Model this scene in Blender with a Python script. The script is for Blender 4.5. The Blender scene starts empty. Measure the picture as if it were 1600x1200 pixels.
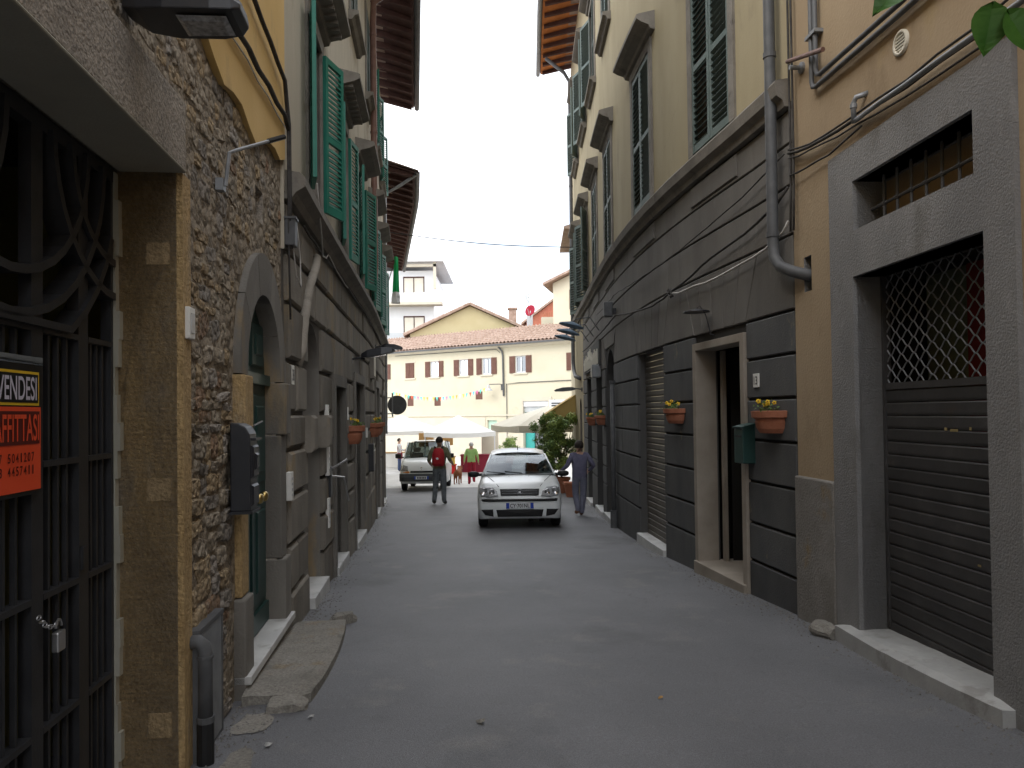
import bpy, bmesh, math, random
from mathutils import Vector, Matrix
random.seed(7)
sc = bpy.context.scene
COL = sc.collection
# ---------------------------------------------------------------- camera
F_PX = 1150.0
pitch, roll = math.radians(1.0), math.radians(0.7)
fw = Vector((0, math.cos(pitch), math.sin(pitch)))
u0 = Vector((0, -math.sin(pitch), math.cos(pitch))); r0 = Vector((1, 0, 0))
cr = r0*math.cos(roll) - u0*math.sin(roll); cu = r0*math.sin(roll) + u0*math.cos(roll)
cam_d = bpy.data.cameras.new('camera'); cam = bpy.data.objects.new('camera', cam_d); COL.objects.link(cam)
cam.matrix_world = Matrix(((cr.x, cu.x, -fw.x, 0), (cr.y, cu.y, -fw.y, 0), (cr.z, cu.z, -fw.z, 1.58), (0, 0, 0, 1)))
cam_d.sensor_width = 36; cam_d.lens = F_PX/1600*36; cam_d.shift_y = 25/1600
cam_d.clip_start = 0.05; cam_d.clip_end = 2000
sc.camera = cam
# ---------------------------------------------------------------- world, sun, exposure
SUN = Vector((-0.75, -0.50, 0.85)).normalized()       # towards the sun
w = bpy.data.worlds.new('World'); sc.world = w; w.use_nodes = True
nt = w.node_tree; nt.nodes.clear()
out = nt.nodes.new('ShaderNodeOutputWorld'); bg = nt.nodes.new('ShaderNodeBackground')
sky = nt.nodes.new('ShaderNodeTexSky'); sky.sky_type = 'NISHITA'; sky.sun_disc = False
sky.sun_elevation = math.asin(SUN.z); sky.sun_rotation = math.atan2(SUN.x, SUN.y)
mix = nt.nodes.new('ShaderNodeMix'); mix.data_type = 'RGBA'
tc = nt.nodes.new('ShaderNodeTexCoord'); nz = nt.nodes.new('ShaderNodeTexNoise'); nz.inputs['Scale'].default_value = 2.2; nz.inputs['Detail'].default_value = 5
rp = nt.nodes.new('ShaderNodeValToRGB'); rp.color_ramp.elements[0].position = 0.36; rp.color_ramp.elements[0].color = (.30, .30, .30, 1)
rp.color_ramp.elements[1].position = 0.55; rp.color_ramp.elements[1].color = (1, 1, 1, 1)
nt.links.new(tc.outputs['Generated'], nz.inputs['Vector']); nt.links.new(nz.outputs['Fac'], rp.inputs['Fac'])
nt.links.new(rp.outputs['Color'], mix.inputs['Factor']); nt.links.new(sky.outputs['Color'], mix.inputs['A'])
mix.inputs['B'].default_value = (11.0, 11.2, 11.6, 1)      # bright thin cloud
nt.links.new(mix.outputs['Result'], bg.inputs['Color']); bg.inputs['Strength'].default_value = 0.12
nt.links.new(bg.outputs[0], out.inputs['Surface'])
sl = bpy.data.lights.new('sun', 'SUN'); sl.energy = 0.6; sl.angle = math.radians(25); sl.color = (1, .96, .9)
so = bpy.data.objects.new('sun', sl); COL.objects.link(so); so.rotation_euler = (-SUN).to_track_quat('-Z', 'Y').to_euler()
vs = sc.view_settings; vs.view_transform = 'Standard'; vs.look = 'None'; vs.exposure = 1.2; vs.gamma = 1.0; vs.use_curve_mapping = False
# ---------------------------------------------------------------- materials
M = {}
def mat(name, c1, c2=None, scale=5.0, rough=.85, bump=.0, bscale=60, metal=0.0, spec=.3, stain=None, stain2=None, stretch=1.0, detail=6, grain=None, vor=None, bdist=.008, objvar=None, cracks=None):
    m = bpy.data.materials.new(name); m.use_nodes = True; t = m.node_tree; N = t.nodes; Lk = t.links
    b = N['Principled BSDF']; b.inputs['Roughness'].default_value = rough; b.inputs['Metallic'].default_value = metal
    b.inputs['Specular IOR Level'].default_value = spec
    M[name] = m
    c1 = tuple(c1)+(1,); c2 = tuple(c2)+(1,) if c2 else c1
    g = N.new('ShaderNodeNewGeometry')
    mp = N.new('ShaderNodeMapping'); mp.inputs['Scale'].default_value = (1, 1, stretch); Lk.new(g.outputs['Position'], mp.inputs['Vector'])
    def noise(s, d=detail, r=.6):
        n = N.new('ShaderNodeTexNoise'); n.inputs['Scale'].default_value = s; n.inputs['Detail'].default_value = d; n.inputs['Roughness'].default_value = r
        Lk.new(mp.outputs[0], n.inputs['Vector']); return n.outputs['Fac']
    def ramp(fac, a, ca, bb, cb):
        r = N.new('ShaderNodeValToRGB'); e = r.color_ramp.elements; e[0].position = a; e[0].color = ca; e[1].position = bb; e[1].color = cb
        Lk.new(fac, r.inputs['Fac']); return r.outputs['Color']
    col = ramp(noise(scale), .32, c1, .68, c2)
    def mixc(fac, a, bcol):
        x = N.new('ShaderNodeMix'); x.data_type = 'RGBA'; Lk.new(fac, x.inputs['Factor']); Lk.new(a, x.inputs['A']); x.inputs['B'].default_value = tuple(bcol)+(1,); return x.outputs['Result']
    for st in (stain, stain2):
        if st:   # (colour, scale, threshold, amount)
            f = ramp(noise(st[1], 8, .65), st[2], (0, 0, 0, 1), st[2]+.10, (st[3],)*3+(1,))
            col = mixc(f, col, st[0])
    if grain:   # (scale, darkest multiplier, brightest multiplier): fine speckle
        gr_ = ramp(noise(grain[0], 2, .7), .30, (grain[1],)*3+(1,), .70, (grain[2],)*3+(1,))
        x = N.new('ShaderNodeMix'); x.data_type = 'RGBA'; x.blend_type = 'MULTIPLY'; x.inputs['Factor'].default_value = 1; Lk.new(col, x.inputs['A']); Lk.new(gr_, x.inputs['B']); col = x.outputs['Result']
    if objvar:   # piece-to-piece tone
        oi = N.new('ShaderNodeObjectInfo'); mr = N.new('ShaderNodeMapRange'); mr.inputs['To Min'].default_value = 1-objvar; mr.inputs['To Max'].default_value = 1+objvar; Lk.new(oi.outputs['Random'], mr.inputs['Value'])
        x = N.new('ShaderNodeMix'); x.data_type = 'RGBA'; x.blend_type = 'MULTIPLY'; x.inputs['Factor'].default_value = 1; Lk.new(col, x.inputs['A']); Lk.new(mr.outputs[0], x.inputs['B']); col = x.outputs['Result']
    if cracks:   # (scale, width, colour): wandering hairline cracks, broken up by noise
        nd = N.new('ShaderNodeTexNoise'); nd.inputs['Scale'].default_value = cracks[0]*3; nd.inputs['Detail'].default_value = 5; Lk.new(g.outputs['Position'], nd.inputs['Vector'])
        va = N.new('ShaderNodeVectorMath'); va.operation = 'MULTIPLY_ADD'; va.inputs[1].default_value = (.5/cracks[0],)*3; Lk.new(nd.outputs['Color'], va.inputs[0]); Lk.new(g.outputs['Position'], va.inputs[2])
        vo = N.new('ShaderNodeTexVoronoi'); vo.feature = 'DISTANCE_TO_EDGE'; vo.inputs['Scale'].default_value = cracks[0]; Lk.new(va.outputs[0], vo.inputs['Vector'])
        f = ramp(vo.outputs['Distance'], 0.0, (1, 1, 1, 1), cracks[1], (0, 0, 0, 1)); br = ramp(noise(cracks[0]*1.3, 3), .57, (0, 0, 0, 1), .66, (.6, .6, .6, 1))
        mm = N.new('ShaderNodeMath'); mm.operation = 'MULTIPLY'; Lk.new(f, mm.inputs[0]); Lk.new(br, mm.inputs[1]); col = mixc(mm.outputs[0], col, cracks[2])
    Lk.new(col, b.inputs['Base Color'])
    if bump:
        n2 = N.new('ShaderNodeTexNoise'); n2.inputs['Scale'].default_value = bscale; n2.inputs['Detail'].default_value = 5; Lk.new(g.outputs['Position'], n2.inputs['Vector'])
        bp = N.new('ShaderNodeBump'); bp.inputs['Strength'].default_value = bump; bp.inputs['Distance'].default_value = bdist
        hgt = n2.outputs['Fac']
        if vor:
            v = N.new('ShaderNodeTexVoronoi'); v.inputs['Scale'].default_value = vor; Lk.new(g.outputs['Position'], v.inputs['Vector'])
            ma = N.new('ShaderNodeMath'); ma.operation = 'MULTIPLY_ADD'; ma.inputs[1].default_value = -1.6; Lk.new(v.outputs['Distance'], ma.inputs[0]); Lk.new(hgt, ma.inputs[2]); hgt = ma.outputs[0]
        Lk.new(hgt, bp.inputs['Height']); Lk.new(bp.outputs[0], b.inputs['Normal'])
    return m
def glassmat(name, tint, base=.12):
    m = bpy.data.materials.new(name); m.use_nodes = True; t = m.node_tree; t.nodes.clear(); M[name] = m
    o = t.nodes.new('ShaderNodeOutputMaterial'); tr = t.nodes.new('ShaderNodeBsdfTransparent'); gl = t.nodes.new('ShaderNodeBsdfGlossy')
    tr.inputs['Color'].default_value = tuple(tint)+(1,); gl.inputs['Roughness'].default_value = .03; gl.inputs['Color'].default_value = (.9, .95, 1, 1)
    lw = t.nodes.new('ShaderNodeFresnel'); lw.inputs['IOR'].default_value = 1.6
    ad = t.nodes.new('ShaderNodeMath'); ad.operation = 'ADD'; ad.use_clamp = True; ad.inputs[1].default_value = base; t.links.new(lw.outputs[0], ad.inputs[0])
    mx = t.nodes.new('ShaderNodeMixShader'); t.links.new(ad.outputs[0], mx.inputs[0]); t.links.new(tr.outputs[0], mx.inputs[1]); t.links.new(gl.outputs[0], mx.inputs[2])
    t.links.new(mx.outputs[0], o.inputs['Surface']); return m
mat('asphalt', (.105, .107, .114), (.148, .149, .157), .7, .60, .6, 170, spec=.55, stain=((.185, .18, .168), 1.7, .57, .55), stain2=((.07, .071, .075), .45, .55, .7), grain=(120, .66, 1.34), bdist=.006, cracks=(.55, .008, (.075, .075, .078)))
mat('sunlit_paving', (.46, .455, .44), (.58, .57, .55), 1.2, .8, .25, 80)  # pale tone paints in the brighter daylight of the square
mat('gravel', (.10, .095, .09), (.26, .25, .23), 30, .95)
mat('rubble_mortar', (.22, .18, .13), (.33, .275, .205), 3.5, .98, 1.0, 32, stain=((.33, .29, .23), 5, .60, .7), stain2=((.20, .12, .06), 3, .66, .5), grain=(40, .65, 1.2), vor=11, bdist=.03)
for i, (a, b) in enumerate([((.23, .19, .138), (.35, .295, .22)), ((.27, .20, .12), (.39, .30, .185)), ((.205, .18, .15), (.31, .275, .235)), ((.21, .135, .085), (.29, .195, .125)), ((.24, .20, .15), (.36, .31, .24))]):
    mat('rubble%d' % i, a, b, 9, .97, 1.0, 40, stain=((.29, .25, .19), 6, .56, .7), grain=(45, .68, 1.2), vor=22, bdist=.02, objvar=.16)
mat('sandstone', (.33, .225, .105), (.47, .33, .16), 2.2, .97, 1.0, 55, stain=((.26, .225, .18), 2.2, .54, .85), stain2=((.24, .14, .05), 3.2, .60, .6), stretch=.4, grain=(55, .72, 1.22), bdist=.014, cracks=(1.1, .006, (.12, .09, .06)))
mat('patch_stone', (.20, .145, .08), (.29, .21, .115), 6, .97, .9, 50, grain=(50, .7, 1.2), bdist=.012)
mat('dark_course', (.125, .117, .106), (.175, .164, .148), 1.5, .92, .35, 45, stain=((.21, .197, .175), 2.2, .58, .6), stain2=((.095, .091, .085), 1.6, .58, .6), stretch=.35, objvar=.10)
mat('lintel_stone', (.22, .195, .165), (.34, .30, .25), 4, .97, .8, 60, grain=(50, .65, 1.25), bdist=.015)
mat('soffit_plaster', (.30, .29, .24), (.37, .36, .30), 2, .95, .2, 80)
mat('yellow_plaster', (.56, .37, .13), (.64, .44, .18), 1.4, .93, .25, 50, stain=((.40, .28, .13), 2.5, .58, .6), stretch=.5)
mat('ochre_plaster', (.33, .245, .155), (.39, .30, .195), 1.1, .94, .4, 45, stain=((.27, .20, .125), 2, .56, .7), stain2=((.40, .30, .145), 1.3, .62, .6), stretch=.5, cracks=(.7, .004, (.20, .15, .09)))
mat('cream_plaster', (.30, .252, .155), (.365, .312, .20), 1.3, .94, .25, 40, stain=((.245, .205, .135), 2.2, .57, .6), stretch=.35, cracks=(.6, .004, (.17, .14, .09)))
mat('beige_plaster', (.40, .36, .28), (.50, .45, .355), 1.3, .94, .3, 40, stain=((.30, .26, .2), 2.4, .55, .7), stretch=.3)
mat('grey_plaster', (.19, .187, .185), (.26, .255, .248), 1.5, .95, .8, 70, stain=((.155, .147, .135), 2, .55, .7), stain2=((.30, .295, .285), 3.5, .62, .5), stretch=.5, cracks=(.9, .005, (.09, .088, .085)))
mat('plinth_plaster', (.17, .155, .135), (.25, .235, .215), 2.5, .96, .9, 50, stain=((.24, .17, .08), 3, .62, .7), stain2=((.10, .095, .09), 4, .62, .6))
mat('dark_render', (.075, .073, .071), (.10, .098, .094), 1.6, .9, .3, 45, stain=((.17, .16, .145), 2.6, .62, .6), stretch=.4)
mat('dark_block', (.072, .073, .075), (.104, .104, .102), 2.2, .88, .4, 60, objvar=.14, stain=((.14, .136, .126), 3.5, .63, .7), stain2=((.36, .30, .17), 2.0, .665, .8), stretch=.6)
mat('groove', (.03, .028, .026), (.045, .042, .038), 4, .95)
mat('grey_block', (.155, .139, .114), (.235, .212, .178), 2.5, .93, .7, 45, objvar=.16, bdist=.012, stain=((.27, .20, .11), 1.5, .57, .8), stain2=((.095, .09, .085), 3.5, .60, .6), stretch=.5)
mat('grey_wall', (.11, .10, .09), (.16, .148, .13), 3, .95, .5, 50)
mat('pietra_serena', (.142, .131, .114), (.20, .187, .165), 2.5, .9, .5, 55, stain=((.30, .21, .10), 1.6, .60, .75), stain2=((.115, .11, .10), 3, .56, .7), stretch=.3, objvar=.12)
mat('trim_stone', (.15, .135, .115), (.225, .205, .175), 3.5, .93, .5, 50, stain=((.10, .09, .08), 4, .58, .7))
mat('trim_pale', (.24, .215, .18), (.34, .31, .265), 4, .93, .6, 50, stain=((.17, .15, .125), 5, .55, .7))
mat('marble', (.46, .46, .45), (.60, .60, .58), 3, .55, .1, 50, stain=((.33, .32, .30), 5, .56, .7))
mat('slab_marble', (.30, .30, .29), (.42, .415, .40), 3, .75, .3, 60, stain=((.22, .21, .195), 4, .56, .7))
mat('slab_stone', (.19, .178, .155), (.285, .267, .235), 2.5, .95, .9, 45, stain=((.26, .19, .10), 2.2, .58, .7), stain2=((.13, .12, .105), 3, .57, .7), bdist=.015, grain=(60, .75, 1.2), cracks=(1.6, .010, (.07, .065, .055)))
mat('doorframe_stone', (.25, .215, .175), (.34, .30, .25), 2.2, .85, .2, 60, stain=((.27, .23, .19), 3, .57, .7))
mat('shutter_green', (.012, .135, .095), (.020, .175, .125), 4, .55, spec=.4)
mat('shutter_teal', (.085, .115, .105), (.12, .155, .142), 3, .65)
mat('door_green', (.012, .040, .036), (.020, .055, .048), 4, .4, spec=.5)
mat('gate_iron', (.030, .031, .034), (.045, .046, .05), 6, .5, .1, 90, metal=.3)
mat('roller', (.050, .048, .048), (.068, .066, .065), 5, .5, .15, 30, stain=((.11, .105, .10), 5, .60, .5), stain2=((.09, .06, .04), 3, .66, .5), objvar=.12)
mat('roller_beige', (.095, .085, .072), (.125, .113, .098), 5, .6)
mat('galv', (.22, .23, .24), (.30, .31, .32), 9, .5, metal=.5)
mat('pipe_dark', (.075, .077, .08), (.11, .112, .115), 8, .55)
mat('pipe_brown', (.14, .075, .055), (.19, .105, .08), 8, .5)
mat('cable', (.035, .032, .03), (.07, .065, .06), 14, .8)
mat('cable_white', (.45, .43, .40), (.55, .53, .5), 10, .7)
mat('black_metal', (.013, .014, .018), (.022, .023, .027), 8, .45, spec=.5)
mat('black_plastic', (.012, .012, .013), (.018, .018, .018), 8, .5)
mat('dark_void', (.015, .014, .013), (.02, .019, .017), 2, 1)  # near-black colour, paints in the shade of rooms and recesses
mat('room_wall', (.16, .15, .06), (.2, .19, .08), 2, .95)
mat('room_red', (.16, .02, .02), (.2, .03, .03), 2, .95); mat('room_green', (.10, .12, .08), (.12, .14, .1), 2, .95)
mat('brass', (.45, .33, .12), (.5, .38, .16), 8, .3, metal=1.0)
mat('steel', (.40, .40, .40), (.5, .5, .5), 10, .35, metal=.9)
mat('white_plastic', (.68, .67, .63), (.74, .73, .69), 8, .5)
mat('terracotta', (.33, .12, .065), (.42, .17, .10), 7, .85, .2, 80)
mat('leaf', (.085, .15, .04), (.15, .23, .065), 9, .6); mat('leaf2', (.18, .25, .06), (.30, .37, .09), 9, .6)
mat('leaf_near', (.03, .10, .012), (.06, .16, .02), 9, .5)
mat('flower', (.70, .42, .02), (.8, .55, .03), 20, .7); mat('flower_dark', (.25, .06, .02), (.3, .09, .03), 20, .7)
mat('bark', (.10, .07, .045), (.16, .12, .08), 12, .95, .5, 60)
mat('wood_brown', (.065, .032, .027), (.10, .05, .042), 6, .8); mat('wood_orange', (.48, .16, .045), (.60, .23, .075), 6, .85)
mat('shutter_brown', (.12, .055, .04), (.16, .08, .06), 3, .7)
mat('far_wall', (.56, .51, .385), (.61, .565, .44), .6, .95, stain=((.52, .45, .31), 1.2, .60, .5)); mat('far_wall2', (.50, .42, .24), (.56, .48, .29), .6, .95)
mat('far_white', (.72, .73, .74), (.78, .78, .78), .5, .9); mat('far_trim', (.55, .50, .40), (.6, .55, .45), 2, .9); mat('far_grey', (.45, .47, .48), (.5, .52, .53), 2, .8)
mat('roof_tile', (.26, .175, .13), (.44, .33, .27), 3.0, .95, stain=((.24, .17, .13), 2, .58, .7)); mat('brick_red', (.42, .14, .09), (.5, .19, .12), 3, .95)
mat('canvas_white', (.80, .80, .79), (.84, .84, .83), 2, .9); mat('canvas_cream', (.66, .62, .52), (.72, .68, .58), 2, .9); mat('awning', (.42, .29, .10), (.48, .34, .13), 2, .9)
mat('paint_white', (.77, .80, .80), (.79, .82, .82), 1, .22, spec=.6); mat('tyre', (.012, .012, .013), (.02, .02, .021), 9, .85)
mat('chrome', (.6, .6, .6), (.7, .7, .7), 5, .15, metal=1.0); mat('lamp_glass', (.16, .165, .17), (.42, .43, .44), 38, .12, spec=.8)
mat('orange_lens', (.65, .22, .03), (.7, .26, .04), 5, .3); mat('plate_blue', (.02, .06, .38), None, 5, .5); mat('plate_white', (.62, .64, .66), None, 5, .5); mat('ink', (.015, .015, .02), None, 5, .7)
mat('bumper_grey', (.055, .06, .065), (.07, .075, .08), 5, .65)
mat('sign_red', (.75, .075, .02), (.78, .09, .03), 3, .35, spec=.5); mat('sign_black', (.012, .012, .012), None, 5, .4); mat('sign_yellow', (.75, .50, .03), None, 5, .4); mat('sign_lilac', (.58, .56, .66), None, 5, .4); mat('sign_ink', (.10, .015, .012), None, 5, .5)
mat('skin', (.50, .30, .21), (.55, .34, .25), 8, .6); mat('hair_dark', (.022, .016, .013), (.04, .03, .025), 40, .7); mat('hair_grey', (.50, .48, .46), (.6, .58, .56), 40, .7)
mat('olive', (.15, .145, .085), (.19, .185, .11), 12, .9, .9, 11, bdist=.035); mat('slate', (.13, .145, .155), (.18, .195, .205), 10, .9, .9, 11, bdist=.035); mat('lime', (.30, .50, .16), (.36, .56, .21), 12, .9, .9, 11, bdist=.035); mat('maroon', (.27, .012, .028), (.33, .02, .04), 12, .85, .9, 11, bdist=.035)
mat('mauve', (.125, .12, .185), (.16, .155, .225), 12, .9, .9, 11, bdist=.035); mat('mauve_trouser', (.15, .155, .21), (.19, .195, .25), 12, .9, .9, 11, bdist=.035); mat('shirt_white', (.72, .73, .75), None, 6, .85); mat('denim', (.05, .08, .17), (.08, .11, .21), 20, .9)
mat('shoe', (.04, .035, .03), (.08, .07, .06), 12, .7); mat('shoe_light', (.35, .34, .32), (.45, .44, .42), 12, .7); mat('rust', (.20, .09, .05), (.27, .13, .07), 12, .9); mat('backpack', (.36, .012, .02), (.44, .025, .03), 12, .75)
mat('dog_fur', (.16, .055, .022), (.25, .095, .04), 14, .85, .4, 80)
for nme, c in (('flag_green', (.01, .33, .10)), ('flag_white', (.75, .75, .75)), ('flag_red', (.6, .03, .03)), ('bunt_yellow', (.80, .60, .08)), ('bunt_orange', (.8, .35, .06)), ('bunt_teal', (.1, .55, .48)), ('bunt_blue', (.1, .4, .75)), ('bunt_pink', (.8, .18, .35)), ('cloth_brown', (.38, .22, .08)), ('cloth_red', (.55, .02, .02)), ('cloth_maroon', (.22, .02, .04)), ('box_yellow', (.6, .42, .10)), ('old_sticker', (.30, .235, .11)), ('teal_door', (.05, .32, .30)), ('pale_green', (.42, .58, .48)), ('blue_lamp', (.12, .17, .22))):
    mat(nme, c, tuple(min(1, x*1.15) for x in c), 5, .8)
glassmat('car_glass', (.26, .30, .30), .0); glassmat('window_glass', (.10, .11, .12), .10); glassmat('film', (.95, .95, .95), .02)
# ---------------------------------------------------------------- helpers
WM = {}
def put(o, parent=None, M4=None):
    M4 = M4 or Matrix.Identity(4)
    COL.objects.link(o); WM[o.name] = M4.copy(); o.matrix_basis = M4
    if parent is not None:
        o.parent = parent; o.matrix_parent_inverse = WM[parent.name].inverted()
    return o
def tag(o, label=None, cat=None, group=None, kind=None):
    if label: o['label'] = label
    if cat: o['category'] = cat
    if group: o['group'] = group
    if kind: o['kind'] = kind
    return o
def thing(name, label, cat, loc=(0, 0, 0), group=None, rotz=0.0):
    o = bpy.data.objects.new(name, None); o.empty_display_size = .1
    put(o, None, Matrix.Translation(Vector(loc)) @ Matrix.Rotation(rotz, 4, 'Z')); return tag(o, label, cat, group)
class MB:
    def __init__(s): s.v = []; s.f = []; s.mi = []; s.mats = []
    def m(s, name):
        if name not in s.mats: s.mats.append(name)
        return s.mats.index(name)
    def add(s, vs, fs, mt=None):
        n = len(s.v); s.v += [tuple(p) for p in vs]; i = s.m(mt) if mt else 0
        for f in fs: s.f.append(tuple(k+n for k in f)); s.mi.append(i)
    def box(s, x0, x1, y0, y1, z0, z1, mt=None, T=None):
        vs = [Vector((x, y, z)) for z in (z0, z1) for y in (y0, y1) for x in (x0, x1)]
        if T: vs = [T @ p for p in vs]
        s.add(vs, [(0, 2, 3, 1), (4, 5, 7, 6), (0, 1, 5, 4), (2, 6, 7, 3), (0, 4, 6, 2), (1, 3, 7, 5)], mt)
    def tube(s, pts, r, n=8, mt=None, caps=True, r2=None):
        pts = [Vector(p) for p in pts]; rings = []; up = Vector((0, 0, 1)); vs = []; fs = []
        L = len(pts); prev = None
        for i, p in enumerate(pts):
            d = (pts[min(i+1, L-1)] - pts[max(i-1, 0)])
            d = d.normalized() if d.length > 1e-9 else Vector((0, 0, 1))
            if prev is None:
                a = d.cross(Vector((0, 0, 1)));
                if a.length < .05: a = d.cross(Vector((0, 1, 0)))
                a.normalize()
            else:
                a = prev - d*prev.dot(d)
                if a.length < 1e-5: a = d.cross(Vector((0, 1, 0)))
                a.normalize()
            prev = a; b = d.cross(a)
            rr = r if not isinstance(r, (list, tuple)) else r[i]
            if r2 is not None: rr = r + (r2-r)*i/max(1, L-1)
            for k in range(n):
                t = 2*math.pi*k/n; vs.append(p + a*(rr*math.cos(t)) + b*(rr*math.sin(t)))
        for i in range(L-1):
            for k in range(n):
                fs.append((i*n+k, i*n+(k+1) % n, (i+1)*n+(k+1) % n, (i+1)*n+k))
        if caps: fs.append(tuple(range(n-1, -1, -1))); fs.append(tuple((L-1)*n+k for k in range(n)))
        s.add(vs, fs, mt)
    def lathe(s, prof, n=16, mt=None, T=None, half=False):
        vs = []; fs = []; m = n+1 if half else n; span = math.pi if half else 2*math.pi
        for (r, z) in prof:
            for k in range(m):
                t = span*k/n; p = Vector((r*math.cos(t), r*math.sin(t), z)); vs.append(T @ p if T else p)
        for i in range(len(prof)-1):
            for k in range(n):
                k2 = k+1 if half else (k+1) % n
                fs.append((i*m+k, i*m+k2, (i+1)*m+k2, (i+1)*m+k))
        s.add(vs, fs, mt)
    def loft(s, rings, mt=None, closed=True, caps=True):
        n = len(rings[0]); vs = [p for r in rings for p in r]; fs = []
        for i in range(len(rings)-1):
            for k in range(n if closed else n-1):
                fs.append((i*n+k, i*n+(k+1) % n, (i+1)*n+(k+1) % n, (i+1)*n+k))
        if caps: fs.append(tuple(range(n-1, -1, -1))); fs.append(tuple((len(rings)-1)*n+k for k in range(n)))
        s.add(vs, fs, mt)
    def mesh(s, name, mt=None):
        me = bpy.data.meshes.new(name); me.from_pydata(s.v, [], s.f); 
        if mt and not s.mats: s.mats = [mt]
        elif mt: s.mats[0] = s.mats[0] or mt
        for k in s.mats: me.materials.append(M[k])
        if len(s.mats) > 1: me.polygons.foreach_set('material_index', s.mi)
        me.update(); return me
    def build(s, name, mt=None, parent=None, M4=None, smooth=False, bevel=0, sub=0):
        me = s.mesh(name, mt)
        if smooth: me.polygons.foreach_set('use_smooth', [True]*len(me.polygons))
        o = bpy.data.objects.new(name, me); put(o, parent, M4)
        if bevel:
            b = o.modifiers.new('b', 'BEVEL'); b.width = bevel; b.segments = 2; b.limit_method = 'ANGLE'
        if sub:
            b = o.modifiers.new('s', 'SUBSURF'); b.levels = sub; b.render_levels = sub
        return o
def inst(name, me, parent, M4): return put(bpy.data.objects.new(name, me), parent, M4)
def text_obj(name, body, size, mt, M4, parent, sx=1.0, ext=0.0, wh=None):
    c = bpy.data.curves.new(name, 'FONT'); c.body = body; c.size = size; c.align_x = 'CENTER'; c.align_y = 'CENTER'; c.extrude = ext; c.offset = size*.012
    t = bpy.data.objects.new(name+'_t', c); COL.objects.link(t)
    dg = bpy.context.evaluated_depsgraph_get(); me = bpy.data.meshes.new_from_object(t.evaluated_get(dg)); 
    bpy.data.objects.remove(t); me.materials.clear(); me.materials.append(M[mt]); me.name = name
    if wh:
        xs_ = [v.co.x for v in me.vertices]; ys_ = [v.co.y for v in me.vertices]
        kx, ky = wh[0]/(max(xs_)-min(xs_)), wh[1]/(max(ys_)-min(ys_)); cx, cy = (max(xs_)+min(xs_))/2, (max(ys_)+min(ys_))/2
        for v in me.vertices: v.co.x = (v.co.x-cx)*kx; v.co.y = (v.co.y-cy)*ky
        sx = 1
    return inst(name, me, parent, M4 @ Matrix.Diagonal((sx, 1, 1, 1)))
def frame(o, X, Z):
    X = X.normalized(); Z = (Z - X*Z.dot(X)).normalized(); Y = Z.cross(X)
    return Matrix(((X.x, Y.x, Z.x, o.x), (X.y, Y.y, Z.y, o.y), (X.z, Y.z, Z.z, o.z), (0, 0, 0, 1)))
def gz(y): return -.045*y if y < 30 else max(-1.42, -1.35-.047*(y-30))
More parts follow.
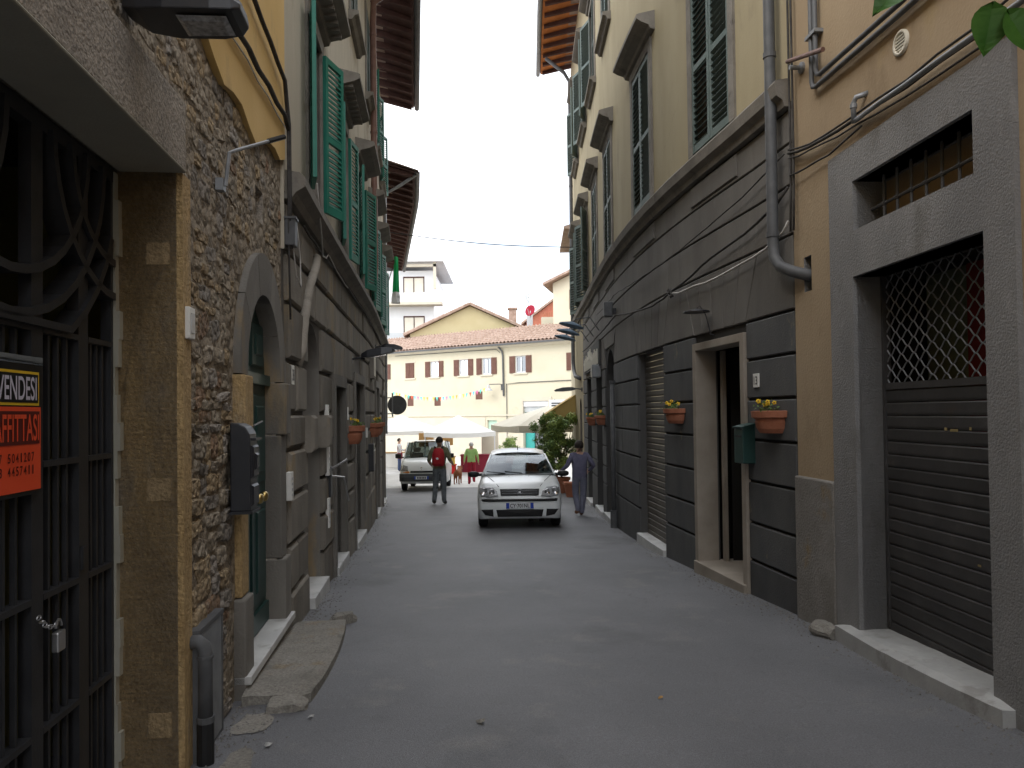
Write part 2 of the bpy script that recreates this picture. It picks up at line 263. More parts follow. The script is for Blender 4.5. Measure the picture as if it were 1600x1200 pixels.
class Wall:
    def __init__(s, pts, side):
        s.p = [Vector((a, b, 0)) for a, b in pts]; s.side = side; s.c = [0]
        for a, b in zip(s.p, s.p[1:]): s.c.append(s.c[-1]+(b-a).length)
    def raw(s, q):
        for i in range(len(s.p)-1):
            if q <= s.c[i+1] or i == len(s.p)-2:
                return s.p[i] + (s.p[i+1]-s.p[i])*((q-s.c[i])/(s.c[i+1]-s.c[i]))
    def base(s, q): return (s.raw(q-.8)+s.raw(q-.4)+s.raw(q)+s.raw(q+.4)+s.raw(q+.8))/5
    def tan(s, q): return (s.base(q+.1)-s.base(q-.1)).normalized()
    def nor(s, q): t = s.tan(q); return Vector((t.y, -t.x, 0))*s.side
    def P(s, q, z, o=0.0): b = s.base(q) + s.nor(q)*o; return Vector((b.x, b.y, z))
    def fr(s, q, z, o=0.0):
        # X to the viewer's right when facing the wall from the street, Y outward normal... returns X=along, Y=-normal, Z=up
        n = s.nor(q); X = Vector((0, 0, 1)).cross(n); return frame(s.P(q, z, o), X, Vector((0, 0, 1)))
    def face_fr(s, q, z, o=0.0):
        # matrix whose local XY plane lies on the wall, +Z out of it (for text and stones)
        n = s.nor(q); X = Vector((0, 0, 1)).cross(n)
        p = s.P(q, z, o); Y = Vector((0, 0, 1))
        return Matrix(((X.x, Y.x, n.x, p.x), (X.y, Y.y, n.y, p.y), (X.z, Y.z, n.z, p.z), (0, 0, 0, 1)))
    def wbox(s, mb, s0, s1, z0, z1, o0, o1, mt=None, step=1.0, prof=None):
        n = max(1, int(abs(s1-s0)/step+.99)); rings = []
        prof = prof or [(o0, z0), (o1, z0), (o1, z1), (o0, z1)]
        for i in range(n+1):
            q = s0+(s1-s0)*i/n; rings.append([s.P(q, z, o) for o, z in prof])
        mb.loft(rings, mt)
    def block(s, sb0, sb1, z0, z1, o0, o1, ch=.015, st0=None, st1=None):
        st0 = sb0 if st0 is None else st0; st1 = sb1 if st1 is None else st1
        mb = MB(); n = max(1, int((sb1-sb0)/.9+.5)); rings = []
        for (ins, o) in ((0, o0), (0, o1-ch), (ch, o1)):
            rows = []
            for (zz, a, b) in ((z0+ins, sb0+ins, sb1-ins), (z1-ins, st0+ins, st1-ins)):
                rows.append([s.P(a+(b-a)*i/n, zz, o) for i in range(n+1)])
            rings.append(rows[0]+rows[1][::-1])
        k = len(rings[0]); vs = [p for r in rings for p in r]; fs = []
        for i in range(2):
            for j in range(k): fs.append((i*k+j, i*k+(j+1) % k, (i+1)*k+(j+1) % k, (i+1)*k+j))
        for i in range(n): fs.append((2*k+i, 2*k+i+1, 2*k+k-2-i, 2*k+k-1-i))
        mb.add(vs, fs); return mb
    def sheet(s, mb, s0, s1, z0, z1, ops=(), o=0.0, step=.6, rev=None, mt=None):
        """front sheet with openings (sa,sb,za,zb,depth,arch_h); reveals included"""
        S = {s0, s1}; Z = {z0, z1}
        for op in ops: S |= {op[0], op[1]}; Z |= {op[2], op[3]}
        S = sorted(x for x in S if s0-1e-6 <= x <= s1+1e-6); Z = sorted(x for x in Z if z0-1e-6 <= x <= z1+1e-6)
        S2 = [S[0]]
        for a, b in zip(S, S[1:]):
            n = max(1, int((b-a)/step+.5)); S2 += [a+(b-a)*i/n for i in range(1, n+1)]
        for a, b in zip(S2, S2[1:]):
            for c, d in zip(Z, Z[1:]):
                m, h = (a+b)/2, (c+d)/2
                if any(op[0] < m < op[1] and op[2] < h < op[3] for op in ops): continue
                mb.add([s.P(a, c, o), s.P(b, c, o), s.P(b, d, o), s.P(a, d, o)], [(0, 1, 2, 3)], mt)
        for op in ops:
            sa, sb, za, zb, dp = op[:5]; ah = op[5] if len(op) > 5 else 0; rm = rev or mt
            zt = zb-ah
            for q in (sa, sb): mb.add([s.P(q, za, o), s.P(q, zt, o), s.P(q, zt, o-dp), s.P(q, za, o-dp)], [(0, 1, 2, 3)], rm)
            mb.add([s.P(sa, za, o), s.P(sb, za, o), s.P(sb, za, o-dp), s.P(sa, za, o-dp)], [(0, 1, 2, 3)], rm)
            if not ah: mb.add([s.P(sa, zb, o), s.P(sb, zb, o), s.P(sb, zb, o-dp), s.P(sa, zb, o-dp)], [(0, 1, 2, 3)], rm)
            else:
                n = 16; c = (sa+sb)/2; r = (sb-sa)/2
                cv = [(c-r*math.cos(math.pi*i/n), zt+ah*math.sin(math.pi*i/n)) for i in range(n+1)]
                for (a, b), (a2, b2) in zip(cv, cv[1:]):
                    mb.add([s.P(a, b, o), s.P(a2, b2, o), s.P(a2, zb, o), s.P(a, zb, o)], [(0, 1, 2, 3)], mt)
                    mb.add([s.P(a, b, o), s.P(a2, b2, o), s.P(a2, b2, o-dp), s.P(a, b, o-dp)], [(0, 1, 2, 3)], rm)
LW = Wall([(1.11, -20.0), (-0.62, -5.0), (-1.95, 6.5), (-2.75, 14.0), (-4.2, 25.0), (-6.5, 37.5)], 1)
RW = Wall([(4.19, -20.0), (3.25, -4.0), (2.62, 6.75), (2.2, 9.6), (2.03, 11.6), (1.97, 13.8), (2.0, 16.3), (2.06, 19.3), (2.10, 22.0), (2.2, 26), (2.4, 34)], -1)
L0 = LW.c[1]; R0 = RW.c[1]      # s measured from y=-5 / y=-4 in the notes below
LW.off, RW.off = L0, R0
for W_ in (LW, RW):
    W_.raw0 = W_.raw
    W_.raw = (lambda q, W_=W_: Wall.raw(W_, q+W_.off))
# ---------------------------------------------------------------- ground
mb = MB(); ys = [-60, -30, 0, 10, 20, 30, 31.5, 45, 70, 120, 300, 900]; xs = [-500, -60, -20, -5, 0, 5, 20, 60, 500]
for i, y in enumerate(ys):
    for x in xs: mb.v.append((x, y, gz(y)))
nx = len(xs)
for i in range(len(ys)-1):
    for j in range(nx-1): mb.f.append((i*nx+j, i*nx+j+1, (i+1)*nx+j+1, (i+1)*nx+j)); mb.mi.append(0)
tag(mb.build('ground', 'asphalt'), kind='structure')
mb = MB()   # square's brighter daylight painted as pale ground colour, laid 4 mm over the asphalt
pys = [28.5, 30, 31.5, 60]
for y in pys:
    for x in (-60, 60): mb.v.append((x, y+(.10*x if y == 28.5 else 0)*0, gz(y)+.004))
for i in range(3): mb.f.append((2*i, 2*i+1, 2*i+3, 2*i+2)); mb.mi.append(0)
tag(mb.build('sunlit_pavement', 'sunlit_paving'), kind='structure')
mb = MB()   # loose grit along the foot of both walls
for k in range(3400):
    W_ = random.choice((LW, RW)); q = random.uniform(7.0, 26) if random.random() < .45 else random.uniform(7.0, 13)
    o = abs(random.gauss(0, .13))+.02; p = W_.P(q, 0, o); p.z = gz(p.y)+.002; r = random.uniform(.003, .011)*(1.6 if random.random() < .06 else 1)
    a = random.uniform(0, 6.28); c_, s_ = math.cos(a)*r, math.sin(a)*r
    mb.add([(p.x+c_, p.y+s_, p.z), (p.x-s_, p.y+c_, p.z), (p.x-c_, p.y-s_, p.z), (p.x+s_, p.y-c_, p.z), (p.x, p.y, p.z+r*.9)], [(0, 1, 4), (1, 2, 4), (2, 3, 4), (3, 0, 4)])
tag(mb.build('road_grit', 'gravel'), 'loose grey grit along the foot of the street walls', None, kind='stuff')

# ---------------------------------------------------------------- left: rubble house with iron gate
EDGE = 11.30
HA = thing('stone_house', 'house of rubble stone below and bright yellow plaster above, beside the iron gate', 'house', LW.P(9, -.2, -.2))
GATE = (5.6, 8.68, -1.0, 2.80, .30); DOOR = (9.93, 11.05, -1.0, 2.47, .18, .62); NICHE = (10.38, 10.62, 3.02, 3.26, .14)
mb = MB(); LW.sheet(mb, -4.5, EDGE, -1.5, 3.75, [GATE, DOOR, NICHE], o=-.03, rev='lintel_stone', mt='rubble_mortar')
mb.build('wall', 'rubble_mortar', HA)
mb = MB(); LW.wbox(mb, 10.37, 10.63, 3.01, 3.27, -.18, -.12); mb.build('niche_back', 'soffit_plaster', HA)
mb = MB()   # yellow plaster, ragged lower edge, 2 cm proud
n = 44
tops = [];
for i in range(n+1):
    q = -4.5 + (EDGE+4.5)*i/n if i < 14 else 5 + (EDGE-5)*(i-14)/(n-14)
    zb = 3.60+.06*math.sin(q*2.3)+.05*math.sin(q*7.1+1)+random.uniform(-.02, .02)+max(0, (q-10.0)*.09)
    tops.append((q, zb))
for (a, za), (b, zb_) in zip(tops, tops[1:]):
    mb.add([LW.P(a, za, -.04), LW.P(a, za, .012), LW.P(b, zb_, .012), LW.P(b, zb_, -.04), LW.P(a, 7.6, .012), LW.P(b, 7.6, .012)], [(0, 1, 2, 3), (1, 4, 5, 2)])
mb.build('plaster_facade', 'yellow_plaster', HA)
mb = MB(); LW.wbox(mb, -4.5, EDGE, 7.6, 7.75, -6, .5, step=3, prof=[(.5, 7.6), (.5, 7.75), (-6, 9.6), (-6, 7.6)]); mb.build('roof', 'roof_tile', HA)
mb = MB(); LW.wbox(mb, 5.6, 8.70, 2.80, 3.14, -.30, .012, 'lintel_stone'); LW.wbox(mb, 5.6, 8.68, 2.785, 2.80, -.30, .02, 'soffit_plaster'); mb.build('lintel', None, HA, bevel=.012)
# jamb pier of dressed sandstone
zz = [-.6, .12, .33, 1.02, 1.18, 2.05, 2.2, 2.786]
mb = MB(); LW.wbox(mb, 8.68, 8.80, -.6, 2.786, -.31, .0); mb.build('jamb', 'sandstone', HA)
for a_, b_ in ((.02, .14), (1.17, 1.28), (2.33, 2.44)):
    mb = MB(); LW.wbox(mb, 8.676, 8.69, a_, b_, -.17, -.06); mb.build('jamb_patch', 'patch_stone', HA)
mb = MB()
for k in range(22):
    a = -.2+k*.135; LW.wbox(mb, 8.64, 8.682, a, a+.136, -.34, -.292+.012*math.sin(k*1.7)); 
mb.build('plaster_edge', 'soffit_plaster', HA)
# individual rubble stones
def stone_variant(k):
    rnd = random.Random(100+k); n = rnd.randint(6, 9); ang = sorted(rnd.uniform(0, 6.283) for _ in range(n)); ang = [2*math.pi*(i+rnd.uniform(-.3, .3))/n for i in range(n)]
    mb = MB(); rings = []
    base = [(math.copysign(min(.5, .5*abs(math.cos(a))**.55), math.cos(a))*rnd.uniform(.84, 1.03), math.copysign(min(.5, .5*abs(math.sin(a))**.55), math.sin(a))*rnd.uniform(.84, 1.03)) for a in ang]
    for (sc_, z) in ((1.0, -.6), (.99, .35), (.80, .95)):
        rings.append([(x*sc_, y*sc_, z+(rnd.uniform(-.25, .25) if z > .2 else 0)) for x, y in base])
    vs = [p for r in rings for p in r]+[(rnd.uniform(-.1, .1), rnd.uniform(-.1, .1), 1.0+rnd.uniform(-.3, .2))]; fs = []
    for i in range(2):
        for j in range(n): fs.append((i*n+j, i*n+(j+1) % n, (i+1)*n+(j+1) % n, (i+1)*n+j))
    for j in range(n): fs.append((2*n+j, 2*n+(j+1) % n, 3*n))
    mb.add(vs, fs); return mb
variants = [[stone_variant(k).mesh('stone', 'rubble%d' % m_) for m_ in range(5)] for k in range(10)]
def stone_ok(a, b, c, d):
    if b > EDGE-.02: return False
    if a < 8.72 and c < 3.16: return False
    if b > 9.74 and c < 1.95 and a < 11.25: return False          # door surround
    if c < 2.9:
        cx, cy = 10.5, 1.85
        for (x, y) in ((a, c), (b, c), (a, d), (b, d)):
            if ((x-cx)/.80)**2+((max(y, cy)-cy)/.98)**2 < 1: return False
    if b > 10.33 and a < 10.67 and d > 2.98 and c < 3.3: return False
    return d < 3.62+max(0, (a-10)*.08)
z = -.32; cand = []
while z < 3.75:
    h = random.uniform(.05, .15); q = 6.6+random.uniform(0, .1)
    if z < 3.0: q = 8.70+random.uniform(0, .03)
    while q < EDGE:
        wd = random.uniform(.06, .26)*(1.25 if z < 1.2 else 1); hh = h*random.uniform(.8, 1.12)
        if stone_ok(q, q+wd, z, z+hh) and random.random() > (.06 if z < 2.2 else .16):
            m_ = random.choices(range(5), (4, 4, 3, 1.0, 2))[0]
            dp = random.uniform(.010, .027)*(1.1 if z < 2 else .65)
            T = LW.face_fr(q+wd/2, z+hh/2+random.uniform(-.012, .012), -.034) @ Matrix.Rotation(random.gauss(0, .12), 4, 'Z') @ Matrix.Diagonal((wd*1.06, hh*1.08, dp, 1))
            yy = LW.P(q, 0).y; cand.append((wd*hh/max(1.5, yy)**2*(1 if yy > 2.2 else .01), random.choice(variants)[m_], T))
        q += wd+random.uniform(-.004, .010)
    z += h+random.uniform(-.004, .008)
cand.sort(key=lambda t: -t[0])
for _, me_, T in cand[:300]: inst('stone', me_, HA, T)
mb = MB()
for _, me_, T in cand[300:]: mb.add([T @ v.co for v in me_.vertices], [tuple(p_.vertices) for p_ in me_.polygons], me_.materials[0].name)
if mb.v: mb.build('small_stones', None, HA)['kind'] = 'stuff'
# arched door surround: two jambs with impost blocks, plinths and an archivolt
mb = MB()
def arch_ring(mb, W_, c, zs, r0, h0, r1, h1, o0, o1, n=18, a0=0, a1=math.pi, mt=None):
    rings = []
    for i in range(n+1):
        t = a0+(a1-a0)*i/n
        pr = [(r0, h0, o0), (r1, h1, o0), (r1, h1, o1), (r0, h0, o1)]
        rings.append([W_.P(c-r*math.cos(t), zs+h*math.sin(t), o) for r, h, o in pr])
    mb.loft(rings, mt)
dc = 10.49
for k in range(5):
    mb = MB(); arch_ring(mb, LW, dc, 1.85, .555, .615, .76, .92, -.17, .015, 5, math.pi*k/5+.006, math.pi*(k+1)/5-.006); mb.build('voussoir', 'pietra_serena', HA)
for sa, sb in ((9.75, 9.935), (11.045, 11.24)):
    for (a, b, d, mt_) in ((-.6, .42, .045, 'pietra_serena'), (.425, 1.42, .015, 'sandstone' if sa < 10 else 'pietra_serena'), (1.425, 1.845, .05, 'sandstone' if sa < 10 else 'pietra_serena')):
        mb = MB(); LW.wbox(mb, sa-(.03 if d > .02 and sa < 10 else 0), sb+(.03 if d > .02 and sa > 10 else 0), a, b, -.17, d); mb.build('jamb_block', mt_, HA, bevel=.012)
# green panelled door
dr = MB(); LW.sheet(dr, 9.935, 11.045, -.2, 2.47, o=-.115); gd = dr.build('door', 'door_green', HA)
for (a, b, c, d) in ((10.0, 10.45, .15, .95), (10.53, 10.98, .15, .95), (10.0, 10.45, 1.05, 1.75), (10.53, 10.98, 1.05, 1.75), (10.05, 10.45, 1.95, 2.3), (10.53, 10.93, 1.95, 2.3)):
    mb = LW.block(a, b, c, d, -.12, -.095, .02); mb.build('panel', 'door_green', gd)
    mb = LW.block(a+.09, b-.09, c+.09, d-.09, -.10, -.082, .015); mb.build('panel', 'door_green', gd)
mb = MB(); LW.wbox(mb, 9.94, 11.04, 1.82, 1.90, -.115, -.07); LW.wbox(mb, 10.47, 10.51, .1, 1.82, -.115, -.085); LW.wbox(mb, 9.94, 11.04, -.05, .1, -.115, -.09); mb.build('rail', 'door_green', gd)
for q in (10.42, 10.58):
    T = LW.face_fr(q, .98, -.10); mb = MB(); mb.lathe([(.0, .0), (.035, .0), (.035, .008), (.014, .012), (.014, .05), (.034, .06), (.04, .08), (.03, .1), (0, .105)], 12, T=T); mb.build('knob', 'brass', gd, smooth=True)
mb = MB(); LW.wbox(mb, 9.72, 11.28, -.115, -.06, -.36, .075); ds = mb.build('door_sill', 'marble', HA, bevel=.006)
mb = MB(); LW.wbox(mb, 9.74, 11.26, -.6, -.118, -.3, .04); mb.build('sill_base', 'slab_stone', HA)
# worn step slab and broken kerb stone in front
def rough_slab(W_, s0, s1, o0, o1, zt, th, nq=10, no=5, jit=.012, absz=False):
    mb = MB(); top = []
    for i in range(nq+1):
        for j in range(no+1):
            q = s0+(s1-s0)*i/nq+random.uniform(-jit, jit); o = o0+(o1-o0)*j/no*(1-.10*(i/nq-.5)**2*4)
            p = W_.P(q, 0, o); edge = (j == no) or i in (0, nq)
            p.z = (zt(q) if absz else gz(p.y)+zt)+random.uniform(-jit, jit)*.5-(.02 if edge else 0); top.append(p)
    k = no+1; fs = [(i*k+j, (i+1)*k+j, (i+1)*k+j+1, i*k+j+1) for i in range(nq) for j in range(no)]
    ring = [i*k+no for i in range(nq+1)]
    lo = len(top)
    bd = [j for j in range(no+1)]+[i*k+no for i in range(1, nq+1)]+[nq*k+j for j in range(no-1, -1, -1)]
    vs = top+[Vector((top[b].x, top[b].y, top[b].z-th)) for b in bd]
    for a in range(len(bd)-1): fs.append((bd[a], bd[a+1], lo+a+1, lo+a))
    mb.add(vs, fs); return mb
st = rough_slab(LW, 9.62, 11.62, .04, .50, .075, .14, 14, 6, .014).build('stone_step', 'slab_stone'); tag(st, 'worn stone step slab on the road below the green arched door', 'step')
def boulder(name, label, cat, p, sx, sy, sz, mt, rz=0, seed=1):
    me = bpy.data.meshes.new(name); bm = bmesh.new(); bmesh.ops.create_icosphere(bm, subdivisions=3, radius=1); rnd = random.Random(seed)
    ph = [rnd.uniform(0, 6) for _ in range(6)]
    for v in bm.verts:
        d = 1+.16*math.sin(v.co.x*3+ph[0])+.14*math.sin(v.co.y*4+ph[1])+.13*math.sin(v.co.z*5+ph[2])+.06*math.sin(v.co.x*9+v.co.y*8+ph[3])
        v.co *= d; v.co.x = max(-.85, min(.85, v.co.x)); v.co.y = max(-.8, min(.8, v.co.y)); v.co.z = min(.75, v.co.z); v.co = Vector((v.co.x*sx, v.co.y*sy, v.co.z*sz))
    bm.to_mesh(me); bm.free(); me.materials.append(M[mt])
    o = inst(name, me, None, Matrix.Translation(p) @ Matrix.Rotation(rz, 4, 'Z')); return tag(o, label, cat)
p = LW.P(11.72, 0, .40); boulder('kerb_stone', 'broken kerb stone lying at the far end of the worn step', 'stone', Vector((p.x, p.y, gz(p.y)+.02)), .16, .09, .09, 'slab_stone', .9, 3)
p = LW.P(9.55, 0, .33); boulder('concrete_lump', 'low mound of mortar at the near end of the worn step', 'stone', Vector((p.x, p.y, gz(p.y)-.01)), .14, .11, .08, 'slab_stone', .2, 5)
for k, (q, o, rr) in enumerate(((9.3, .18, .13), (8.75, .22, .12), (8.5, .4, .1))):
    p = LW.P(q, 0, o); mb = MB(); ring = []
    for i in range(13): a = 6.283*i/13; r_ = rr*random.uniform(.6, 1.25); ring.append((p.x+.8*r_*math.cos(a), p.y+1.5*r_*math.sin(a), gz(p.y+1.5*r_*math.sin(a))+.005))
    mb.add(ring, [tuple(range(13))]); tag(mb.build('mortar_patch', 'slab_stone'), ['pale mortar patch on the road beside the worn step', 'pale mortar patch on the road beside the grey hatch', 'small mortar patch on the road by the sandstone jamb'][k], 'patch')
# ---- gate
GT = thing('iron_gate', 'black iron gate with curved bars under the stone lintel', 'gate', LW.P(8.66, -.15, -.34))
go = -.335
def gbar(name, s0, s1, z0, z1, d=.02): mb = MB(); LW.wbox(mb, s0, s1, z0, z1, go-d, go+d); return mb.build(name, 'gate_iron', GT)
for (a, b) in ((8.615, 8.675), (8.285, 8.375), (7.90, 7.985), (7.50, 7.58), (7.12, 7.20), (6.7, 6.78), (6.3, 6.38), (5.9, 5.98)): gbar('stile', a, b, -.22, 2.78, .024)
gbar('head_rail', 5.9, 8.68, 2.72, 2.785, .026)
pan = ((8.375, 8.615), (7.985, 8.285), (7.58, 7.90), (7.20, 7.50), (6.78, 7.12), (6.38, 6.7))
for a, b in pan:
    for zr in (1.93, 1.40, .88, .36, -.12): gbar('rail', a, b, zr-.012, zr+.012, .026)
    nb = 3
    for k in range(nb):
        q = a+(b-a)*(k+1)/(nb+1); gbar('bar', q-.008, q+.008, -.12, 1.92, .01)
for (c, r, z0) in ((7.72, .78, 2.75), (7.72, .62, 2.75), (8.62, .58, 2.74), (8.62, .42, 2.74), (7.0, .7, 2.74), (7.72, .92, 2.75)):
    pts = []; rings = []
    for i in range(19):
        t = math.pi+math.pi*i/18; q = c+r*math.cos(t); zq = z0+r*math.sin(t)
        if q > 8.62 or q < 6.4 or zq < 1.95: continue
        rr = .017
        rings.append([LW.P(c+(r+dr)*math.cos(t), z0+(r+dr)*math.sin(t), go+oo) for dr, oo in ((-rr, -.045), (rr, -.045), (rr, .045), (-rr, .045))])
    if len(rings) > 2: mb = MB(); mb.loft(rings); mb.build('curved_bar', 'gate_iron', GT)
mb = MB(); LW.wbox(mb, 8.30, 8.34, .92, 1.02, go+.024, go+.035); mb.build('lock_plate', 'gate_iron', GT)
PL = thing('padlock', 'steel padlock with chain hanging on the iron gate', 'padlock', LW.P(8.03, .72, go+.05))
T = LW.fr(8.03, .70, go+.06); mb = MB(); mb.box(-.032, .032, -.014, .014, -.045, .035, T=T); mb.build('body', 'steel', PL, bevel=.006)
mb = MB(); mb.tube([T @ Vector((.022*math.cos(a), 0, .05+.03*math.sin(a))) for a in [math.pi*i/8 for i in range(9)]], .005, 6); mb.build('shackle', 'steel', PL)
for k in range(7):
    cpt = LW.P(7.90+.022*k, .80-.010*k+.004*(k-3)**2*.6, go+.05); mb = MB()
    ax = (LW.tan(8) if k % 2 else Vector((0, 0, 1)))
    mb.tube([cpt+LW.tan(8)*(.015*math.cos(t))+(LW.nor(8) if k % 2 else Vector((0, 0, 1)))*(.008*math.sin(t)) for t in [6.283*i/8 for i in range(9)]], .0028, 5); mb.build('chain_link', 'steel', PL)
# room behind the gate
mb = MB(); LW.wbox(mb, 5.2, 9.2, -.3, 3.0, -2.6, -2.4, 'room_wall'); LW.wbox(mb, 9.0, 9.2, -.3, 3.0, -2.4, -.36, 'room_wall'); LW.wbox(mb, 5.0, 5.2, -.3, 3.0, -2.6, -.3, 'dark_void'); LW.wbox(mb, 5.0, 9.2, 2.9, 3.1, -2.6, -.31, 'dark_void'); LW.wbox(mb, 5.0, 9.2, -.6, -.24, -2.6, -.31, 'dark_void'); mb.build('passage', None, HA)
# sign board in a plastic sleeve
SG = thing('for_sale_sign', 'black and red VENDESI AFFITTASI sign tied to the iron gate', 'sign', LW.P(7.75, 1.3, go+.05))
so_ = go+.042; a, b = 7.555, 7.925
mb = MB(); LW.wbox(mb, a-.012, b+.008, 1.295, 1.785, so_-.006, so_); mb.build('backing', 'sign_black', SG)
mb = MB(); LW.wbox(mb, a, b-.012, 1.630, 1.757, so_, so_+.003); mb.build('yellow_border', 'sign_yellow', SG)
mb = MB(); LW.wbox(mb, a+.01, b-.022, 1.640, 1.747, so_+.003, so_+.005); mb.build('black_panel', 'sign_black', SG)
mb = MB(); LW.wbox(mb, a, b, 1.312, 1.624, so_, so_+.003); mb.build('red_panel', 'sign_red', SG)
mb = MB(); LW.wbox(mb, a+.005, b-.012, 1.485, 1.608, so_+.003, so_+.005); mb.build('title_band', 'sign_ink', SG)
text_obj('lettering', 'VENDESI', .135, 'sign_lilac', LW.face_fr(7.757, 1.693, so_+.007), SG, wh=(.262, .088))
text_obj('lettering', 'AFFITTASI', .130, 'sign_red', LW.face_fr(7.757, 1.547, so_+.007), SG, wh=(.295, .10))
for t_, q_, z_, w_ in (('77', 7.640, 1.438, .045), ('5041207', 7.785, 1.438, .185), ('38', 7.640, 1.390, .045), ('4457411', 7.785, 1.390, .185)):
    for i_, c_ in enumerate(t_): text_obj('digit', c_, .060, 'sign_ink', LW.face_fr(q_-w_/2+w_*(i_+.5)/len(t_), z_, so_+.005), SG, wh=((.008 if c_ == '1' else .018), .034))
mb = MB(); LW.wbox(mb, a-.02, b+.018, 1.785, 1.815, so_+.000, so_+.002); mb.build('plastic_sleeve', 'film', SG)
# ---- small fittings on the rubble house
IC = thing('doorbell_plate', 'small white doorbell plate on the sandstone pier corner', 'doorbell', LW.P(8.77, 2.0, .0))
mb = MB(); LW.wbox(mb, 8.71, 8.80, 1.97, 2.13, -.02, .022); mb.build('plate', 'white_plastic', IC, bevel=.005)
mb = MB(); LW.wbox(mb, 8.73, 8.78, 2.0, 2.10, .022, .026); mb.build('nameplate', 'steel', IC)
MX = thing('letterbox', 'black ornate metal letterbox hanging left of the green arched door', 'letterbox', LW.P(9.66, 1.0, 0))
T = LW.fr(9.62, 0, 0)
mb = MB(); pr = [(.0, 1.0), (.12, 1.0), (.12, 1.42), (.115, 1.47), (.09, 1.515), (.05, 1.535), (0, 1.54)]
LW.wbox(mb, 9.53, 9.72, 0, 0, 0, 0, prof=pr); mb.build('body', 'black_metal', MX, bevel=.008)
for (c, d) in ((1.03, 1.16), (1.2, 1.40)):
    mb = LW.block(9.545, 9.705, c, d, .118, .135, .012); mb.build('relief_panel', 'black_metal', MX)
mb = LW.block(9.575, 9.675, 1.24, 1.36, .133, .147, .02); mb.build('emblem', 'black_metal', MX)
mb = MB(); LW.wbox(mb, 9.545, 9.705, 1.43, 1.445, .115, .15); mb.build('slot_flap', 'black_metal', MX)
mb = MB(); LW.wbox(mb, 9.515, 9.735, .985, 1.002, 0, .135); mb.build('base_ledge', 'black_metal', MX)
mb = MB(); mb.tube([LW.P(9.72, 1.52, .1), LW.P(9.86, 1.545, .12)], .006, 6); mb.build('flag_lever', 'steel', MX)
HT = thing('meter_hatch', 'grey metal meter hatch low on the rubble wall', 'hatch', LW.P(9.0, -.2, 0))
mb = MB(); LW.wbox(mb, 8.83, 9.22, -.17, .47, -.02, .030); mb.build('door', 'galv', HT, bevel=.004)
mb = MB(); LW.wbox(mb, 8.80, 9.25, .47, .495, -.02, .035); LW.wbox(mb, 9.222, 9.25, -.2, .47, -.02, .03); LW.wbox(mb, 8.80, 8.828, -.2, .47, -.02, .03); LW.wbox(mb, 8.828, 9.222, -.2, -.173, -.02, .03); mb.build('frame', 'pipe_dark', HT)
DP = thing('drain_stub', 'short grey drainpipe stub in front of the grey meter hatch', 'pipe', LW.P(8.79, -.2, .05))
mb = MB(); mb.tube([LW.P(8.79, .44, -.03), LW.P(8.79, .445, .03), LW.P(8.79, .42, .058), LW.P(8.79, .38, .065), LW.P(8.79, .06, .065)], .036, 12); mb.build('pipe', 'pipe_dark', DP, smooth=True)
mb = MB(); mb.tube([LW.P(8.79, .36, .065), LW.P(8.79, .375, .065)], .041, 12); mb.tube([LW.P(8.79, .04, .065), LW.P(8.79, .07, .065)], .044, 12); mb.build('collar', 'pipe_dark', DP)
mb = MB(); mb.tube([LW.P(8.79, .04, .065), LW.P(8.79, -.22, .065)], .042, 12); mb.build('lower_sleeve', 'black_plastic', DP)
BR = thing('wall_bracket', 'bent grey pipe bracket with black grip sticking out of the rubble wall', 'bracket', LW.P(9.4, 3.0, 0))
mb = MB(); mb.tube([LW.P(9.35, 2.93, .03), LW.P(9.36, 3.13, .05), LW.P(9.40, 3.16, .08), LW.P(9.62, 3.30, .22)], .011, 8); mb.build('arm', 'galv', BR)
mb = MB(); mb.tube([LW.P(9.62, 3.30, .22), LW.P(9.74, 3.375, .295)], .016, 8); mb.build('grip', 'black_plastic', BR)
mb = MB(); LW.wbox(mb, 9.32, 9.38, 2.90, 2.97, -.02, .025); mb.build('fixing_plate', 'galv', BR)
# street lamp on an arm, over the gate
SL = thing('street_lamp', 'black street lamp head projecting from the left wall above the gate', 'lamp', LW.P(8.0, 3.4, 0))
lp = LW.P(8.05, 3.24, 0); n_ = LW.nor(8.05); t_ = LW.tan(8.05)
def lpt(o, a, z): return lp+n_*o+t_*a+Vector((0, 0, z))
rings = []
for (o, hw, zb, zt) in ((-.02, .05, -.0, .06), (.05, .10, -.03, .09), (.16, .125, -.035, .11), (.34, .125, -.03, .10), (.42, .11, -.02, .07), (.45, .08, 0.0, .04)):
    rings.append([lpt(o, -hw, zb), lpt(o, -hw*.95, (zb+zt)/2), lpt(o, -hw*.6, zt), lpt(o, hw*.6, zt), lpt(o, hw*.95, (zb+zt)/2), lpt(o, hw, zb)])
mb = MB(); mb.loft(rings); mb.build('head', 'black_metal', SL, smooth=False, bevel=.006)
mb = MB(); mb.add([lpt(.20, -.085, -.041), lpt(.395, -.08, -.034), lpt(.395, .08, -.034), lpt(.20, .085, -.041), lpt(.22, -.06, -.052), lpt(.375, -.055, -.046), lpt(.375, .055, -.046), lpt(.22, .06, -.052)], [(4, 5, 6, 7), (0, 1, 5, 4), (1, 2, 6, 5), (2, 3, 7, 6), (3, 0, 4, 7)]); mb.build('lens', 'lamp_glass', SL)
mb = MB(); mb.tube([LW.P(8.05, 3.35, -.05), lpt(-.0, 0, .06)], .03, 10); mb.build('arm', 'black_metal', SL)
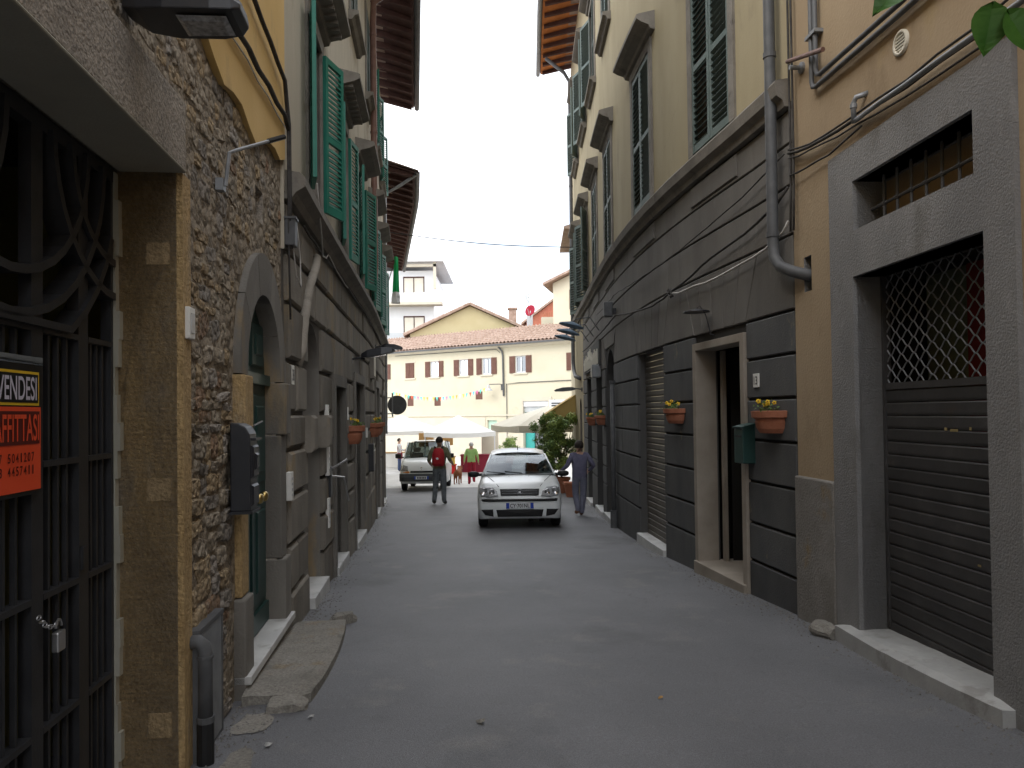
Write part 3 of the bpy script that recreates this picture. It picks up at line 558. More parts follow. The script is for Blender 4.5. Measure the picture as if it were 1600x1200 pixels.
# cables over the yellow plaster
def wall_cable(name, label, W_, pts, r, mt='cable', n=6, sag=0):
    P = []
    for (a, b) in zip(pts, pts[1:]):
        k = max(2, int(abs(b[0]-a[0])/.35)+1)
        for i in range(k):
            t = i/k; q, z_, o = (a[j]+(b[j]-a[j])*t for j in range(3)); P.append(W_.P(q, z_-sag*math.sin(math.pi*t)+.006*math.sin(q*9+z_*13), o+.004*math.sin(q*11)))
    P.append(W_.P(*pts[-1])); mb = MB(); mb.tube(P, r, n); o = mb.build(name, mt, smooth=True); return tag(o, label, 'cable')
wall_cable('cable', 'thick dark cable bundle running across the yellow plaster, lower of two', LW, [(5.0, 3.85, .05), (9.2, 3.95, .05), (11.1, 4.05, .05), (11.25, 4.0, .05)], .020)
wall_cable('cable', 'thick dark cable bundle running across the yellow plaster, upper of two', LW, [(5.0, 4.40, .05), (10.0, 4.42, .05), (11.1, 4.35, .05), (11.3, 4.05, .05), (11.32, 3.0, .05)], .018)
wall_cable('cable', 'thin pale cable just under the lower dark bundle on the yellow plaster', LW, [(5.0, 3.78, .04), (9.2, 3.88, .04), (11.15, 3.98, .04)], .006, 'cable_white')
wall_cable('cable', 'thin cable dropping down the joint between the yellow and grey houses', LW, [(11.28, 4.3, .04), (11.30, 3.3, .04), (11.34, 2.4, .04)], .009)
wall_cable('cable', 'pale cable loop hanging beside the green door arch', LW, [(11.35, 3.2, .05), (11.5, 2.80, .06), (11.75, 2.75, .06), (11.8, 3.0, .05), (11.6, 3.3, .05)], .006, 'cable_white')
JB = thing('junction_box', 'grey junction box on the house joint above the green door', 'junction box', LW.P(11.33, 3.05, 0))
mb = MB(); LW.wbox(mb, 11.30, 11.42, 3.03, 3.26, .0, .09); mb.build('box', 'pipe_dark', JB, bevel=.008)
mb = MB(); LW.wbox(mb, 11.29, 11.43, 3.255, 3.275, .0, .1); mb.build('lid', 'pipe_dark', JB)

for k, (x, y, r_, mt_, lb) in enumerate(((-1.32, 3.95, .022, 'slab_marble', 'white paper scrap on the road near the grey hatch'), (.9, 4.6, .016, 'cloth_brown', 'dry brown leaf on the road, right of centre'), (-.2, 4.25, .03, 'slab_stone', 'small grey stone chip in the middle of the road'), (-1.2, 4.35, .018, 'slab_marble', 'tiny white scrap beside the worn step'))):
    mb = MB(); pts = [Vector((x+r_*random.uniform(.6, 1.3)*math.cos(a), y+r_*random.uniform(.6, 1.5)*math.sin(a), gz(y)+random.uniform(.004, .018))) for a in [6.283*i/7 for i in range(7)]]
    mb.add(pts+[Vector((x, y, gz(y)+.02))], [(i, (i+1) % 7, 7) for i in range(7)]); tag(mb.build('litter', mt_), lb, 'litter')
# ---------------------------------------------------------------- shared facade pieces
slat_cache = {}
def louvre_leaf(parent, name, T, w_, h_, mt, individual, pitch_=.058, cover=.55, ang=58):
    """a louvred shutter leaf in local X (from hinge), Z up, Y thickness; T places it"""
    st = .055; mb = MB()
    mb.box(0, st, -.02, .02, 0, h_, T=None); mb.box(w_-st, w_, -.02, .02, 0, h_)
    for a, b in ((0, .09), (h_*.46, h_*.46+.07), (h_-.07, h_)): mb.box(st, w_-st, -.018, .018, a, b)
    key = ('leaf', round(w_, 3), round(h_, 3), mt)
    if key not in slat_cache: slat_cache[key] = mb.mesh('shutter', mt)
    lf = inst(name, slat_cache[key], parent, T)
    zs = []
    z_ = .115
    while z_ < h_-.09:
        if not (h_*.46-.02 < z_ < h_*.46+.085): zs.append(z_)
        z_ += pitch_
    k2 = ('slat', round(w_, 3), mt, pitch_)
    if k2 not in slat_cache:
        m2 = MB(); hd = pitch_*cover; R_ = Matrix.Rotation(math.radians(ang), 4, 'X'); m2.box(st, w_-st, -hd, hd, -.005, .005, T=R_); slat_cache[k2] = m2.mesh('slat', mt)
    if individual:
        for z_ in zs: inst('slat', slat_cache[k2], lf, T @ Matrix.Translation((0, 0, z_)))
    else:
        k3 = ('slats', round(w_, 3), round(h_, 3), mt, pitch_)
        if k3 not in slat_cache:
            m3 = MB(); hd = pitch_*cover; R_ = Matrix.Rotation(math.radians(ang), 4, 'X')
            for z_ in zs: m3.box(st, w_-st, -hd, hd, -.005, .005, T=Matrix.Translation((0, 0, z_)) @ R_)
            slat_cache[k3] = m3.mesh('slats', mt)
        o = inst('slats', slat_cache[k3], lf, T); o['kind'] = 'stuff'
    return lf
def leaf_T(W_, q, z_, o, direction, ang):
    t = W_.tan(q)*direction; n = W_.nor(q); a = math.radians(ang)
    return frame(W_.P(q, z_, o), t*math.cos(a)+n*math.sin(a), Vector((0, 0, 1)))
def hood(W_, parent, c, hw, z_, mt='trim_stone', deep=.26, fancy=False):
    mb = MB()
    W_.wbox(mb, c-hw, c+hw, 0, 0, 0, 0, prof=[(-.02, z_-.02), (.07, z_), (.09, z_+.05), (deep*.75, z_+.09), (deep, z_+.13), (deep, z_+.185), (deep*.9, z_+.20), (-.02, z_+.27)], step=.5)
    if fancy:
        for k in range(9): q = c-hw+.1+(2*hw-.2)*k/8; W_.wbox(mb, q-.035, q+.035, z_+.04, z_+.085, .05, deep*.70)
    return mb.build('hood', mt, parent)
def window_case(W_, parent, c, hw, z0, z1, glass=True, sill=True):
    mb = MB()
    for a, b in ((c-hw-.13, c-hw), (c+hw, c+hw+.13)): W_.wbox(mb, a, b, z0, z1, -.05, .03)
    W_.wbox(mb, c-hw-.13, c+hw+.13, z1, z1+.15, -.05, .032); mb.build('window_surround', 'trim_stone', parent)
    mb = MB(); W_.wbox(mb, c-hw, c+hw, z0, z1, -.22, -.20); mb.build('window_pane', 'window_glass', parent)
    mb = MB(); W_.wbox(mb, c-.035, c+.035, z0, z1, -.20, -.16); W_.wbox(mb, c-hw, c-hw+.05, z0, z1, -.2, -.16); W_.wbox(mb, c+hw-.05, c+hw, z0, z1, -.2, -.16); mb.build('window_frame', 'wood_brown', parent)
    mb = MB(); W_.wbox(mb, c-hw-.05, c+hw+.05, z0-.05, z1+.05, -1.0, -.6); mb.build('dark_room_backing', 'dark_void', parent)  # near-black panel, paints the unlit room behind the glass
    if sill: mb = MB(); W_.wbox(mb, c-hw-.2, c+hw+.2, 0, 0, 0, 0, prof=[(-.02, z0-.16), (.06, z0-.16), (.10, z0-.10), (.16, z0-.08), (.16, z0-.02), (-.02, z0)]); mb.build('sill', 'trim_stone', parent)
def flower_pot(W_, q, z_, label, group='terracotta pots of yellow pansies', wd=.40, deep=.20, hgt=.21, col=0):
    th = thing('flower_pot', label, 'flower pot', W_.P(q, z_, 0), group)
    n = W_.nor(q); T = W_.face_fr(q, z_, 0)      # X along wall, Y up, Z out
    key = ('pot', wd)
    prof = [(.50, 0), (.64, -.03), (.78, .18), (.86, .48), (.82, .62), (1.0, .70), (1.03, .98), (.93, 1.0), (.9, .8)]
    vs = []; fs = []; m_ = 15
    for r, h_ in prof:
        for k in range(m_): a = math.pi*k/(m_-1); vs.append(T @ Vector((-math.cos(a)*wd/2*r, h_*hgt, math.sin(a)*deep*r)))
    for i in range(len(prof)-1):
        for k in range(m_-1): fs.append((i*m_+k, i*m_+k+1, (i+1)*m_+k+1, (i+1)*m_+k))
    fs.append(tuple(range(m_))); fs.append(tuple((len(prof)-1)*m_+k for k in range(m_)))
    for i in range(len(prof)-1): fs.append((i*m_, (i+1)*m_, (i+1)*m_+m_-1, i*m_+m_-1))
    mb = MB(); mb.add(vs, fs); mb.build('pot', 'terracotta', th, smooth=False)
    rnd = random.Random(int(q*100)); lf = MB(); fl = MB()
    for k in range(70):
        p = T @ Vector((rnd.gauss(0, wd*.16), hgt*.95+abs(rnd.gauss(.03, .035)), deep*.45+rnd.gauss(0, .045))); r = rnd.uniform(.014, .028)
        d = Vector((rnd.uniform(-1, 1), rnd.uniform(-1, 1), rnd.uniform(.1, 1))).normalized(); e = d.cross(Vector((rnd.uniform(-1, 1), .3, .5))).normalized(); g_ = d.cross(e)
        lf.add([p-e*r, p-g_*r*.6+d*.004, p+e*r, p+g_*r*.6+d*.004], [(0, 1, 2, 3)])
    lf.build('foliage', 'leaf', th)
    for k in range(rnd.randint(5, 7)):
        p = T @ Vector((rnd.gauss(0, wd*.16), hgt+.055+rnd.uniform(0, .05), deep*.5+rnd.gauss(0, .04))); r = rnd.uniform(.022, .032)
        d = (n*rnd.uniform(.4, 1)+Vector((rnd.uniform(-.6, .6), -rnd.uniform(.3, .9), rnd.uniform(.1, .6)))).normalized(); e = d.cross(Vector((0, 0, 1))).normalized(); g_ = e.cross(d)
        mb = MB(); pet = []
        for i in range(10): a = 6.283*i/10; rr = r*(1.0 if i % 2 == 0 else .72); pet.append(p+e*rr*math.cos(a)+g_*rr*math.sin(a))
        mb.add([p+d*.008]+pet, [(0, i+1, (i+1) % 10+1) for i in range(10)], 'flower'); mb.add([p+d*.010+e*.008*math.cos(6.283*i/6)+g_*.008*math.sin(6.283*i/6) for i in range(6)], [tuple(range(6))], 'flower_dark')
        mb.build('pansy', None, th)
    return th
def sconce(W_, q, z_, label, reach=.34, ln=.34, drop=0.0, mt='black_metal'):
    th = thing('wall_lamp', label, 'lamp', W_.P(q, z_, 0), 'hooded lamps on the street walls')
    mb = MB(); mb.tube([W_.P(q, z_, -.01), W_.P(q, z_+.03, reach*.4), W_.P(q, z_+.01, reach*.6)], .016, 8); mb.build('arm', mt, th)
    mb = MB(); W_.wbox(mb, q-.05, q+.05, z_-.06, z_+.06, 0, .03); mb.build('wall_plate', mt, th)
    rings = []
    for (o, hw, zb, zt) in ((reach*.45, .04, .0, .05), (reach*.7, .09, -.03, .08), (reach*1.3, .11, -.05, .07), (reach*1.75, .08, -.05, .02), (reach*1.85, .05, -.045, -.01)):
        rings.append([W_.P(q-hw, z_+zb-drop*o, o), W_.P(q-hw*.6, z_+zt-drop*o, o), W_.P(q+hw*.6, z_+zt-drop*o, o), W_.P(q+hw, z_+zb-drop*o, o)])
    mb = MB(); mb.loft(rings); mb.build('hood', mt, th, bevel=.006)
    mb = MB(); mb.add([W_.P(q-.07, z_-.052-drop*reach*.9, reach*.85), W_.P(q+.07, z_-.052-drop*reach*.9, reach*.85), W_.P(q+.07, z_-.062-drop*reach*1.5, reach*1.5), W_.P(q-.07, z_-.062-drop*reach*1.5, reach*1.5)], [(0, 1, 2, 3)]); mb.build('lens', 'lamp_glass', th)
    return th
def plate(W_, q, z_, w_, h_, name, label, cat, mt='white_plastic', marks=None, o=.012):
    th = thing(name, label, cat, W_.P(q, z_-h_/2, 0))
    mb = MB(); W_.wbox(mb, q-w_/2, q+w_/2, z_-h_/2, z_+h_/2, -.04, o); mb.build('plate', mt, th, bevel=.003)
    if marks: text_obj('digits', marks, h_*.6, 'ink', W_.face_fr(q, z_, o+.002), th, wh=(w_*.62, h_*.62))
    return th
def row_blocks(W_, parent, s0, s1, z0, z1, ops, wmin, wmax, o0, o1, mt, ch=.015, gap=.012, jit=0.0, name='block'):
    free = [(s0, s1)]
    for op in ops:
        if op[2] < z1-.02 and op[3] > z0+.02:
            nf = []
            for a, b in free:
                if op[1] <= a or op[0] >= b: nf.append((a, b)); continue
                if op[0]-a > .08: nf.append((a, op[0]))
                if b-op[1] > .08: nf.append((op[1], b))
            free = nf
    for a, b in free:
        L_ = b-a; k = max(1, round(L_/random.uniform(wmin, wmax))); cuts = [a]+sorted(a+L_*(i+random.uniform(-.22, .22))/k for i in range(1, k))+[b]
        for c, d in zip(cuts, cuts[1:]):
            W_.block(c+gap/2, d-gap/2, z0+gap, z1-gap, o0, o1+random.uniform(-jit, jit), ch).build(name, mt, parent)
# ---------------------------------------------------------------- left: grey rusticated house with green shutters
END2 = 27.0; STR = 3.50
HB = thing('rusticated_house', 'grey stone-block house with green shutters and a brown downpipe', 'house', LW.P(19, -.9, -.2))
opsB = [(12.33, 13.36, -1.6, 2.55, .30, .55), (14.25, 15.25, -1.6, 1.95, .22), (16.62, 18.0, -1.6, 2.10, .22), (21.6, 22.8, -1.8, 2.2, .22), (25.0, 26.2, -1.9, 2.1, .22)]
winB1 = [(12.97, .42), (15.5, .42), (18.0, .45), (20.7, .45), (23.3, .45), (25.7, .45)]; winB2 = [(14.3, .45), (17.0, .45), (19.9, .45), (22.8, .45), (25.4, .45)]
mb = MB(); LW.sheet(mb, EDGE, END2, -2.0, STR, opsB, o=-.03, rev='pietra_serena', mt='grey_wall'); mb.build('ground_floor_wall', None, HB)
upo = [(c-h, c+h, 3.86, 5.70, .2) for c, h in winB1]+[(c-h, c+h, 7.85, 9.55, .2) for c, h in winB2]
mb = MB(); LW.sheet(mb, EDGE, END2, STR, 10.75, upo, o=0, rev='trim_stone', mt='beige_plaster'); mb.build('upper_wall', None, HB)
mb = MB(); mb.add([LW.P(END2, -2, 0), LW.P(END2, 10.75, 0), LW.P(END2, 10.75, -7), LW.P(END2, -2, -7)], [(0, 1, 2, 3)]); mb.build('end_wall', 'beige_plaster', HB); mb = MB(); mb.add([LW.P(EDGE, 3, .0), LW.P(EDGE, 10.75, 0), LW.P(EDGE, 10.75, -7), LW.P(EDGE, 3, -7)], [(0, 1, 2, 3)]); mb.build('end_wall', 'beige_plaster', HB)
mb = MB(); LW.wbox(mb, EDGE+.05, END2, 0, 0, 0, 0, prof=[(-.05, STR-.06), (.05, STR-.06), (.09, STR), (.17, STR+.05), (.17, STR+.13), (.12, STR+.17), (-.05, STR+.2)]); mb.build('string_course', 'trim_stone', HB)
rows = [-1.4, .05, .46, .88, 1.28, 1.60, 2.06, 2.56, 3.0, 3.43]
for a, b in zip(rows, rows[1:]):
    row_blocks(LW, HB, EDGE+.10, END2, a, b, [(o_[0]-.0, o_[1]+.0, o_[2], o_[3]) for o_ in opsB], .5, 1.0, -.05, .02, 'grey_block', .022, .020, .012)
# infilled arch, doors and sills
mb = MB(); LW.wbox(mb, 12.33, 13.36, -1.6, 1.45, -.30, -.16); mb.build('infill', 'plinth_plaster', HB)
mb = MB(); LW.wbox(mb, 12.33, 13.36, -1.6, 2.6, -.34, -.30); mb.build('arch_dark_back', 'dark_void', HB)  # near-black sheet, paints the shade inside the arch
for (a, b) in ((12.18, 12.45), (13.24, 13.50)):
    mb = LW.block(a, b, 1.22, 1.58, -.1, .10, .03); mb.build('impost', 'grey_block', HB)
for i, (a, b, mt_) in enumerate(((14.25, 15.25, 'door_green'), (16.62, 18.0, 'pietra_serena'), (21.6, 22.8, 'wood_brown'), (25.0, 26.2, 'gate_iron'))):
    op = opsB[i+1]; mb = MB(); LW.wbox(mb, a, b, -1.6, op[3], -.25, -.20); d_ = mb.build('door', mt_, HB)
    for k in range(2):
        for (c, d) in ((.0, .8), (.95, 1.75)):
            mb = LW.block(a+.08+(b-a)/2*k, a-.08+(b-a)/2*(k+1), op[3]-2.3+c, op[3]-2.3+d, -.205, -.185, .02); mb.build('panel', mt_, d_)
    mb = MB(); LW.wbox(mb, a-.14, a, -1.6, op[3]+.14, -.1, .05); LW.wbox(mb, b, b+.14, -1.6, op[3]+.14, -.1, .05); LW.wbox(mb, a, b, op[3], op[3]+.14, -.1, .051); mb.build('door_surround', 'pietra_serena', HB)
for a, b in ((12.35, 13.35), (14.2, 15.3), (16.6, 18.0), (21.55, 22.85), (24.95, 26.25)):
    g0 = gz(LW.P((a+b)/2, 0).y); mb = MB(); LW.wbox(mb, a, b, g0-.2, g0+.13, -.3, .075); mb.build('door_sill', 'marble', HB, bevel=.006)
# windows, hoods, shutters
for i, (c, h) in enumerate(winB1):
    window_case(LW, HB, c, h, 3.86, 5.70, sill=False); hood(LW, HB, c, h+.30, 5.93, deep=.32, fancy=i < 2)
    near = i < 2
    a1, a2 = ((168, 159), (170, 170), (168, 160), (169, 168), (168, 165), (168, 166))[i]
    louvre_leaf(HB, 'shutter', leaf_T(LW, c-h-.02, 3.88, .05, 1, a1), h+.0, 1.80, 'shutter_green', near)
    louvre_leaf(HB, 'shutter', leaf_T(LW, c+h+.02, 3.88, .05, -1, a2), h+.0, 1.80, 'shutter_green', near)
for i, (c, h) in enumerate(winB2):
    window_case(LW, HB, c, h, 7.85, 9.55)
    a1, a2 = ((0, 0), (0, 0), (0, 0), (165, 160), (166, 160))[i]
    louvre_leaf(HB, 'shutter', leaf_T(LW, c-h, 7.87, .02, 1, a1), h, 1.66, 'shutter_teal' if i < 3 else 'shutter_green', False)
    louvre_leaf(HB, 'shutter', leaf_T(LW, c+h, 7.87, .02, -1, a2), h, 1.66, 'shutter_teal' if i < 3 else 'shutter_green', False)
def eave(W_, parent, s0, s1, z_, ov, mt_under, mt_raf, sp=.55, ind=True, rise=.28, gut='pipe_dark'):
    mb = MB(); W_.wbox(mb, s0, s1, 0, 0, 0, 0, prof=[(-.1, z_+rise), (ov, z_), (ov, z_+.03), (-.1, z_+rise+.03)]); mb.build('eave_boarding', mt_under, parent)
    q = s0+.15
    while q < s1-.05:
        mb = MB(); W_.wbox(mb, q-.045, q+.045, 0, 0, 0, 0, prof=[(-.05, z_+rise-.16), (ov-.06, z_-.10), (ov-.06, z_-.004), (-.05, z_+rise-.006)]); mb.build('rafter', mt_raf, parent); q += sp
    mb = MB(); W_.wbox(mb, s0-.05, s1+.05, 0, 0, 0, 0, prof=[(ov+.12, z_+.06), (-6, z_+2.3), (-6, z_+2.2), (ov+.12, z_+.035)], step=2); mb.build('roof', 'roof_tile', parent)
    mb = MB(); n = 7
    pr = [(ov+.09+.075*math.cos(math.pi+math.pi*i/n), z_+.03+.075*math.sin(math.pi+math.pi*i/n)) for i in range(n+1)]
    pr += [(ov+.09+.065*math.cos(2*math.pi-math.pi*i/n), z_+.035+.065*math.sin(2*math.pi-math.pi*i/n)) for i in range(n+1)]
    W_.wbox(mb, s0-.05, s1+.08, 0, 0, 0, 0, prof=pr); mb.build('gutter', gut, parent)
    q = s0+.4; tl = MB()
    while q < s1: W_.wbox(tl, q-.09, q+.09, 0, 0, 0, 0, prof=[(ov+.14, z_+.07), (ov+.14, z_+.13), (-.5, z_+.40), (-.5, z_+.30)]); q += .3
    o = tl.build('roof_tile_row', 'roof_tile', parent); o['kind'] = 'stuff'
eave(LW, HB, EDGE, END2, 10.75, .95, 'wood_brown', 'wood_brown', .55)
DPB = thing('downpipe', 'brown downpipe on the facade between the green shutters', 'pipe', LW.P(20.0, 4.1, .1))
mb = MB(); mb.tube([LW.P(20.0, 10.6, .85), LW.P(20.0, 10.35, .6), LW.P(20.0, 10.0, .14), LW.P(20.0, 9.6, .12), LW.P(20.0, 4.55, .12), LW.P(19.85, 4.32, .12), LW.P(19.6, 4.15, .10), LW.P(19.4, 4.08, -.02)], .065, 12); mb.build('pipe', 'pipe_brown', DPB, smooth=True)
for z_ in (5.2, 7.3, 9.3): mb = MB(); mb.tube([LW.P(20, z_, .12), LW.P(20, z_+.04, .12)], .075, 12); mb.build('collar', 'pipe_brown', DPB)
# fittings along the left ground floor
plate(LW, 11.60, 1.94, .13, .17, 'house_number', 'white house number tile on the first grey pier right of the green arched door', 'number tile', marks='38')
DPI = thing('vent_pipe', 'pale crooked plaster-covered pipe climbing left of the blind arch', 'pipe', LW.P(11.8, 1.8, 0))
mb = MB(); mb.tube([LW.P(11.95, 2.05, -.01), LW.P(11.98, 2.2, .02), LW.P(12.08, 2.5, .03), LW.P(12.34, 2.85, .04), LW.P(12.68, 3.12, .05), LW.P(12.78, 3.24, .05)], [.045, .05, .05, .045, .045, .04], 10); mb.build('pipe', 'trim_pale', DPI, smooth=True)
def intercom(q, z_, label, w_=.10, h_=.24):
    th = thing('intercom', label, 'intercom', LW.P(q, z_-h_/2, .02), 'intercoms on the left wall')
    mb = MB(); LW.wbox(mb, q-w_/2, q+w_/2, z_-h_/2, z_+h_/2, 0, .045); mb.build('case', 'white_plastic', th, bevel=.004)
    for k in range(4): mb = MB(); LW.wbox(mb, q-w_*.3, q+w_*.3, z_-h_*.35+k*h_*.19, z_-h_*.35+k*h_*.19+h_*.09, .045, .049); mb.build('button', 'steel', th)
intercom(11.35, .98, 'white intercom on the jamb just right of the brass knobs')
intercom(13.58, 1.62, 'small white bell plate at the springing of the blind arch', .06, .16)
intercom(13.62, 1.05, 'upper steel intercom beside the metal door closer', .10, .34)
intercom(13.62, .45, 'lower steel intercom below the metal door closer', .10, .34)
intercom(15.55, 1.6, 'narrow white bell plate between the first two grey doors', .06, .18)
intercom(18.6, 1.25, 'narrow white bell plate right of the second grey door', .06, .18)
DC = thing('door_handle_plate', 'black and steel handle fitting on the pier beside the first grey door', 'handle', LW.P(13.75, .75, .02))
mb = MB(); LW.wbox(mb, 13.68, 13.82, .62, .98, 0, .05); mb.build('back_plate', 'black_metal', DC, bevel=.005)
mb = MB(); mb.tube([LW.P(13.75, .95, .05), LW.P(13.85, 1.0, .14), LW.P(13.98, 1.04, .2)], .014, 8); mb.tube([LW.P(13.78, .86, .05), LW.P(13.85, .84, .18), LW.P(13.95, .55, .22)], .012, 8); mb.build('lever', 'steel', DC)
LB = thing('letterbox', 'black letterbox on the left wall between the flower pots', 'letterbox', LW.P(19.4, .6, 0))
mb = MB(); LW.wbox(mb, 19.05, 19.45, .50, 1.02, 0, .12); mb.build('body', 'black_metal', LB, bevel=.01); mb = MB(); LW.wbox(mb, 19.1, 19.4, .88, .91, .12, .128); mb.build('slot', 'steel', LB)
flower_pot(LW, 15.95, 1.16, 'terracotta pot of yellow pansies nearest on the left wall', wd=.42, hgt=.26, deep=.24)
flower_pot(LW, 19.9, 1.14, 'terracotta pot of yellow pansies, middle one on the left wall', wd=.5, hgt=.27, deep=.24)
flower_pot(LW, 21.15, 1.14, 'terracotta pot of yellow pansies farthest along the left wall', wd=.5, hgt=.27, deep=.24)
sconce(LW, 16.3, 2.42, 'black hooded lamp over the first grey door on the left wall', .36, drop=-.25)
sconce(LW, 22.0, 3.12, 'black hooded lamp high near the far end of the left wall', .34)
NB = thing('notice_box', 'pale notice box under the far black lamp on the left wall', 'sign box', LW.P(19.6, 2.3, 0))
mb = MB(); LW.wbox(mb, 19.6, 20.3, 2.30, 2.78, 0, .10); mb.build('case', 'trim_stone', NB); mb = MB(); LW.wbox(mb, 19.65, 20.25, 2.35, 2.74, .1, .105); mb.build('panel', 'canvas_cream', NB)
wall_cable('cable', 'dark cable along the foot of the left string course', LW, [(12.0, 3.36, .05), (15, 3.42, .05), (18, 3.40, .05), (22, 3.42, .05), (26.8, 3.4, .05)], .014, sag=.03)
wall_cable('cable', 'pale looping cable hung from the near end of the left string course', LW, [(11.9, 3.75, .19), (12.6, 3.45, .12), (13.0, 3.3, .08), (13.5, 3.42, .07), (15.5, 3.38, .06)], .008, 'cable_white', sag=.03)
# ---- third house on the left (only its eave and end show)
HC = thing('corner_house', 'narrow far house on the left with low dark eave and tiled roof', 'house', LW.P(29, -1.1, -.3))
mb = MB(); LW.sheet(mb, END2+.01, 42.5, -2.5, 8.9, [], o=-.12, step=2); mb.add([LW.P(42.5, -2.5, -.12), LW.P(42.5, 8.9, -.12), LW.P(42.5, 8.9, -8), LW.P(42.5, -2.5, -8)], [(0, 1, 2, 3)]); mb.build('wall', 'cream_plaster', HC)
eave(LW, HC, END2+.1, 42.5, 8.85, .95, 'wood_brown', 'wood_brown', .7)
mb = MB(); mb.tube([LW.P(27.3, 8.85, 1.0), LW.P(27.3, 8.5, .5), LW.P(27.2, 8.2, .06), LW.P(27.2, 1, .03)], .05, 8); mb.build('downpipe', 'galv', HC)
# ---------------------------------------------------------------- right: ochre house with grey portal and roller shutter
RB = 10.74
HD = thing('ochre_house', 'ochre plaster house with a rough grey portal and roller shutter', 'house', RW.P(9, -.25, -.2))
POR = [(8.25, 9.70, -1.0, 2.60, .26), (8.32, 9.68, 2.955, 3.335, .24)]
SLIT = (10.43, 10.56, 2.62, 2.93, .16)
mb = MB(); RW.sheet(mb, -4.5, RB, -1.5, 7.3, POR+[SLIT], o=0, rev='grey_plaster', mt='ochre_plaster'); mb.build('wall', None, HD)
mb = MB(); RW.wbox(mb, 10.40, 10.60, 2.5, 3.0, -.20, -.16); mb.build('slit_back', 'dark_void', HD)
mb = MB(); RW.sheet(mb, 8.0, 10.05, -1.2, 3.62, POR, o=.035, rev='grey_plaster', mt='grey_plaster')
for a in (8.0, 10.05): mb.add([RW.P(a, -1.2, -.01), RW.P(a, 3.62, -.01), RW.P(a, 3.62, .035), RW.P(a, -1.2, .035)], [(0, 1, 2, 3)])
mb.add([RW.P(8.0, 3.62, -.01), RW.P(10.05, 3.62, -.01), RW.P(10.05, 3.62, .035), RW.P(8.0, 3.62, .035)], [(0, 1, 2, 3)]); mb.build('portal', 'grey_plaster', HD)
mb = MB(); RW.wbox(mb, 10.055, RB-.01, -1.2, .98, -.02, .045); mb.build('plinth', 'plinth_plaster', HD, bevel=.015)
mb = MB(); RW.wbox(mb, -4.5, 7.995, -1.2, .8, -.02, .03); mb.build('plinth', 'plinth_plaster', HD)
mb = MB(); RW.wbox(mb, -4.5, RB, 0, 0, 0, 0, prof=[(.5, 7.3), (.5, 7.4), (-6, 9.2), (-6, 7.3)], step=3); mb.build('roof', 'roof_tile', HD)
# roller shutter
so2 = -.215
RS = thing('roller_shutter', 'dark slatted roller shutter with wire lattice top in the grey portal', 'shutter', RW.P(9, -.1, so2))
z_ = -.1485; k = 0
while z_ < 1.66:
    T = RW.face_fr(8.975, z_, so2); mb = MB()
    pr = [(0, .0), (.010, .004), (.014, .02), (.014, .086), (.008, .094), (0, .096)]
    RW.wbox(mb, 8.25, 9.70, 0, 0, 0, 0, prof=[(so2+o, z_+h) for o, h in pr]+[(so2-.012, z_+.096), (so2-.012, z_)], step=2); mb.build('slat', 'roller', RS); z_ += .0985
ztop = z_
mb = MB(); RW.wbox(mb, 8.25, 9.70, ztop, ztop+.05, so2-.012, so2+.02); mb.build('top_bar', 'roller', RS)
for r_ in range(16):     # wavy interlocked rods
    P = []; ph = math.pi*(r_ % 2)
    z0 = ztop+.06+r_*.057
    if z0 > 2.62: break
    for i in range(73): q = 8.25+1.45*i/72; P.append(RW.P(q, z0+.030*math.cos(2*math.pi*(q-8.25)/.145+ph), so2+.003*math.sin(q*20)))
    mb = MB(); mb.tube(P, .0055, 5); mb.build('lattice_rod', 'galv', RS)
for q_, z_, w_, h_ in ((8.85, 1.42, .08, .016), (8.96, 1.425, .03, .02), (8.72, 1.43, .02, .022), (8.66, .57, .03, .014)):
    mb = MB(); RW.wbox(mb, q_, q_+w_, z_, z_+h_, so2+.0142, so2+.0152); mb.build('sticker_scrap', 'old_sticker', RS)
for a in (8.235, 9.675):
    mb = MB(); RW.wbox(mb, a, a+.04, -.1, 2.6, so2-.03, so2+.03); mb.build('guide_rail', 'roller', RS)
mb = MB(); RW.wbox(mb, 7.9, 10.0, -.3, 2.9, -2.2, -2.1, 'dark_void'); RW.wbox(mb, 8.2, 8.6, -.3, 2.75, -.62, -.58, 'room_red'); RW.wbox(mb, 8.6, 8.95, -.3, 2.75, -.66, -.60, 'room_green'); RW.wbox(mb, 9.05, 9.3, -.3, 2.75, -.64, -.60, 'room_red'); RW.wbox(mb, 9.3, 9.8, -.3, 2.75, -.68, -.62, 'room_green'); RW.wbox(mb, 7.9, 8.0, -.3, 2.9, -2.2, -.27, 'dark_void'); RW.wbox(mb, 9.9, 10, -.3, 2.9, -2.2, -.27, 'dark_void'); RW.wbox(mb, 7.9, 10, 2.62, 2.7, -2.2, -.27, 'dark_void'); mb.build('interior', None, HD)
g0 = gz(5)
rough_slab(RW, 8.08, 9.95, -.26, .15, lambda q: -.065-(q-8.08)*.033, .25, 16, 6, .007, True).build('threshold', 'slab_marble', HD)
p = RW.P(10.06, 0, .12); boulder('kerb_stone', 'broken kerb stone at the left end of the roller shutter threshold', 'stone', Vector((p.x, p.y, gz(p.y)+.03)), .11, .15, .10, 'slab_stone', .3, 8)
mb = MB(); RW.wbox(mb, 8.24, 9.71, 2.93, 3.36, -.30, -.24); mb.build('window_back', 'ochre_plaster', HD)
WG = thing('window_grille', 'rusty iron bar grille in the slot window above the roller shutter', 'grille', RW.P(9, 2.95, -.1))
for k in range(7):
    q = 8.32+1.36*(k+1)/8; mb = MB(); mb.tube([RW.P(q, 2.94, -.12), RW.P(q, 3.35, -.12)], .011, 8); mb.build('bar', 'pipe_dark', WG)
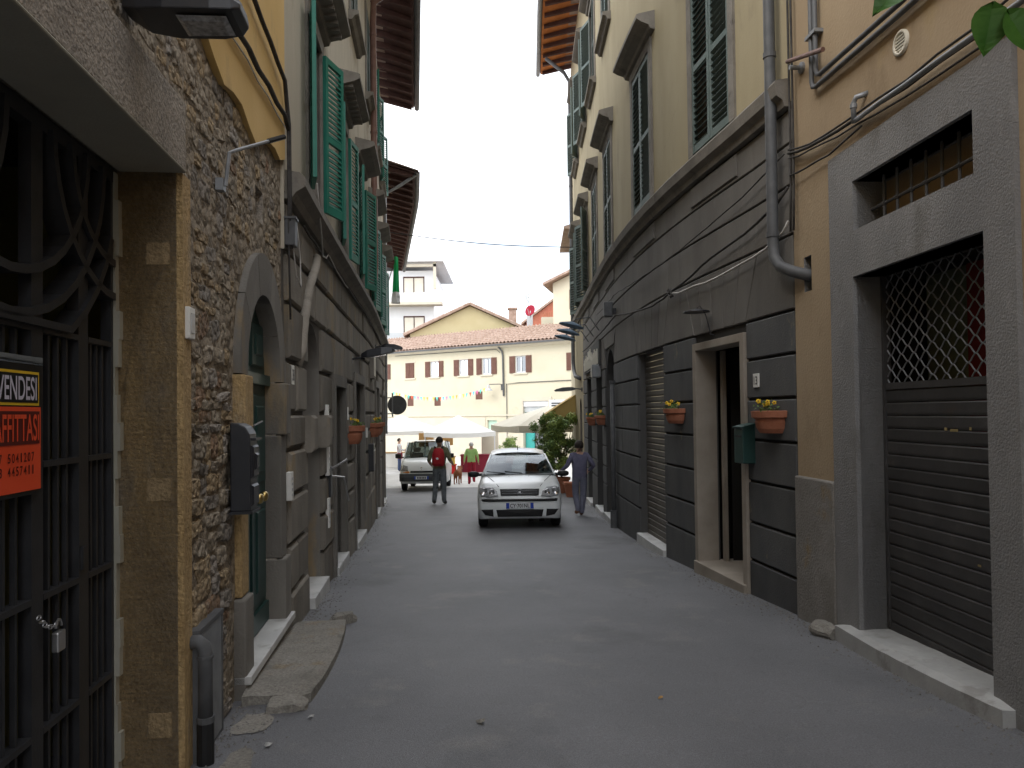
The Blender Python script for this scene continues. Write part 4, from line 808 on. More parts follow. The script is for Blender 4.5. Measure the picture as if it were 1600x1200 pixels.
mb = MB(); mb.tube([RW.P(8.31, 3.12, -.12), RW.P(9.0, 3.12, -.12), RW.P(9.69, 3.12, -.12)], .013, 8); mb.build('cross_bar', 'pipe_dark', WG)
for k in range(7):
    q = 8.32+1.36*(k+1)/8; mb = MB(); mb.tube([RW.P(q-.018, 3.12, -.12), RW.P(q+.018, 3.12, -.12)], .019, 8); mb.build('collar', 'pipe_dark', WG)
# pipes, vent, cables on the ochre house
GP = thing('gas_pipe', 'pair of grey gas pipes turning a corner high on the ochre wall', 'pipe', RW.P(10.1, 4.3, .05))
for d in (0, .075):
    mb = MB(); mb.tube([RW.P(10.19+d, 7.0, .05), RW.P(10.19+d, 4.45-d, .05), RW.P(10.17+d, 4.40-d, .05), RW.P(10.12+d, 4.38-d, .05), RW.P(9.0, 4.34-d, .05), RW.P(5.0, 4.30-d, .05)], .021, 10); mb.build('pipe', 'pipe_dark', GP, smooth=True)
for z_ in (4.75, 5.4):
    mb = MB(); RW.wbox(mb, 10.14, 10.32, z_, z_+.03, 0, .08); mb.build('clip', 'galv', GP)
RP = thing('rusty_pipe', 'short rusty red pipe sticking out across the ochre wall', 'pipe', RW.P(10.2, 4.65, .05))
mb = MB(); mb.tube([RW.P(10.62, 4.72, .09), RW.P(9.95, 4.50, .11)], .02, 10); mb.build('pipe', 'pipe_brown', RP)
mb = MB(); T = RW.face_fr(10.52, 4.62, 0); mb.lathe([(0, .0), (.05, .0), (.05, .02), (.02, .03), (.02, .12), (0, .12)], 12, T=T); mb.build('bracket', 'galv', RP)
VE = thing('air_vent', 'round louvred air vent on the ochre wall above the portal', 'vent', RW.P(9.05, 4.0, 0))
T = RW.face_fr(9.05, 4.10, 0); mb = MB(); mb.lathe([(.085, -.01), (.085, .018), (.066, .022), (.062, .004)], 24, T=T); mb.build('ring', 'canvas_cream', VE, smooth=True)
mb = MB(); mb.lathe([(0, .003), (.064, .003)], 20, T=T); mb.build('opening', 'dark_void', VE)
for k in range(5):
    y_ = -.044+k*.022; hw = math.sqrt(.062**2-y_**2); mb = MB(); mb.box(-hw, hw, y_-.004, y_+.004, .004, .016, T=T); mb.build('slat', 'canvas_cream', VE)
wall_cable('conduit', 'straight grey conduit pipe running along the top of the grey portal', RW, [(9.56, 3.76, .07), (5, 3.66, .07)], .018, 'galv')
mb_ = thing('conduit_elbow', 'grey pipe elbow rising from the conduit over the portal', 'pipe', RW.P(9.56, 3.75, .05))
mb = MB(); mb.tube([RW.P(9.57, 3.75, .07), RW.P(9.57, 3.90, .07), RW.P(9.55, 3.935, .06), RW.P(9.50, 3.95, -.01)], .020, 10); mb.build('pipe', 'galv', mb_, smooth=True)
mb = MB(); mb.tube([RW.P(9.57, 3.86, .07), RW.P(9.57, 3.89, .07)], .026, 10); mb.build('collar', 'galv', mb_)
for i, (dz, r_, mt_, lb) in enumerate(((0, .014, 'cable', 'thick black cable sagging above the portal conduit on the ochre wall'), (.035, .009, 'cable', 'thin black cable, uppermost of those above the grey portal'), (-.05, .008, 'cable', 'thin black cable just below the portal conduit'))):
    wall_cable('cable', lb, RW, [(10.72, 3.92+dz, .05), (10.3, 3.84+dz*.6, .06), (9.6, 3.79+dz, .05), (8.6, 3.74+dz*1.5, .05), (7.6, 3.76+dz*2, .05), (5, 3.8+dz*2, .05)], r_, mt_, sag=.015)
wall_cable('cable', 'black cable looping below the others at the ochre house edge', RW, [(10.70, 3.86, .05), (10.66, 3.70, .07), (10.4, 3.68, .05), (10.0, 3.66, .05), (9.5, 3.70, .05)], .009)
for i, q in enumerate((10.62, 10.68)):
    wall_cable('cable', ('dark cable dropping down the ochre house edge from the top', 'second dark cable dropping down beside the black downpipe')[i], RW, [(q, 7.5, .05), (q+.01, 5.5, .05), (q, 3.9, .05), (q+.02, 3.2, .05)], .011)
DPR = thing('downpipe', 'black downpipe bending into a slot at the ochre house edge', 'pipe', RW.P(10.9, 2.7, .1))
mb = MB(); mb.tube([RW.P(10.93, 10, .11), RW.P(10.93, 6, .11), RW.P(10.93, 3.15, .11), RW.P(10.90, 3.0, .11), RW.P(10.80, 2.90, .105), RW.P(10.62, 2.82, .08), RW.P(10.50, 2.77, .02), RW.P(10.47, 2.75, -.1)], .052, 14); mb.build('pipe', 'pipe_dark', DPR, smooth=True)
for z_ in (3.2, 4.9, 6.6): mb = MB(); mb.tube([RW.P(10.93, z_, .11), RW.P(10.93, z_+.05, .11)], .06, 14); mb.build('collar', 'pipe_dark', DPR)
# ---------------------------------------------------------------- right: dark rusticated house
EB = 25.6; SR = 4.42; EB2 = 29.6
HE = thing('dark_house', 'dark grey grooved ground floor house with beige upper floors', 'house', RW.P(18, -.7, -.2))
opsE = [(11.86, 13.10, -1.0, 2.33, .23), (14.42, 15.92, -1.2, 2.49, .18), (18.35, 19.75, -1.4, 2.85, .30, .75), (20.45, 21.7, -1.4, 2.42, .30), (23.1, 24.3, -1.5, 2.48, .30)]
winE1 = [(12.55, .52), (15.40, .54), (18.75, .56), (21.45, .56), (24.1, .56), (26.9, .56)]; winE2 = winE1
mb = MB(); RW.sheet(mb, RB, EB, -2, SR, opsE, o=-.032, rev='dark_render', mt='groove'); mb.build('ground_floor_wall', None, HE)
upo = [(c-h, c+h, 4.72, 6.92, .2) for c, h in winE1]+[(c-h, c+h, 9.25, 11.3, .2) for c, h in winE2]
mb = MB(); RW.sheet(mb, RB, EB2, SR, 13.5, upo, o=0, rev='trim_stone', mt='cream_plaster'); mb.build('upper_wall', None, HE)
for q in (RB+.0, EB2):
    mb = MB(); mb.add([RW.P(q, -2, -.01), RW.P(q, 13.5, -.01), RW.P(q, 13.5, -7), RW.P(q, -2, -7)], [(0, 1, 2, 3)]); mb.build('end_wall', 'cream_plaster', HE)
mb = MB(); RW.wbox(mb, RB+.03, EB2, 0, 0, 0, 0, prof=[(-.03, SR-.04), (.05, SR-.04), (.07, SR+.02), (.13, SR+.06), (.15, SR+.17), (.13, SR+.20), (-.03, SR+.23)]); mb.build('string_course', 'trim_stone', HE)
rowsE = [-1.3, .02, .41, .84, 1.27, 1.69, 2.10, 2.50]
opx = [(o_[0]-(.08 if i == 0 else 0), o_[1]+(.08 if i == 0 else 0), o_[2], o_[3]+.08) for i, o_ in enumerate(opsE)]
for a, b in zip(rowsE, rowsE[1:]): row_blocks(RW, HE, RB+.02, EB, a, b, opx, 1.4, 2.0, -.04, .0, 'dark_block', .010, .014)
# splayed voussoirs over the openings, then long courses
vz0, vz1 = 2.505, 3.20; cur = RB+.02; ptb = RB+.02
for (a, b) in ((11.78, 13.18), (14.40, 15.94), (18.3, 19.8), (20.4, 21.75), (23.05, 24.35)):
    ta, tb = a-.28, b+.28; c = (a+b)/2
    RW.block(cur+.01, a-.01, vz0+.008, vz1-.012, -.04, .0, .010, ptb+.01, ta-.01).build('block', 'dark_course', HE)
    zb = vz0 if b-a < 1.45 else vz0
    n = 5
    for k in range(n):
        b0, b1 = a+(b-a)*k/n, a+(b-a)*(k+1)/n; t0, t1 = ta+(tb-ta)*k/n, ta+(tb-ta)*(k+1)/n
        if a == 18.3: continue
        RW.block(b0+.006, b1-.006, vz0+.004, vz1-.012, -.04, -.002, .008, t0+.006, t1-.006).build('voussoir', 'dark_course', HE)
    if a == 18.3: RW.block(a+.006, b-.006, 2.9, vz1-.012, -.04, -.002, .008, ta+.006, tb-.006).build('voussoir', 'dark_course', HE)
    cur = b
    ptb = tb
RW.block(cur+.01, EB-.01, vz0+.008, vz1-.012, -.04, .0, .010, ptb+.01, EB-.01).build('block', 'dark_course', HE)
for a, b in ((3.205, 3.66), (3.665, 4.05), (4.055, 4.37)): row_blocks(RW, HE, RB+.02, EB, a, b, [], 3.6, 5.2, -.04, -.008, 'dark_course', .008, .007)
for (c, h) in winE1:       # raised aprons under the windows
    RW.block(c-h-.12, c+h+.12, 4.10, 4.34, -.01, .014, .01).build('apron', 'dark_course', HE)
# door 13
mb = MB(); RW.wbox(mb, 11.78, 11.875, -.6, 2.40, -.24, .03); RW.wbox(mb, 13.085, 13.18, -.6, 2.40, -.24, .03); RW.wbox(mb, 11.875, 13.085, 2.31, 2.40, -.24, .031); mb.build('door_frame', 'doorframe_stone', HE, bevel=.006)
mb = MB(); RW.wbox(mb, 12.99, 13.075, -.3, 2.31, -.325, -.285); mb.build('inner_frame', 'doorframe_stone', HE)
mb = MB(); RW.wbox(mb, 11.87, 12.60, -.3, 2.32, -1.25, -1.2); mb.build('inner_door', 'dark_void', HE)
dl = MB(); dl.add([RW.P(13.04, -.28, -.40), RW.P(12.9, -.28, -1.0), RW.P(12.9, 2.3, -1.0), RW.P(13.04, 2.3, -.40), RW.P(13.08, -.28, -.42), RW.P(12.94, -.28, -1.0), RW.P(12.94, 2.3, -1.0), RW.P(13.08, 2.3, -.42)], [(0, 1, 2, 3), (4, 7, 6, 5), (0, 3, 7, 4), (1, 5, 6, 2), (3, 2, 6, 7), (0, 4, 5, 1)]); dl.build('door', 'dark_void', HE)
mb = MB(); RW.wbox(mb, 11.3, 13.7, -.6, 2.8, -2.7, -2.6); RW.wbox(mb, 11.3, 11.4, -.6, 2.8, -2.6, -.25); RW.wbox(mb, 13.6, 13.7, -.6, 2.8, -2.6, -.25); RW.wbox(mb, 11.3, 13.7, 2.5, 2.7, -2.6, -.25); mb.build('hallway', 'dark_void', HE)  # hall's shade put into the near-black wall colour
mb = MB(); RW.wbox(mb, 11.80, 13.16, -.6, -.26, -2.6, .06); mb.build('door_sill', 'doorframe_stone', HE, bevel=.008)
# beige roller shutter
R2 = thing('roller_shutter', 'beige rolled-down slatted shutter between door 13 and the arched door', 'shutter', RW.P(15.2, -.5, -.3))
z_ = -.40
while z_ < 2.47:
    mb = MB(); RW.wbox(mb, 14.42, 15.92, 0, 0, 0, 0, prof=[(-.14, z_), (-.132, z_+.004), (-.126, z_+.03), (-.13, z_+.082), (-.15, z_+.087), (-.16, z_+.04)], step=1.5); mb.build('slat', 'roller_beige', R2); z_ += .092
mb = MB(); RW.wbox(mb, 14.40, 15.94, -.8, -.37, -.34, .05); mb.build('door_sill', 'marble', HE, bevel=.008)
# arched door, tall openings
for i, (a, b, top) in enumerate(((18.35, 19.75, 2.9), (20.45, 21.7, 2.42), (23.1, 24.3, 2.48))):
    mb = MB(); RW.wbox(mb, a, b, -1.4, top, -.34, -.28); d_ = mb.build('door', 'gate_iron' if i else 'dark_render', HE)
    for k in range(2):
        for (c, d) in ((-.3, .6), (.75, 1.7)): RW.block(a+.08+(b-a)/2*k, a-.08+(b-a)/2*(k+1), c, d, -.285, -.262, .02).build('panel', 'gate_iron' if i else 'dark_render', d_)
    g0 = gz(RW.P((a+b)/2, 0).y); mb = MB(); RW.wbox(mb, a-.05, b+.05, g0-.2, g0+.12, -.3, .06); mb.build('door_sill', 'marble', HE, bevel=.006)
ST = thing('drain_stub', 'grey standpipe at the foot of the arched dark door', 'pipe', RW.P(18.1, -.6, .05))
mb = MB(); mb.tube([RW.P(18.12, -.7, .06), RW.P(18.12, 2.15, .06)], .045, 12); mb.build('pipe', 'pipe_dark', ST, smooth=True)
mb = MB(); mb.tube([RW.P(18.12, 2.12, .06), RW.P(18.12, 2.18, .06)], .055, 12); mb.build('cap', 'pipe_dark', ST); mb = MB(); mb.tube([RW.P(18.12, -.7, .06), RW.P(18.12, -.3, .06)], .07, 12); mb.build('collar', 'pipe_dark', ST)
# windows
for i, (c, h) in enumerate(winE1):
    window_case(RW, HE, c, h, 4.72, 6.92, sill=False)
    hood(RW, HE, c, h+.30, 7.10, deep=.27)
    for d_, q in ((1, c-h), (-1, c+h)): louvre_leaf(HE, 'shutter', leaf_T(RW, q, 4.74, .0, d_, 0 if i < 4 else 158), h-.005, 2.16, 'shutter_teal', i < 2, pitch_=.078, cover=.36, ang=35)
for i, (c, h) in enumerate(winE2):
    window_case(RW, HE, c, h, 9.25, 11.3); hood(RW, HE, c, h+.30, 11.48, deep=.25)
    a_ = (0, 0, 0, 160, 158, 155)[i]
    for d_, q in ((1, c-h), (-1, c+h)): louvre_leaf(HE, 'shutter', leaf_T(RW, q, 9.27, .0, d_, a_ if d_ < 0 or i >= 4 else 0), h-.005, 2.0, 'shutter_teal', False, pitch_=.078, cover=.36, ang=35)
eave(RW, HE, RB, EB2+.1, 13.45, 1.05, 'wood_orange', 'wood_brown', .62, gut='galv')
DPF = thing('downpipe', 'tall grey downpipe at the far end of the dark house', 'pipe', RW.P(28.2, 2.6, .1))
mb = MB(); mb.tube([RW.P(28.2, 13.3, .9), RW.P(28.2, 12.8, .3), RW.P(28.2, 12.5, .13), RW.P(28.2, 6, .13), RW.P(28.2, 3.2, .13), RW.P(27.9, 2.9, .12), RW.P(27.2, 2.7, .12), RW.P(26.4, 2.6, .02)], .06, 12); mb.build('pipe', 'pipe_dark', DPF, smooth=True)
for z_ in (4, 6.5, 9): mb = MB(); mb.tube([RW.P(28.2, z_, .13), RW.P(28.2, z_+.05, .13)], .07, 12); mb.build('collar', 'pipe_dark', DPF)
# fittings
flower_pot(RW, 11.18, 1.36, 'large terracotta pot of yellow pansies beside house number 13', wd=.50, hgt=.21, deep=.21)
flower_pot(RW, 13.76, 1.42, 'terracotta pot of yellow pansies between the door and the beige shutter', wd=.48, hgt=.19, deep=.2)
flower_pot(RW, 20.1, 1.30, 'terracotta pot of yellow pansies, first of the far pair on the right wall', wd=.55, hgt=.20)
flower_pot(RW, 22.4, 1.25, 'terracotta pot of yellow pansies, last along the right wall', wd=.6, hgt=.2)
plate(RW, 11.54, 1.88, .12, .14, 'house_number', 'white house number 13 plate right of the open door', 'number plate', marks='13', o=.018)
LB2 = thing('letterbox', 'dark green metal letterbox right of the open door', 'letterbox', RW.P(11.7, 1.05, 0))
mb = MB(); RW.wbox(mb, 11.60, 11.80, 0, 0, 0, 0, prof=[(.0, 1.03), (.14, 1.03), (.14, 1.37), (.12, 1.42), (0, 1.43)]); mb.build('body', 'door_green', LB2, bevel=.006)
mb = MB(); RW.wbox(mb, 11.585, 11.815, 0, 0, 0, 0, prof=[(0, 1.425), (.15, 1.39), (.155, 1.405), (0, 1.445)]); mb.build('lid', 'door_green', LB2); mb = MB(); RW.wbox(mb, 11.63, 11.77, 1.30, 1.32, .14, .146); mb.build('slot', 'black_metal', LB2)
LA = thing('door_lamp', 'flat dark lamp disc on a thin arm above the open door', 'lamp', RW.P(12.5, 2.6, 0))
mb = MB(); T = Matrix.Translation(RW.P(12.65, 2.74, .18)); mb.lathe([(0, .03), (.03, .028), (.15, .0), (.155, -.012), (.13, -.012), (0, .0)], 20, T=T); mb.build('disc', 'black_metal', LA, smooth=False)
mb = MB(); mb.tube([RW.P(12.55, 2.45, .0), RW.P(12.55, 2.46, .05), RW.P(12.58, 2.70, .10), RW.P(12.62, 2.80, .15), RW.P(12.65, 2.765, .18)], .007, 6); mb.build('arm', 'black_metal', LA)
for k, (pts, r_, lb) in enumerate((
    ([(10.75, 3.62, .05), (11.1, 3.50, .05), (12.5, 3.35, .05), (13.9, 3.16, .06), (15, 3.12, .05), (17.6, 3.36, .05), (21, 3.3, .05), (25, 3.3, .05)], .015, 'cable bundle dipping along the dark wall above the doors'),
    ([(10.75, 3.30, .05), (10.95, 3.20, .05), (12.0, 3.10, .06), (13.0, 3.10, .06), (13.8, 3.14, .07)], .012, 'pale cable bundle sagging above door 13'),
    ([(10.8, 3.95, .05), (12.6, 3.72, .05), (14.5, 3.62, .05), (17.5, 3.75, .05), (21, 3.8, .05)], .008, 'thin upper cable along the dark wall courses'))):
    wall_cable('cable', lb, RW, pts, r_, 'cable' if k != 1 else 'cable_white', sag=.025)
KN = thing('cable_knot', 'tangled coil of cable on the dark wall above the beige shutter', 'cable', RW.P(13.85, 3.1, .06))
mb = MB(); P = []
for i in range(50): t = i*.5; P.append(RW.P(13.85+.12*math.cos(t)*math.sin(i*.13), 3.15+.06*math.sin(t*1.3), .07+.02*math.cos(t*.7)))
mb.tube(P, .007, 5); mb.build('coil', 'cable', KN)
LN = thing('wall_lantern', 'small grey box lamp on the dark wall near the arched door', 'lamp', RW.P(18.0, 3.35, 0))
mb = MB(); RW.wbox(mb, 17.92, 18.12, 3.38, 3.66, .05, .22); mb.build('box', 'pipe_dark', LN, bevel=.02); mb = MB(); RW.wbox(mb, 17.97, 18.07, 3.44, 3.54, -.01, .05); mb.build('bracket', 'black_metal', LN)
# shop sign, lamps over it
SS = thing('shop_sign', 'cream shop sign board with dark upright letters under three blue lamps', 'sign', RW.P(22.3, 2.55, 0))
mb = MB(); RW.wbox(mb, 20.5, 24.6, 2.62, 3.20, -.01, .05); mb.build('board', 'dark_render', SS)
rnd = random.Random(4)
for k in range(13):
    q = 20.75+k*.29; h_ = rnd.uniform(.28, .5); mb = MB(); RW.wbox(mb, q, q+.13, 2.68, 2.68+h_, .05, .075); RW.wbox(mb, q+.13, q+.22, 2.68+h_*.55, 2.68+h_*.75, .05, .075); mb.build('letter', 'canvas_cream', SS)
for k, q in enumerate((20.9, 22.3, 23.7)):
    th = thing('sign_lamp', ('blue-grey saucer lamp over the shop sign, nearest of three', 'blue-grey saucer lamp over the shop sign, middle of three', 'blue-grey saucer lamp over the shop sign, farthest of three')[k], 'lamp', RW.P(q, 3.5, 0), 'saucer lamps over the shop sign')
    mb = MB(); mb.tube([RW.P(q, 3.45, 0), RW.P(q, 3.75, .2), RW.P(q, 3.72, .5), RW.P(q, 3.65, .6)], .014, 6); mb.build('arm', 'pipe_dark', th)
    mb = MB(); T = Matrix.Translation(RW.P(q, 3.58, .62)) @ Matrix.Rotation(.25, 4, 'Y'); mb.lathe([(0, .08), (.06, .07), (.28, .0), (.30, -.03), (.27, -.02), (0, .04)], 18, T=T); mb.build('shade', 'blue_lamp', th)
CB = thing('alarm_box', 'small pale grey box below the shop sign', 'box', RW.P(20.7, 2.35, 0))
mb = MB(); RW.wbox(mb, 20.55, 20.9, 2.36, 2.64, .0, .20); mb.build('case', 'galv', CB, bevel=.015); mb = MB(); RW.wbox(mb, 20.6, 20.85, 2.42, 2.58, .2, .208); mb.build('cover', 'galv', CB)
# cream-plastered far bay of the same house, with an arched doorway
mb = MB(); RW.sheet(mb, EB+.01, EB2, -2.5, SR, [(26.3, 27.2, -2, 2.0, .25, .45)], o=-.005, rev='trim_stone', mt='cream_plaster'); mb.build('far_bay_wall', None, HE)
mb = MB(); RW.wbox(mb, 26.3, 27.2, -2, 2.05, -.35, -.30); mb.build('door', 'wood_brown', HE)
HF = thing('cream_house', 'low cream house past the dark house, behind the ochre awning', 'house', RW.P(31, -1.2, -.2))
mb = MB(); RW.sheet(mb, EB2+.02, 33.5, -2.5, 8.0, [(30.5, 31.4, 3.6, 5.0, .2)], o=-.10, rev='trim_stone', mt='far_wall'); mb.add([RW.P(33.5, -2.5, -.1), RW.P(33.5, 8, -.1), RW.P(33.5, 8, -8), RW.P(33.5, -2.5, -8)], [(0, 1, 2, 3)]); mb.build('wall', None, HF)
mb = MB(); RW.wbox(mb, 30.5, 31.4, 3.6, 5.0, -.32, -.28); mb.build('window_pane', 'window_glass', HF)
mb = MB(); RW.wbox(mb, EB2+.1, 33.6, 0, 0, 0, 0, prof=[(.3, 8.0), (.3, 8.1), (-6, 9.8), (-6, 8.0)], step=3); mb.build('roof', 'roof_tile', HF)
sconce(RW, 26.0, 2.25, 'dark hooded lamp on the far cream bay, over the awning', .45, mt='pipe_dark')
# overhanging leafy twig, near top right
TW = thing('leafy_twig', 'green leafy twig hanging in at the top right in front of the ochre wall', 'plant', RW.P(8.0, 4.0, .02))
base = RW.P(7.3, 3.75, 0); tip = Vector((1.78, 2.62, 2.98))
mb = MB(); tw = [base, base+(tip-base)*.4+Vector((0, 0, .16)), base+(tip-base)*.75+Vector((0, 0, .14)), tip+Vector((.05, 0, .07)), Vector((1.55, 2.66, 3.15)), Vector((1.4, 2.7, 3.2))]; mb.tube(tw, .006, 6, r2=.003); mb.build('stem', 'bark', TW)
def leaf_mesh(L_, W__):
    mb = MB(); n = 8; vs = []
    for i in range(n+1):
        t = i/n; w_ = W__*math.sin(math.pi*t**.75)*(1 if i < n else 0); z_ = -.10*L_*t*t
        vs += [(-w_, t*L_, z_+.12*w_), (0, t*L_, z_-.01), (w_, t*L_, z_+.12*w_)]
    fs = []
    for i in range(n): fs += [(3*i, 3*i+1, 3*i+4, 3*i+3), (3*i+1, 3*i+2, 3*i+5, 3*i+4)]
    mb.add(vs, fs); return mb.mesh('leaf', 'leaf_near')
lm = leaf_mesh(.19, .066); LO = Vector((-.135, 0, -.16))
for (p, d, up) in ((Vector((1.885, 2.62, 3.20)), Vector((-.12, .1, -1)), Vector((-.2, -1, .1))), (Vector((1.92, 2.60, 3.16)), Vector((.5, .0, -.8)), Vector((.1, -1, -.1))), (Vector((1.62, 2.66, 3.33)), Vector((-.5, .1, -.45)), Vector((-.2, -.9, .5))), (Vector((1.52, 2.7, 3.36)), Vector((-.8, .1, -.2)), Vector((-.1, -.9, .4))), (Vector((1.95, 2.6, 3.28)), Vector((.6, .2, -.2)), Vector((0, -.9, .4)))):
    p = p+LO; Y = d.normalized(); Z = (up-Y*up.dot(Y)).normalized(); X = Y.cross(Z)
    inst('leaf', lm, TW, Matrix(((X.x, Y.x, Z.x, p.x), (X.y, Y.y, Z.y, p.y), (X.z, Y.z, Z.z, p.z), (0, 0, 0, 1))))
# wire across the street
mb = MB(); A_ = LW.P(26.5, 6.9, .05); B_ = RW.P(27.5, 6.85, .1); mb.tube([A_+(B_-A_)*(i/16)-Vector((0, 0, .12*math.sin(math.pi*i/16))) for i in range(17)], .014, 6); tag(mb.build('overhead_wire', 'cable'), 'black wire strung across the street between the two facades', 'wire')
# ---------------------------------------------------------------- square: far cream building
FA = Wall([(-24, 65.37), (-16, 59.8), (-9.1, 55), (3.8, 46), (9, 42.4), (20, 34.8)], -1)
FA.off = FA.c[1]; FA.raw = (lambda q: Wall.raw(FA, q+FA.off))
# normal must face the camera
if FA.nor(15).y > 0: FA.side *= -1
HG = thing('cream_terrace', 'long cream building with brown shutters and tiled roof across the square', 'building', FA.P(16, -1.4, 0))
far_w = [(10.43, .42, 0), (12.78, .40, 1), (15.44, .40, 1), (17.44, .40, 1), (20.22, .42, 1), (24.6, .42, 1), (27.5, .42, 1), (7.6, .42, 1)]
small_w = [(10.45, 2.16, 2.9, .3), (13.04, 2.14, 2.77, .3), (16.76, 2.52, 3.06, .3)]
ops = [(c-h, c+h, 4.20, 5.32, .15) for c, h, k in far_w]+[(c-h, c+h, a, b, .12) for c, a, b, h in small_w]+[(20.4, 22.35, -1.5, 2.32, .4), (17.45, 18.25, -1.5, 1.1, .2), (14.4, 15.3, -1.5, 1.1, .2)]
mb = MB(); FA.sheet(mb, -3, 32, -2, 6.1, ops, o=0, step=3, rev='far_trim', mt='far_wall'); mb.build('wall', None, HG)
for c, h, op in far_w:
    mb = MB(); FA.wbox(mb, c-h, c+h, 4.2, 5.32, -.14, -.12); mb.build('window_pane', 'window_glass', HG)
    mb = MB(); FA.wbox(mb, c-.04, c+.04, 4.2, 5.32, -.12, -.07); FA.wbox(mb, c-h, c-h+.07, 4.2, 5.32, -.12, -.07); FA.wbox(mb, c+h-.07, c+h, 4.2, 5.32, -.12, -.07); FA.wbox(mb, c-h+.07, c+h-.07, 4.2, 4.28, -.12, -.07); FA.wbox(mb, c-h+.07, c+h-.07, 5.24, 5.32, -.12, -.07); mb.build('window_frame', 'shirt_white', HG)
    mb = MB(); FA.wbox(mb, c-h-.12, c+h+.12, 4.1, 4.2, -.05, .08); mb.build('sill', 'far_trim', HG); mb = MB(); FA.wbox(mb, c-h-.1, c+h+.1, 5.32, 5.42, -.03, .03); mb.build('window_lintel', 'far_trim', HG)
    for d_ in (-1, 1):
        mb = MB()
        if op: a = c+d_*h; b = c+d_*(h+.46)
        else: a = c; b = c+d_*h
        a, b = min(a, b), max(a, b); FA.wbox(mb, a+.01, b-.01, 4.2, 5.32, .0, .05)
        for k in range(11): FA.wbox(mb, a+.06, b-.06, 4.26+k*.095, 4.26+k*.095+.06, .05, .062)
        mb.build('shutter', 'shutter_brown', HG)
for c, a, b, h in small_w:
    mb = MB(); FA.wbox(mb, c-h, c+h, a, b, -.08, -.03); mb.build('small_shutter', 'shutter_brown', HG)
mb = MB(); FA.wbox(mb, -3, 32, 1.38, 1.50, -.02, .06, step=4); mb.build('ledge', 'far_trim', HG)
mb = MB(); FA.wbox(mb, -3, 17.3, -2, 1.3, -.02, .04, step=4); FA.wbox(mb, 18.4, 20.2, -2, .2, -.02, .04); mb.build('plinth', 'far_trim', HG)
mb = MB(); FA.wbox(mb, 20.15, 20.4, -1.5, 2.6, -.02, .06); FA.wbox(mb, 22.35, 22.6, -1.5, 2.6, -.02, .06); FA.wbox(mb, 20.4, 22.35, 2.33, 2.6, -.02, .061); mb.build('shop_surround', 'far_trim', HG)
mb = MB(); FA.wbox(mb, 20.4, 22.35, 1.98, 2.32, -.12, -.02); mb.build('shop_fascia', 'shirt_white', HG)
mb = MB(); FA.wbox(mb, 20.4, 22.35, 1.62, 1.97, -.2, -.1); mb.build('shop_blind', 'far_grey', HG)
mb = MB(); FA.wbox(mb, 20.42, 21.1, -1.5, 1.6, -.3, -.2); mb.build('shop_door', 'teal_door', HG); mb = MB(); FA.wbox(mb, 21.1, 22.35, -1.5, 1.6, -.32, -.28); mb.build('shop_window', 'window_glass', HG)
mb = MB(); FA.wbox(mb, 17.45, 18.25, -1.5, 1.1, -.2, -.12); mb.build('pale_door', 'pale_green', HG); mb = MB(); FA.wbox(mb, 14.4, 15.3, -1.5, 1.1, -.2, -.12); mb.build('door', 'wood_brown', HG)
mb = MB(); mb.tube([FA.P(18.6, 6.0, .25), FA.P(18.8, 5.7, .1), FA.P(18.85, 5.4, .08), FA.P(18.88, 2.7, .08)], .06, 8); mb.build('downpipe', 'pipe_dark', HG)
mb = MB(); mb.tube([FA.P(9.0, 5.9, .04), FA.P(18.3, 5.85, .04), FA.P(18.6, 5.6, .04)], .02, 5); mb.tube([FA.P(19.1, -1, .04), FA.P(19.1, 3.5, .04), FA.P(20, 3.55, .04), FA.P(26, 3.6, .04)], .025, 5); mb.build('cable', 'pipe_dark', HG)
# tiled roof: rows of half-round tiles
mb = MB(); FA.wbox(mb, -3, 32, 0, 0, 0, 0, prof=[(.35, 6.12), (.35, 6.2), (-6, 8.0), (-6, 7.9)], step=4); mb.build('roof', 'roof_tile', HG)
mb = MB(); q = -3
while q < 32:
    rings = []
    for k in range(9):
        t = k/8; o = .38-(6.2*t); z_ = 6.22+1.8*t
        rings.append([FA.P(q-.12, z_-.02, o), FA.P(q-.08, z_+.07, o), FA.P(q, z_+.11, o), FA.P(q+.08, z_+.07, o), FA.P(q+.12, z_-.02, o)])
        if k < 8:
            t2 = (k+.98)/8; o = .38-6.2*t2; z_ = 6.19+1.8*t2
            rings.append([FA.P(q-.09, z_-.02, o), FA.P(q-.05, z_+.04, o), FA.P(q, z_+.06, o), FA.P(q+.05, z_+.04, o), FA.P(q+.09, z_-.02, o)])
    mb.loft(rings, closed=False, caps=False); q += .30
o = mb.build('roof_tiles', 'roof_tile', HG); o['kind'] = 'stuff'
mb = MB(); FA.wbox(mb, -3, 32, 0, 0, 0, 0, prof=[(.36, 6.06), (.5, 6.06), (.5, 6.17), (.47, 6.17), (.47, 6.09), (.36, 6.09)], step=4); mb.build('gutter', 'pipe_dark', HG)
mb = MB(); FA.wbox(mb, -3, 32, 0, 0, 0, 0, prof=[(0, 6.1), (.34, 6.1), (.34, 6.02), (0, 5.9)], step=4); mb.build('eave', 'far_trim', HG)
BL = thing('bracket_lamp', 'grey bell lamp on a bracket on the far cream facade', 'lamp', FA.P(18.7, 3.3, 0))
mb = MB(); mb.tube([FA.P(18.75, 3.45, 0), FA.P(18.75, 3.5, .3), FA.P(18.0, 3.5, .5)], .03, 6); FA.wbox(mb, 18.65, 18.85, 3.1, 3.5, 0, .06); mb.build('bracket', 'pipe_dark', BL)
mb = MB(); mb.lathe([(.03, .28), (.07, .24), (.13, .05), (.26, -.08), (.28, -.12), (.2, -.1)], 14, T=Matrix.Translation(FA.P(17.95, 3.2, .5))); mb.build('shade', 'far_grey', BL)
